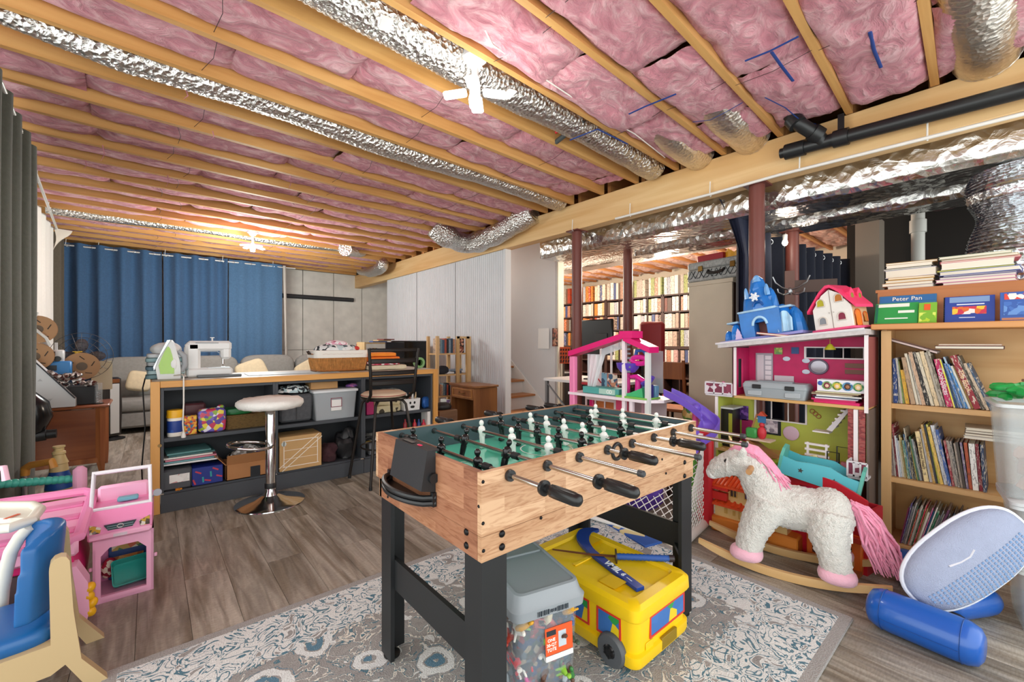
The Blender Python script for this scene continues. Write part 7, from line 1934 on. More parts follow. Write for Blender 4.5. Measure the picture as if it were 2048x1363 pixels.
part('side_wall',MB().box(((QX+QXb)/2,YB-.006,(z1-.018)/2),(QXb-QX,.012,z1-.02)),P('#6a5a52',.6),dh,0)
part('side_wall',MB().box(((QX+QXb)/2,YC-.006,z2/2-.01),(QXb-QX,.012,z2-.02)),LIME,dh,0)
BRK=PRINT(['#8f3f3f','#a34a46','#7a3436','#9c5650'],60,.7,(1,1,2))
for px in(1702,1724):part('brick_pillar',MB().box((QX+.01,qy(px),(z1+z2)/2-.01),(.025,.03,z1-z2-.02)),BRK,dh,0)
part('white_column',MB().box((QX-.002,qy(1712),(z1+z2)/2-.01),(.018,.02,z1-z2-.02)),WTR,dh,0)
# tilted roof slab
rf=MB()
v=[(QX-.05,YA+.10,zrl-.006),(QX-.05,YB-.005,zrr),(QXb+.02,YB-.005,zrr),(QXb+.02,YA+.10,zrl-.006)]
rf.add(v+[(a,b_,c+.032)for a,b_,c in v],[(3,2,1,0),(4,5,6,7),(0,1,5,4),(1,2,6,5),(2,3,7,6),(3,0,4,7)])
part('roof',rf,P('#c5bfbe',.6,var=.12,vs=40),dh,0)
def roofz(y):return zrl-.006+(zrr-zrl+.006)*(YA+.10-y)/(YA+.105-YB)+.032
part('roof_edge',MB().tube([(QX-.054,YA+.115,zrl+.024),(QX-.054,YB,zrr+.031)],.007,4),P('#ecebee',.5),dh)
# printed furniture and pictures on the rooms' back walls
def pr(name,px0,py0,px1,py1,mat,d=.004,X=QXb,lab=None):
 a,b_=at(px0,py1,x=X-.004),at(px1,py0,x=X-.004)
 return part(name,MB().box((X-.004-d/2,(a.y+b_.y)/2,(a.z+b_.z)/2),(d,abs(a.y-b_.y),abs(b_.z-a.z))),mat,dh,0,lab)
pr('printed_wardrobe',1512,706,1546,762,P('#a8a2ac',.5));pr('wardrobe_door',1515,709,1528,760,P('#d9cfd6',.5),.007)
for k in range(5):pr('wardrobe_drawer',1531,711+10*k,1543,718.5+10*k,P('#e2d9de',.5),.007)
pr('green_picture',1549,695,1565,708,PRINT(['#8fae4a','#6a9a5a','#b9c86a'],60));pr('blue_picture',1583,694,1598,707,P('#2a4f86',.5))
for px,py in((1573,717),(1612,721),(1612,743)):
 c=at(px,py,x=QXb-.006);part('printed_cloud',MB().ell(c,(.003,.024,.016),14,8),P('#cfd6e6',.5),dh)
c=at(1637,733,x=QXb-.008);part('mirror',MB().ell(c,(.004,.05,.045),24,12),P('#a9a4ae',.2,.3),dh);part('mirror_rim',MB().tube([c+Vector((-.002,.052*math.cos(a),.047*math.sin(a)))for a in[2*PI*i/26 for i in range(26)]],.006,6,closed=True),P('#6f5f74',.5),dh)
pr('printed_shelf',1690,727,1728,735,P('#7a4a38',.5));pr('printed_shelf',1690,740,1728,747,P('#7a4a38',.5));pr('printed_bed',1549,752,1588,765,P('#cfc4cc',.5))
part('hanging_lamp',MB().lathe([(0,.03),(.01,.03),(.03,.0),(.03,-.006),(0,-.008)],(QX+.14,qy(1660,QX+.14),qz(1660,697,QX+.14)),16).cyl((QX+.14,qy(1660,QX+.14),qz(1660,697,QX+.14)+.03),(QX+.14,qy(1660,QX+.14),zrl+.07),.0015,n=5),P('#c9c02a',.4),dh)
pr('purple_poster',1476,812,1497,838,PRINT(['#5a2f86','#8a5ab4','#3f2266'],50));pr('printed_chair',1484,840,1506,880,P('#a3205c',.5));pr('wall_screen',1527,838,1562,866,P('#20242a',.4));pr('screen_picture',1530,841,1556,863,PRINT(['#b9a9b4','#d8ccd2','#8a7f8c'],40),.007)
c=at(1582,866,x=QXb-.01);part('printed_round_chair',MB().ell(c,(.004,.05,.05),24,12),P('#d3b3c4',.5),dh)
for k in range(3):c=at(1625+6*k,822+5*k,x=QXb-.006);part('wall_flower',MB().tube([c+Vector((-.002,.014*math.cos(a),.014*math.sin(a)))for a in[2*PI*i/12 for i in range(12)]],.003,5,closed=True),P('#a8693a',.5),dh)
part('dark_cabinet',MB().box((QX+.15,qy(1461,QX+.15),z2+.14),(.14,.085,.28),b=.004),P('#17181a',.3),dh)
part('cabinet_top',MB().box((QX+.14,qy(1461,QX+.14),z2+.29),(.18,.11,.012)),P('#c9ccce',.5),dh)
part('yellow_pane',MB().box((QX+.078,qy(1461,QX+.08),z2+.15),(.004,.025,.2)),P('#9a9c2a',.4),dh)
st_a,st_b=at(1668,852,x=QX+.12),at(1697,812,x=QX+.12)
for k in range(6):p=st_a.lerp(st_b,k/5.0);part('stair_tread',MB().box((p.x,p.y,p.z),(.08,.034,.010)),WTR,dh,0)
part('stair_stringer',MB().prism([(st_a.y+.03,st_a.z-.02),(st_b.y,st_b.z-.012),(st_b.y-.02,st_b.z-.012),(st_a.y,st_a.z-.028)],QX+.075,QX+.082,'x'),P('#d4cdd0',.5),dh)
part('landing',MB().box((QX+.12,at(1645,862,x=QX+.12).y,at(1645,862,x=QX+.12).z),(.08,.09,.008)),WTR,dh)
# balconies
def balcony(y0,y1,z,x0,x1,wall=.085):
 m=part('balcony_floor',MB().box(((x0+x1)/2,(y0+y1)/2,z-.006),(abs(x1-x0),abs(y0-y1),.012)),P('#d3cfd3',.5),dh,0)
 rail=MB();n=3
 for zz_ in(z+wall,z+.008):rail.box((x0,(y0+y1)/2,zz_),(.008,abs(y0-y1),.010)).box(((x0+x1)/2,y0,zz_),(abs(x1-x0),.008,.010))
 for k in range(n+1):rail.box((x0,y0+(y1-y0)*k/n,z+wall/2),(.008,.009,wall))
 for k in range(3):rail.box((x0+(x1-x0)*k/2,y0,z+wall/2),(.009,.008,wall))
 subpart('balcony_railing',rail,P('#e0dce0',.5),m,0)
 subpart('balcony_pane',MB().box((x0+.004,(y0+y1)/2,z+wall/2),(.003,abs(y0-y1),wall)),PRINT(['#7a2f46','#7a2f46','#8f3a52','#d9d0d4'],30),m,0)
 return m
bz=qz(1437,800)
balcony(qy(1411),qy(1464),z1-.004,QX,QX+.16)
balcony(qy(1695,QX-.10),YB-.02,z2-.0,QX-.10,QX)
fl_=thing('flamingo_toy','tiny pink flamingo in the balcony of the wooden dollhouse','toy',(QX+.04,qy(1452,QX+.04),z1+.0025))
obj('body',MB().ell((0,0,.045),(.02,.026,.018),12,8),P('#ee7fb2',.4),fl_);obj('neck',MB().tube([(0,.02,.05),(0,.03,.07),(0,.022,.085),(0,.01,.08)],.006,6),P('#ee7fb2',.4),fl_);obj('leg',MB().cyl((0,0,0),(0,0,.035),.003,n=6),P('#d85a96',.4),fl_)
# in the rooms
tbx=thing('grey_toolbox','grey plastic toolbox with black latches in the pink room','toolbox',(QX+.085,(qy(1484)+qy(1612))/2,z1+.001))
w=qy(1484)-qy(1612);GT=P('#9aa3a8',.45)
obj('toolbox_body',loft([(roundrect(.14,w*.94,.015),0),(roundrect(.155,w,.015),.06),(roundrect(.155,w,.015),.065)]),GT,tbx)
obj('toolbox_lid',loft([(roundrect(.16,w*1.01,.015),.066),(roundrect(.16,w*1.01,.015),.085),(roundrect(.13,w*.95,.015),.105)]),GT,tbx)
obj('carry_handle',MB().box((-.02,0,.108),(.05,w*.55,.014),b=.004),P('#8a9399',.5),tbx)
for y in(.10,-.10):obj('latch',MB().box((-.083,y,.074),(.012,.055,.028),b=.003),P('#1b1d1f',.5),tbx)
for y in(.115,-.115):obj('body_recess',MB().box((-.0775,y,.028),(.006,.09,.034),b=.003),P('#a9b1b5',.45),tbx)
MC=[('#d81b66','bright pink'),('#c2185b','deep pink'),('#d9d6de','pale grey'),('#2f3a52','navy'),('#ecebea','white'),('#b8ad92','olive-beige'),('#8a6f54','brown'),('#c9c39a','straw-coloured')]
for k,(c,n_)in enumerate(MC):
 th=(.016,.010,.008,.006,.008,.008,.006,.006)[k]
 zk=z1+.001+sum((.016,.010,.008,.006,.008,.008,.006,.006)[:k])+.0005*k
 solo('magazine',n_+' magazine, '+nth(k)+' from the bottom of the pile in the pink room','magazine',MB().box((0,0,th/2),(.17,.235-.012*(k%3),th)),P(c,.5),(QX+.095,(qy(1617)+qy(1722))/2+.008*((k*3)%4-1.5)-.004,zk),.05*((k*7)%5-2))
pbx=thing('portrait_box','white box printed with a row of round storybook portraits above the magazines','box',(QX+.075,(qy(1632)+qy(1727))/2,z1+.073))
w=qy(1632)-qy(1727)
obj('box_body',MB().box((0,0,.037),(.10,w,.072)),P('#e6e6ee',.45),pbx)
for k in range(4):
 y=w*(.28-.22*k)
 rg_=obj('portrait_ring',MB().lathe([(0,0),(.026,0),(.026,.002),(0,.002)],n=24),PRINT([['#5a8a4a','#8fae6a','#c9d8b0'],['#4a7a3a','#9ab84a','#d8d24a'],['#2f6a9a','#5a9ac0','#a9cfe0'],['#2f7a4a','#6aa86a','#bcd8a8']][k],50),pbx,(-.0515,y,.038),(0,R(-90),0))
 obj('hair_shape',MB().ell((0,0,.0025),(.019,.017,.002),14,8),P(['#7a2438','#e0bd4a','#4a2c1e','#dcc07a'][k],.5),rg_)
 obj('face_shape',MB().ell((-.002,0,.004),(.011,.010,.002),12,8),P(['#e6bfa4','#efd2b8','#a5704a','#f0d6bc'][k],.5),rg_)
obj('blue_dot',MB().ell((-.0515,w*.43,.05),(.002,.014,.014),12,8),P('#2f57a8',.5),pbx)
# dolls on the middle floor
pgc=thing('toy_treehouse','small brown and green toy playhouse on the lime room floor','toy',(QX+.02,qy(1512),z2+.001))
obj('ramp',MB().prism([(.09,0),(.05,.10),(.04,.10),(-.13,.0)],-.05,.04,'x'),WOOD('#b07a48','#8a5a30','y',8,.5),pgc)
obj('deck',MB().box((0,-.02,.105),(.10,.16,.010)),P('#e2c9b0',.5),pgc)
obj('green_block',MB().box((-.01,.03,.145),(.05,.07,.07),b=.01),P('#3f9a4c',.4),pgc);obj('red_figure',MB().ell((0,-.03,.15),(.025,.03,.045),12,8).ell((0,-.03,.205),(.016,.018,.018),10,6),P('#c9303c',.5),pgc)
obj('mast',MB().tube([(0,.055,.11),(0,.02,.22),(0,-.0,.28)],.006,6),P('#a5744a',.5),pgc);obj('blue_sail',MB().box((0,-.03,.245),(.008,.05,.05)),P('#2f6a9a',.5),pgc);obj('red_roof',MB().prism([(-.06,.27),(-.005,.27),(-.03,.30)],-.02,.02,'x'),P('#b9442c',.5),pgc)
bn=thing('white_bench','small white slatted doll bench in the lime room','doll furniture',(QX+.06,qy(1634,QX+.06),z2+.001))
for k in range(3):obj('slat',MB().box((.0,0,.05+.035*k),(.02,.13,.012)),WTR,bn)
for y in(-.05,.05):obj('leg',MB().box((0,y,.065),(.012,.012,.13)),WTR,bn)
sh2=thing('wire_doll_shelf','black wire doll shelf with tiny boxes in the lime room','doll furniture',(QX+.05,qy(1682,QX+.05),z2+.001))
wr_=MB()
for y0_,z_ in((.07,.09),(.02,.13),(-.05,.18)):wr_.tube([(0,y0_,0),(0,y0_,z_),(0,y0_-.06,z_),(0,y0_-.06,0)],.004,5)
obj('wire_frame',wr_,BLACK,sh2)
obj('tiny_box',MB().box((0,.035,.018),(.03,.04,.034)),P('#6f86c4',.5),sh2);obj('tiny_box',MB().box((0,-.02,.02),(.03,.035,.038)),P('#c97a8a',.5),sh2);obj('tiny_box',MB().box((0,-.07,.19),(.03,.03,.02)),P('#c9487a',.5),sh2)
# ice castle on the roof
icb=thing('ice_castle','blue toy ice castle with a pale snowflake on the dollhouse roof','toy castle',(QX+.10,(qy(1452,QX+.1)+qy(1618,QX+.1))/2,roofz((qy(1452,QX+.1)+qy(1618,QX+.1))/2)+.004),(R(-8.5),0,0))
ICE=P('#1f74c4',.3,var=.18,vs=10);ICEL=P('#a9d0ea',.4,var=.1,vs=20);LAV=P('#8f8fd0',.4)
wI=qy(1452,QX+.1)-qy(1618,QX+.1)
obj('base_plate',MB().box((0,0,.010),(.22,wI,.020),b=.004),LAV,icb)
def crag(mb,c,w,d,h,seed,n=9):
 """Faceted rock tower."""
 r_=random.Random(seed);rings=[]
 for z,k in((0,1),(.35,.92),(.7,.72),(.9,.45),(1,.16)):
  ring=[]
  for i in range(n):
   a=2*PI*i/n;q=k*r_.uniform(.86,1.1)
   ring.append((c[0]+d/2*q*math.cos(a),c[1]+w/2*q*math.sin(a)))
  rings.append((ring,c[2]+h*z))
 l=loft(rings);mb.add(l.v,l.f);return mb
obj('main_tower',crag(crag(crag(crag(MB(),(.015,-.01,.12),.25,.15,.27,4,11),(.02,-.005,.15),.17,.12,.31,9,11),(0,.065,.15),.10,.08,.19,31),(0,-.085,.15),.10,.08,.20,32),ICE,icb,smooth=0)
mbody=MB();mbody.panel(.26,.18,.10,[(.09,0,.17,.12)],(0,0,0))
o=obj('arched_body',mbody,ICE,icb,smooth=0);o.location=(-.06,.12,.02);o.rotation_euler=(0,0,R(-90));o.location.x=-.07
obj('arch_trim',MB().tube([(-.074,-.01+.045*math.cos(a),.10+.055*math.sin(a))for a in[PI*i/12 for i in range(13)]],.009,8),ICEL,icb)
obj('arch_dark',MB().box((.02,-.01,.08),(.02,.07,.12)),P('#6a3530',.6),icb)
obj('left_wing',crag(crag(MB(),(-.01,.17,.02),.10,.14,.12,11),(-.02,.225,.02),.07,.10,.075,12),ICE,icb,smooth=0)
obj('right_wing',crag(crag(MB(),(0,-.14,.02),.15,.16,.20,13,11),(0,-.21,.02),.11,.14,.17,14,11),ICE,icb,smooth=0)
obj('frozen_fall',MB().grid(lambda u,v:(-.075+.02*v+.01*math.sin(u*12),-.115-.09*u-.02*v*0,.03+.14*v*(1-.4*(u-.5)**2*4)),10,8),ICEL,icb)
obj('snow_ledge',MB().box((-.06,0,.205),(.05,.25,.016),b=.006),ICEL,icb);obj('snow_ledge',MB().box((-.02,.175,.145),(.10,.08,.014),b=.006),ICEL,icb);obj('snow_ledge',MB().box((-.01,-.15,.198),(.10,.12,.014),b=.006),ICEL,icb)
obj('balcony_arch',MB().tube([(-.058,-.01+.03*math.cos(a),.235+.03*math.sin(a))for a in[PI*i/10 for i in range(11)]],.008,8),P('#0f4f96',.4),icb)
fk=MB()
for k in range(6):a=k*PI/3;fk.tube([(-.066,0,0),(-.066,.032*math.cos(a),.032*math.sin(a))],.007,6)
fk.cyl((-.064,0,0),(-.068,0,0),.022,n=12)
obj('snowflake',fk,P('#dfe6ec',.4),icb,(0,0,.30))
pt=MB();pt.prism([(-.025,0),(.025,0),(.018,.02),(.022,.022),(.012,.045),(.015,.047),(0,.08),(-.015,.047),(-.012,.045),(-.022,.022),(-.018,.02)],-.004,.004,'x')
obj('snowy_tree',pt,P('#cdb8dc',.4),icb,(-.085,.135,.02))
obj('crystal',crag(crag(crag(MB(),(-.03,.06,.30),.035,.03,.08,21,6),(-.03,-.075,.30),.04,.03,.08,22,6),(0,-.01,.41),.06,.05,.05,23,7),P('#6fa6dc',.25),icb,smooth=0)
flatbook('thin red and white paperback lying at the edge of the dollhouse roof',(QX-.012,qy(1565,QX),roofz(qy(1565,QX))+.006),.30,.05,.014,'#b03a34',(R(0),R(7),R(-90)))
# cottage toy
ct_y=qy(1680,QX+.1)
cg=thing('cottage_toy','white and tan toy cottage with a hot pink dormered roof on the dollhouse','toy house',(QX+.13,ct_y-.005,roofz(ct_y)+.012),tuple((Matrix.Rotation(R(-7),3,'X')@Matrix.Rotation(R(-105),3,'Z')).to_euler()))
CW,CD,CH=.215,.17,.145
WHT=P('#efede6',.45,bump=.25,bs=30);TANW=P('#d2ac84',.5,bump=.25,bs=30);RFP=P('#ee3a6c',.4)
# front gable faces local -y ; side faces +x
gab=[(-CW/2,0),(0.0,0),(0.0,CH+.115),(-CW*.22,CH+.085),(-CW/2,CH)]
obj('gable_door_half',MB().prism(gab,-CD/2,-CD/2+.01,'y'),WHT,cg,smooth=0)
obj('gable_door_half',MB().prism([(-a,b_)for a,b_ in gab],-CD/2,-CD/2+.01,'y'),WHT,cg,smooth=0,label=None)
obj('door_gap',MB().box((0,-CD/2-.0005,.13),(.003,.004,.255)),P('#9a8f88',.6),cg)
body=MB();
for s_ in(-1,1):body.box((s_*(CW/2-.005),.005,CH/2),(.010,CD-.012,CH))
body.prism([(a*.98,b_)for a,b_ in[(-CW/2,0),(CW/2,0),(CW/2,CH),(CW*.22,CH+.085),(0,CH+.115),(-CW*.22,CH+.085),(-CW/2,CH)]],CD/2-.01,CD/2,'y')
obj('side_walls',body,TANW,cg,smooth=0)
obj('base_rim',MB().box((0,0,.008),(CW+.03,CD+.03,.016),b=.005),P('#f0588a',.4),cg)
rp=[(CW/2+.03,CH-.02),(CW*.25,CH+.09),(.012,CH+.125),(-.012,CH+.125),(-CW*.25,CH+.09),(-CW/2-.03,CH-.02)]
ro=[(a*1.0,b_+.018)for a,b_ in rp]
obj('roof',MB().prism(rp+ro[::-1],-CD/2-.012,CD/2+.012,'y'),RFP,cg,smooth=0)
for y in(-.035,.05):
 obj('dormer',MB().prism([(-.026,0),(.026,0),(.026,.045),(0,.075),(-.026,.045)],-.05,.035,'x').box((0,0,.0),(.001,.001,.001)),RFP,cg,(CW*.30,y,CH+.035),0,0)
 obj('dormer_window',MB().ell((CW*.30+.036,y,CH+.058),(.003,.015,.018),12,8),P('#8a7a2a',.5),cg)
def archwin(name,c,r,h,col,axis,fr='#d8cfc4'):
 pts=[(-r,0),(r,0)]+[(r*math.cos(a),h-r+r*math.sin(a))for a in[PI*i/10 for i in range(11)]]
 m=MB();m.prism(pts,-.003,.003,axis)
 o=obj(name,m,P(col,.4),cg,c)
 ptf=[Vector((a,-.003,b_))if axis=='y' else Vector((.003,a,b_))for a,b_ in pts]
 obj('window_rim',MB().tube(ptf,.004,6,closed=True),P(fr,.5),o)
 return o
for x,z,col in((-.055,.16,'#b8b02a'),(.05,.175,'#b9722a'),(-.055,.045,'#8a8f96'),(.055,.06,'#8a2a44')):archwin('arched_window',(x,-CD/2-.002,z),.022,.048,col,'y')
archwin('orange_door',(CW/2+.002,-.03,.016),.030,.10,'#e2761c','x','#c9601a');archwin('arched_window',(CW/2+.002,.05,.04),.018,.06,'#c07a3a','x','#c9601a')
for x in(-.012,.012):obj('door_knob',MB().ell((x,-CD/2-.004,.115),(.004,.004,.004),8,6),P('#c9c4bc',.4),cg)
# coat hooks on a board behind
chk=thing('coat_hook_rack','dark wooden coat rack with curved metal hooks behind the ice castle','coat rack',Vector((*at(1579,580,t=3.55).xy,0)),R(-62))
zc=at(1580,580,t=3.55).z
obj('upright_board',MB().box((0,0,zc/2+.08),(.07,.02,zc+.16)),P('#7a5548',.5),chk)
obj('cross_board',MB().box((.16,.012,zc+.03),(.34,.02,.10)),P('#5a4238',.5),chk)
obj('stand_foot',MB().box((0,0,.012),(.30,.30,.024)),P('#5a4238',.5),chk)
for s_ in(-1,1):
 obj('hook',MB().tube([(0,-.012,zc),(s_*.06,-.03,zc+.02),(s_*.11,-.05,zc+.06),(s_*.13,-.05,zc+.11)],.006,8),STEEL,chk)
 obj('hook',MB().tube([(0,-.012,zc-.02),(s_*.05,-.03,zc-.04),(s_*.09,-.045,zc-.02),(s_*.095,-.045,zc+.01)],.006,8),STEEL,chk)
obj('hook_boss',MB().ell((0,-.014,zc-.01),(.018,.01,.03),12,8),STEEL,chk)
# dim furnace side: grey drain stack and board
solo('grey_stack_pipe','grey plastic drain stack in the dim furnace corner','pipe',MB().tube([(5.6,.60,0),(5.6,.60,2.3),(5.6,.60,2.301),(5.6,.60,2.42),(5.6,.60,2.421),(5.6,.60,2.74)],[.05,.05,.062,.062,.05,.05],18),P('#a9a8a2',.5))
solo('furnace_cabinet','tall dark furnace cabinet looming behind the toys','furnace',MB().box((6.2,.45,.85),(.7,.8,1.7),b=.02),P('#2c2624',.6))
# ------------------------------------------------------------------ rocking unicorn
UX,UY=2.70,.80
ua=math.atan2(.725,-.18)
uni=thing('rocking_unicorn','white plush rocking unicorn with pink mane and tail on wooden rockers','rocking horse',(UX,UY,0),ua)
FUR=P('#dfddd6',1,var=.03,vs=60,bump=1.0,bs=130,spec=.1,sheen=.5)
body=MB()
def limb(pts,rs,n=14):body.tube(pts,rs,n)
limb([(-.24,0,.36),(-.20,0,.355),(-.10,0,.345),(.02,0,.345),(.12,0,.36),(.17,0,.40)],[.06,.115,.115,.118,.118,.07],18)
body.ell((-.17,0,.355),(.108,.125,.125),18,12);body.ell((.11,0,.36),(.105,.118,.12),18,12)
limb([(.09,0,.37),(.145,0,.45),(.185,0,.525),(.21,0,.575)],[.115,.105,.092,.07],18)
body.ell((.25,0,.562),(.09,.082,.075),18,12)
limb([(.24,0,.562),(.32,0,.525),(.385,0,.487)],[.078,.068,.056],16)
body.ell((.385,0,.482),(.045,.055,.05),14,10)
for sy in(-1,1):
 limb([(.10,sy*.06,.36),(.15,sy*.10,.26),(.18,sy*.122,.18),(.195,sy*.135,.10)],[.10,.084,.070,.066])
 limb([(-.17,sy*.06,.36),(-.165,sy*.10,.26),(-.185,sy*.122,.18),(-.20,sy*.135,.10)],[.11,.09,.072,.066])
ub=remesh(body,.010,5,.0075,70)
ub.materials.append(FUR)
put('body',ub,uni)
PKP=P('#f0b9cb',.9,bump=.4,bs=120,sheen=.4)
for sx,x in((1,.195),(-1,-.205)):
 for sy in(-1,1):obj('hoof',MB().ell((x+.006,sy*.140,.092),(.082,.078,.038),20,12,e=.8),PKP,uni,smooth=80)
 # head details
mz=MB();mz.ell((.402,0,.470),(.034,.048,.040),16,10,jit=.25);o=obj('muzzle',mz,P('#f7f6f3',1,bump=.8,bs=140),uni,smooth=80)
for sy in(-1,1):
 obj('eye',MB().ell((.315,sy*.062,.560),(.011,.007,.014),12,8),P('#141212',.1),uni)
 e_=obj('ear',MB().tube([(.235,sy*.06,.60),(.225,sy*.082,.63),(.222,sy*.09,.66)],[.026,.022,.004],10,flat=.5),FUR,uni,smooth=80)
obj('horn',MB().tube([Vector((.282+.030*k/20+.002*math.cos(k*1.2),.002*math.sin(k*1.2),.615+.095*k/20))for k in range(21)],[.017*(1-k/20)+.0015 for k in range(21)],10),P('#d8b98a',.4,.3),uni,smooth=80)
obj('handle',MB().cyl((.185,-.17,.545),(.185,.17,.545),.016,n=16),WOOD('#c79560','#a87844','y',14,.5),uni)
obj('bridle',MB().tube([(.30+.012*math.cos(a),.071*math.cos(a),.535+.068*math.sin(a))for a in[2*PI*i/24 for i in range(24)]],.006,6,closed=True),FUR,uni)
# mane and tail: strands of yarn
def strands(base,tip,n,spread,r,sag,seed,wob=.012):
 m=MB();rr=random.Random(seed)
 for k in range(n):
  b0,t0=base(rr),tip(rr)
  mid=b0.lerp(t0,.5)+Vector((rr.uniform(-wob,wob),rr.uniform(-wob,wob),sag*rr.uniform(.7,1.2)))
  q1=b0.lerp(mid,.5)+Vector((0,0,sag*.45));q2=mid.lerp(t0,.5)+Vector((rr.uniform(-wob,wob),rr.uniform(-wob,wob),sag*.2))
  m.tube([b0,q1,mid,q2,t0],[r*.8,r,r,r*.9,r*.3],5)
 return m
PKY=P('#f09cba',.9,var=.12,vs=60,sheen=.4)
crest=[Vector(p)for p in((.30,0,.605),(.25,0,.638),(.185,0,.622),(.125,0,.562),(.085,0,.515),(.045,0,.475))]
def cpt(s):
 f=s*(len(crest)-1);i=min(len(crest)-2,int(f));return crest[i].lerp(crest[i+1],f-i)
def mbase(rr):s=rr.random();mbase.s=s;return cpt(s)+Vector((0,rr.uniform(-.03,.03),.0))
def mtip(rr):
 s=min(1,mbase.s+rr.uniform(.15,.45));return cpt(s)+Vector((rr.uniform(-.05,.0),rr.uniform(.03,.08)*(1 if rr.random()<.35 else-1),rr.uniform(-.06,-.01)))
m_=MB();m_.tube([c+Vector((-.006,0,-.004))for c in crest],[.026,.042,.044,.042,.038,.02],12)
sm_=strands(mbase,mtip,130,0,.0052,.014,4);m_.add(sm_.v,sm_.f)
o=obj('mane',m_,PKY,uni,smooth=80);o['kind']='stuff'
def tbase(rr):return Vector((-.268+rr.uniform(-.01,.01),rr.uniform(-.03,.03),.40+rr.uniform(-.03,.03)))
def ttip(rr):a=rr.uniform(-1,1);return Vector((-.40+rr.uniform(-.06,.05),.07*a+.02,.14+rr.uniform(-.03,.06)))
o=obj('tail',strands(tbase,ttip,260,0,.0066,.055,9,.03),PKY,uni,smooth=80);o['kind']='stuff'
obj('cloth_tag',MB().box((-.24,.118,.28),(.045,.003,.05),rz=.3),P('#f4f4f2',.6),uni)
# rockers
ROK=WOOD('#dcb67f','#c99d62','x',10,.5)
for sy in(-1,1):
 y=sy*.150;n=24
 top,bot=[],[]
 for i in range(n+1):
  u=-1+2*i/n;x=.02+u*.425
  zc=.020+.075*u*u*(1 if abs(u)<.9 else 1)
  top.append((x,zc+.024*(1-abs(u)**6*.45)));bot.append((x,zc-.018*(1-abs(u)**6*.45)))
 obj('rocker',MB().prism(bot+top[::-1],y-.012,y+.012,'y'),ROK,uni,smooth=30)
for x in(.20,-.20):obj('cross_bar',MB().box((x,0,.052),(.05,.30,.018),b=.004),ROK,uni)
for x in(.20,-.20):
 for sy in(-1,1):obj('foot_block',MB().box((x,sy*.145,.066),(.05,.035,.02),b=.003),ROK,uni)
 # ------------------------------------------------------------------ toy villa
vl=thing('toy_villa','yellow and red toy villa with orange tiled roofs behind the unicorn','toy house',(2.90,1.07,.001),R(-88))
CRE=P('#eccf8a',.5);RD=P('#d0261f',.45);TILE=P('#e2501f',.5)
# local x runs along the front (towards the oak bookcase), local -y faces the room
obj('orange_base',MB().box((0,.06,.05),(.50,.18,.10),b=.01),P('#e58a32',.5),vl)
obj('lower_storey',MB().box((-.02,.07,.14),(.42,.15,.10)),CRE,vl,smooth=0)
obj('upper_storey',MB().box((-.10,.08,.255),(.24,.13,.11)),CRE,vl,smooth=0)
def tiled(x0,x1,y0,y1,z0,z1):
 m=MB();k=12
 m.prism([(y0,z0),(y1,z1),(y1,z1-.012),(y0,z0-.012)],x0,x1,'x')
 for i in range(k):
  x=x0+(x1-x0)*(i+.5)/k;m.tube([(x,y0,z0+.002),(x,y1,z1+.002)],.010,6)
 return m
obj('tiled_roof',tiled(-.24,.20,-.03,.05,.185,.215),TILE,vl);obj('tiled_roof',tiled(-.25,.05,-.02,.10,.305,.345),TILE,vl)
obj('red_wall',MB().box((-.20,-.005,.235),(.10,.03,.05)),RD,vl,smooth=0);obj('red_wall',MB().box((.06,.06,.225),(.12,.11,.06)),RD,vl,smooth=0);obj('red_roof',MB().box((-.20,.0,.285),(.12,.06,.016)),RD,vl,smooth=0)
for x,z,w,h in((-.12,.265,.045,.055),(-.03,.262,.05,.04),(-.20,.262,.03,.03),(-.16,.145,.02,.034),(-.06,.14,.045,.05),(-.11,.142,.015,.03)):
 f_=obj('window_frame',MB().panel(w,h,.006,[(.005,.005,w/2-.002,h-.005),(w/2+.002,.005,w-.005,h-.005)],(-w/2,-.003,-h/2)),P('#d9b05a',.5),vl,(x,(.013 if z>.2 else-.006),z),0,0)
 obj('pane',MB().box((0,.004,0),(w*.9,.004,h*.9)),P('#5a4a52' if w<.05 else '#6a4a86',.4),f_)
obj('arched_step',MB().cyl((-.02,-.045,.03),(-.02,.0,.03),.05,n=20),CRE,vl)
ov=thing('orange_toy_house','orange toy shop front low behind the unicorn legs','toy house',(2.90,.66,.001),R(-95))
obj('shop_body',MB().box((0,.06,.10),(.26,.10,.20),b=.006),P('#dd6a1e',.5),ov)
for x in(-.06,.05):obj('shop_window',MB().box((x,.008,.09),(.075,.006,.09)),P('#4a1f16',.5),ov);
obj('shop_awning',MB().box((0,.0,.19),(.27,.03,.03),b=.004),P('#c8321c',.5),ov);obj('shop_step',MB().box((0,.0,.012),(.26,.05,.024)),P('#a85a2a',.5),ov)
bl=thing('pink_balloon_toy','bright pink ball toy poking out between villa and unicorn','ball',(2.86,.98,.19))
obj('ball',MB().ell((0,0,0),(.035,.05,.045),18,12),P('#e32a86',.4),bl)
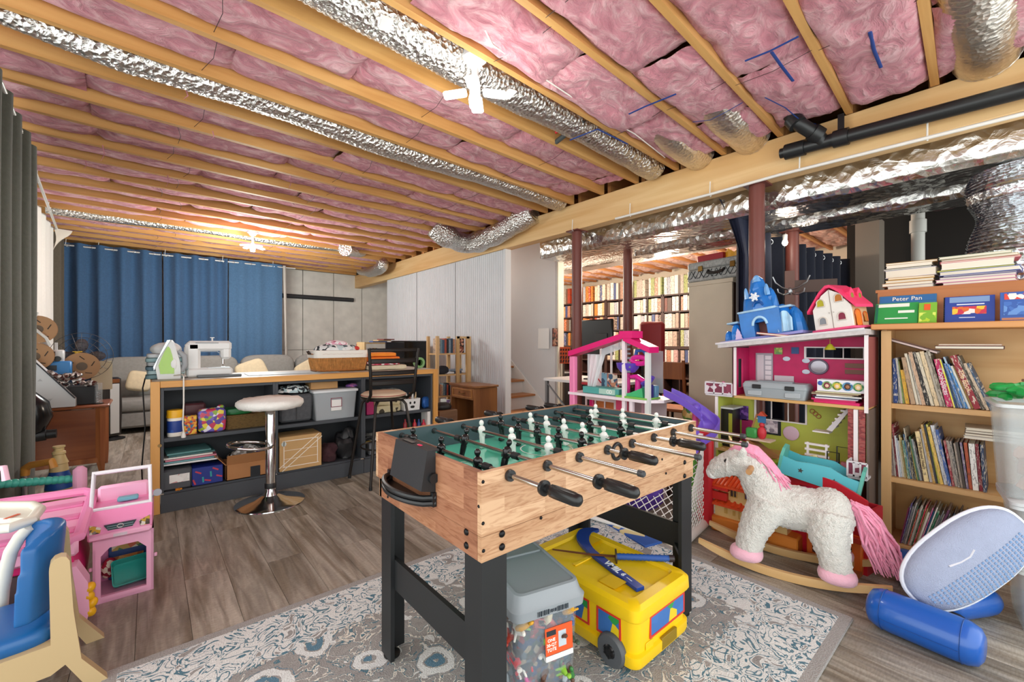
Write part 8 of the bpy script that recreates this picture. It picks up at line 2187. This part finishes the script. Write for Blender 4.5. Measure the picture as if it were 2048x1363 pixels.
# ------------------------------------------------------------------ small goal with net behind the table
gl=thing('sports_goal','small white-framed goal with a diamond net behind the foosball table','goal',(2.7,1.75,0))
gA,gB,gC=at(1418,1052,z=.03),at(1335,1080,z=.03),Vector((2.35,1.98,.03))
gTop=at(1408,905,t=3.02)
WP=P('#eceae6',.4)
back0=Vector((2.86,1.36,.03));front0=Vector((2.46,1.31,.03));back1=Vector((2.70,2.20,.03));front1=Vector((2.30,2.20,.03))
up0=Vector((2.85,1.36,.62));up1=Vector((2.69,2.20,.62))
part('ground_bar',MB().cyl(back0,front0,.030,n=14),WP,gl);part('ground_bar',MB().cyl(back1,front1,.022,n=14),WP,gl)
part('ground_bar',MB().cyl(front0+Vector((.0,.02,0)),front1,.014,n=10),WP,gl)
part('padded_post',MB().box((up0+back0)/2+Vector((.02,.0,.02)),(.06,.10,.64),b=.015),P('#c8202c',.6),gl)
part('upright',MB().cyl(back1,up1,.02,n=12),WP,gl);part('crossbar',MB().cyl(up0,up1,.018,n=12),WP,gl)
def net(a,b_,c,d,nu,nv,r=.0032):
 """Diamond mesh between four corners."""
 m=MB();q=lambda u,v:(Vector(a).lerp(Vector(b_),u)).lerp(Vector(d).lerp(Vector(c),u),v)
 for i in range(nu):
  for j in range(nv):
   for s_ in((0,1),(1,0)):
    p0,p1=q((i+s_[0])/nu,j/nv),q((i+s_[1])/nu,(j+1)/nv)
    m.tube([p0,(p0+p1)/2+Vector((0,0,-.003)),p1],r,4,cap=False)
 return m
NET=P('#e9e7e2',.7)
o=part('net',net(front0,front1,up1+Vector((0,0,-.02)),up0+Vector((0,0,-.02)),16,12),NET,gl);o['kind']='stuff'
o=part('net',net(front0+Vector((0,0,.02)),back0+Vector((0,0,.02)),up0,front0.lerp(up0,.98),7,12),NET,gl);o['kind']='stuff'
solo('purple_bag','purple cloth bag heaped behind the goal net','bag',lump(MB(),(2.60,1.74,.24),(.09,.22,.18),81,.98,.12),P('#4b2a86',.7,var=.15,vs=12))
solo('green_tunnel','bright green collapsible toy hoop behind the goal net','toy',MB().tube([(3.0,1.475+.01*math.sin(i),.05+.5*i/12)for i in range(13)],[.06+.02*math.sin(PI*i/12)for i in range(13)],14),P('#6cc04a',.4,var=.1,vs=10))
solo('blue_play_mat','blue and yellow folded play mat on the floor under the goal','mat',MB().box((0,0,.012),(.40,.14,.022),b=.004),PRINT(['#2456a8','#2456a8','#2a62b8','#e0d29a','#2456a8'],7),(2.40,1.62,.001),R(75))
solo('dark_toy_box','dark brown toy box in shadow behind the goal','box',MB().box((3.33,2.05,.18),(.28,.5,.36),b=.006),P('#4a2f28',.6))
solo('green_pot','round green and tan patterned ball under the purple slide','ball',MB().ell((3.15,1.60,.705),(.065,.065,.065),18,12),PRINT(['#6a8a3a','#b58a4a','#3f6a34','#c9a868'],26),(0,0,0))
solo('tall_carton','brown carton under the round patterned ball','carton',MB().box((3.15,1.60,.32),(.16,.16,.64),b=.004),CARD)
# ------------------------------------------------------------------ red toy box with doll bed and toys
rb=thing('red_toy_box','red wooden toy box with an oval hand hole, full of toys','toy box',(3.06,.72,.001),R(-100))
REDP=P('#c11f2f',.35)
W2,D2,H2=.46,.18,.40
n=20
toparc=[(W2/2-W2*i/n,H2+.075*math.sin(PI*i/n))for i in range(n+1)]
m=MB()
outer=[(W2/2,0)]+toparc+[(-W2/2,0)]
# front panel with a real slot: strips above and below the slot
def yat(x):
 t=(W2/2-x)/W2;return H2+.075*math.sin(PI*max(0,min(1,t)))
m.box((0,-D2/2,.1825),(W2,.014,.365));
m.prism([(-W2/2,.365),(-.105,.365),(-.105,yat(-.105)),(-.17,yat(-.17)),(-W2/2,H2)],-D2/2-.007,-D2/2+.007,'y')
m.prism([(.085,.365),(W2/2,.365),(W2/2,H2),(.17,yat(.17)),(.085,yat(.085))],-D2/2-.007,-D2/2+.007,'y')
m.prism([(-.105,.398),(.085,.398),(.085,yat(.085)),(.03,yat(.03)),(-.04,yat(-.04)),(-.105,yat(-.105))],-D2/2-.007,-D2/2+.007,'y')
obj('front_panel',m,REDP,rb,smooth=0)
for s_ in(-1,1):obj('end_panel',MB().box((s_*(W2/2-.007),0,.17),(.014,D2-.014,.34)),REDP,rb,smooth=0)
obj('rear_panel',MB().box((0,D2/2,.17),(W2,.014,.34)),REDP,rb,smooth=0);obj('floor_panel',MB().box((0,0,.02),(W2-.02,D2-.02,.012)),REDP,rb,smooth=0)
for s_ in(-.2,.2):obj('screw_cap',MB().ell((s_,-D2/2-.008,.16),(.004,.002,.004),8,6),P('#e9dcdc',.5),rb)
TEAL=P('#57b9c6',.4);TEALD=P('#5fb3a4',.4)
b0,b1_=at(1566,922,t=2.68),at(1722,972,t=2.42)
bd=thing('doll_bed','teal wooden doll bed tipped across the red toy box','doll bed',(b0+b1_)/2)
L=(b1_-b0).length;dx_=(b1_-b0).normalized();up_=(Vector((0,0,1))-dx_*dx_.z).normalized();sd=dx_.cross(up_)
bd.rotation_euler=Matrix((dx_,-sd,up_)).transposed().to_euler()
star=[((.016 if i%2==0 else .007)*math.cos(i*PI/5+PI/2),(.016 if i%2==0 else .007)*math.sin(i*PI/5+PI/2))for i in range(10)]
for s_ in(-1,1):
 o=obj('side_rail',MB().prism([(-L/2,-.05),(L/2,-.05),(L/2,.045),(L*.3,.05),(L*.12,.075),(-L*.12,.065),(-L*.3,.05),(-L/2,.06)],s_*.09-.006,s_*.09+.006,'y'),TEAL,bd,smooth=0)
 for x in(-L*.22,L*.2):obj('star_cutout',MB().prism(star,-.0012,.0012,'y'),P('#3f3a34',.6),o,(x,s_*.09-.0065,.005))
for s_ in(-1,1):
 pr_=[(-.10,-.10),(-.085,-.12),(-.07,-.08),(.07,-.08),(.085,-.12),(.10,-.10),(.10,.06),(.06,.10),(0,.115),(-.06,.10),(-.10,.06)]
 obj('end_board',MB().prism(pr_,s_*L/2-.008,s_*L/2+.008,'x'),TEALD,bd,smooth=0)
for k in range(5):obj('slat',MB().box((-L*.36+L*.18*k,0,-.035),(.03,.17,.006)),TEALD,bd)
# assorted toys heaped beside and in the red box
def toyat(px,py,t):return at(px,py,t=t)
hp=thing('toy_heap_crate','open wooden crate under the heap of toys in front of the lime room','crate',(3.11,1.10,.001),R(-92))
obj('crate_body',MB().box((0,0,.20),(.30,.12,.40),b=.004),WOOD('#b08a5a','#8f6a3e','x',9,.6),hp)
p_=toyat(1572,935,2.72)
def cubething(name,label,cat,px,py,t,dims,col,rot=(0,0,0)):
 return solo(name,label,cat,MB().box((0,0,0),dims,b=.006),col if not isinstance(col,str)else P(col,.45),toyat(px,py,t),rot)
cubething('pink_toy_camera','hot pink block toy poking up behind the unicorn neck','toy',1560,938,2.76,(.10,.06,.05),'#e3348f',(.2,.1,-.5))
cubething('lime_block','lime green toy block behind the unicorn mane','toy block',1572,958,2.74,(.10,.10,.08),'#b5d338',(0,.1,-.3))
cubething('lime_tray','flat yellow-green tray behind the pink block toy','toy tray',1540,922,2.84,(.12,.16,.03),'#a9c234',(0,.1,-.4))
pn=thing('plastic_plant','dark green plastic aquarium plant among the heaped toys','toy plant',toyat(1600,945,2.72))
for k in range(16):
 a=k*2.4;r_=.05+.02*(k%3);obj('leaf',MB().tube([(0,0,-.05),(r_*.5*math.cos(a),r_*.5*math.sin(a),.02),(r_*1.3*math.cos(a),r_*1.3*math.sin(a),.03+.01*(k%4))],[.004,.010,.002],6,flat=.3),P('#2a5a2c' if k%3 else '#4f9a3c',.4),pn)
rg2=thing('red_ramp_toy','red angular plastic ramp toy leaning in the toy box','toy',toyat(1625,965,2.62),(.3,.2,-.8))
obj('ramp',MB().prism([(-.08,-.02),(.10,-.02),(.08,.015),(-.02,.04)],-.05,.05,'y'),P('#d8262a',.4),rg2,smooth=0)
cubething('orange_disc_toy','orange toy piece in front of the red toy box','toy',1598,978,2.60,(.12,.08,.03),'#e2642a',(.2,.1,.3))
solo('pink_cushion_toy','bright pink shiny cushion toy just above the unicorn back','toy',MB().ell((0,0,0),(.09,.05,.03),18,10),P('#f0358c',.3),toyat(1605,982,2.55),(.1,.1,1.9))
cubething('lilac_box','sparkling lilac box leaning in the red toy box','box',1675,968,2.52,(.03,.15,.08),P('#c98cbc',.3,var=.2,vs=60),(0,.3,.2))
solo('pony_head','tiny cream toy horse head beside the lilac box','toy',MB().tube([(0,0,-.04),(0,.005,0),(.005,.02,.02),(.0,.04,.01)],[.016,.013,.015,.008],10),P('#e9d9be',.5),toyat(1638,955,2.58))
solo('yellow_skeleton_toy','pale yellow spiky toy on the lime room floor','toy',MB().ell((0,0,.03),(.03,.03,.03),10,6,jit=1.2).tube([(0,.05,.01),(0,0,.05),(0,-.05,.01)],.006,6),P('#e6dca8',.5),(QX-.005+.03,qy(1628,QX),z2+.001))
# ------------------------------------------------------------------ blue inflatable with mesh seat
IB=P('#1257b0',.3,coat=.3)
iv=thing('pool_float','blue inflatable float with a pale mesh seat lying on the floor','inflatable',(2.5,.3,0))
r_=.083
fa,fb_=at(1738,1205,z=.085),at(1970,1298,z=.085)
def roll(a,b_,r,name='tube'):
 d=(b_-a).normalized();pts=[a,a+d*.012,a+d*.04,a+d*.08,b_-d*.08,b_-d*.04,b_-d*.012,b_]
 return MB().tube(pts,[r*.55,r*.82,r*.97,r,r,r*.97,r*.82,r*.55],28)
fr_=part('front_tube',roll(fa,fb_,r_),IB,iv,60)
d_=(fb_-fa).normalized()
for k,q in((.0,fa+d_*.055),(1,fb_-d_*.055)):subpart('weld_seam',MB().tube([q+d_.cross(Vector((0,0,1)))*(r_+.0005)*math.cos(a)+Vector((0,0,1))*(r_+.0005)*math.sin(a)for a in[2*PI*i/28 for i in range(28)]],.0014,4,closed=True),P('#0d4690',.4),fr_)
sv=d_.cross(Vector((0,0,1))).normalized()
if(fa+sv).length>fa.length:sv=-sv
subpart('weld_seam',MB().tube([fa+d_*.06+sv*(r_+.0005)+Vector((0,0,-.01)),fb_-d_*.06+sv*(r_+.0005)+Vector((0,0,-.01))],.0014,4),P('#0d4690',.4),fr_)
part('rear_tube',roll(at(1785,1120,z=.085),at(1890,1160,z=.085),r_),IB,iv,60)
part('rear_tube',roll(at(1880,1210,z=.07),at(1982,1196,z=.07),.065),IB,iv,60)
sa,sb=at(1826,1190,t=1.84),at(2036,1040,t=1.80)
c_=(sa+sb)/2;ax=(sb-sa).normalized()
vw=(Vector((0,0,CAMZ))-c_).normalized();nz_=(vw-ax*vw.dot(ax)).normalized()
tl_=Matrix.Rotation(R(28),3,ax)@nz_;ay=tl_.cross(ax).normalized()
Ms=Matrix((ax,ay,tl_)).transposed()
MESHM=P('#9ba3bb',.85,var=.04,vs=20,bump=.5,bs=260)
L2=(sb-sa).length/2+.005
se=MB();se.ell(c_,(L2,.135,.06),36,16,e=.8,rot=Ms)
so2=part('mesh_seat',se,MESHM,iv,70)
ring_=[c_+Ms@Vector((L2*1.005*math.copysign(abs(math.cos(a))**.8,math.cos(a)),.136*math.copysign(abs(math.sin(a))**.8,math.sin(a)),-.0))for a in[2*PI*i/48 for i in range(48)]]
subpart('seat_piping',MB().tube(ring_,.009,8,closed=True),P('#d9dce6',.7),so2)
dots=MB()
for i in range(26):
 for j in range(9):
  u,v=-.84+1.62*i/25,-.86+.75*j/8
  if u*u+v*v>.82:continue
  q=c_+Ms@Vector((L2*u,.135*v,.06*max(0,1-abs(u)**2.5-abs(v)**2.5)**.4+.001));dots.box(q,(.0075,.0075,.0025),rot=Ms)
o=subpart('mesh_holes',dots,P('#6f8fb8',.8),so2,0);o['kind']='stuff'
subpart('white_print',MB().tube([c_+Ms@Vector((L2*u,.135*v,.052))for u,v in((-.32,.30),(-.15,.22),(.0,.20),(.12,.28))],.012,6,flat=.3),P('#dfe3ea',.6),so2)
subpart('yellow_edge',MB().tube([c_+Ms@Vector((L2*u,-.135*v,-.045))for u,v in((-.75,.75),(-.4,.96),(0,1.02),(.4,.98),(.75,.75))],.014,8),P('#d8d23a',.4),so2)
solo('floor_clutter','dark shoe with a yellow stripe under the frosted bins','shoe',MB().ell((0,0,.035),(.11,.045,.035),18,10).ell((.05,0,.055),(.05,.04,.045),14,8),P('#24252a',.6),(2.70,.20,.001),R(60))
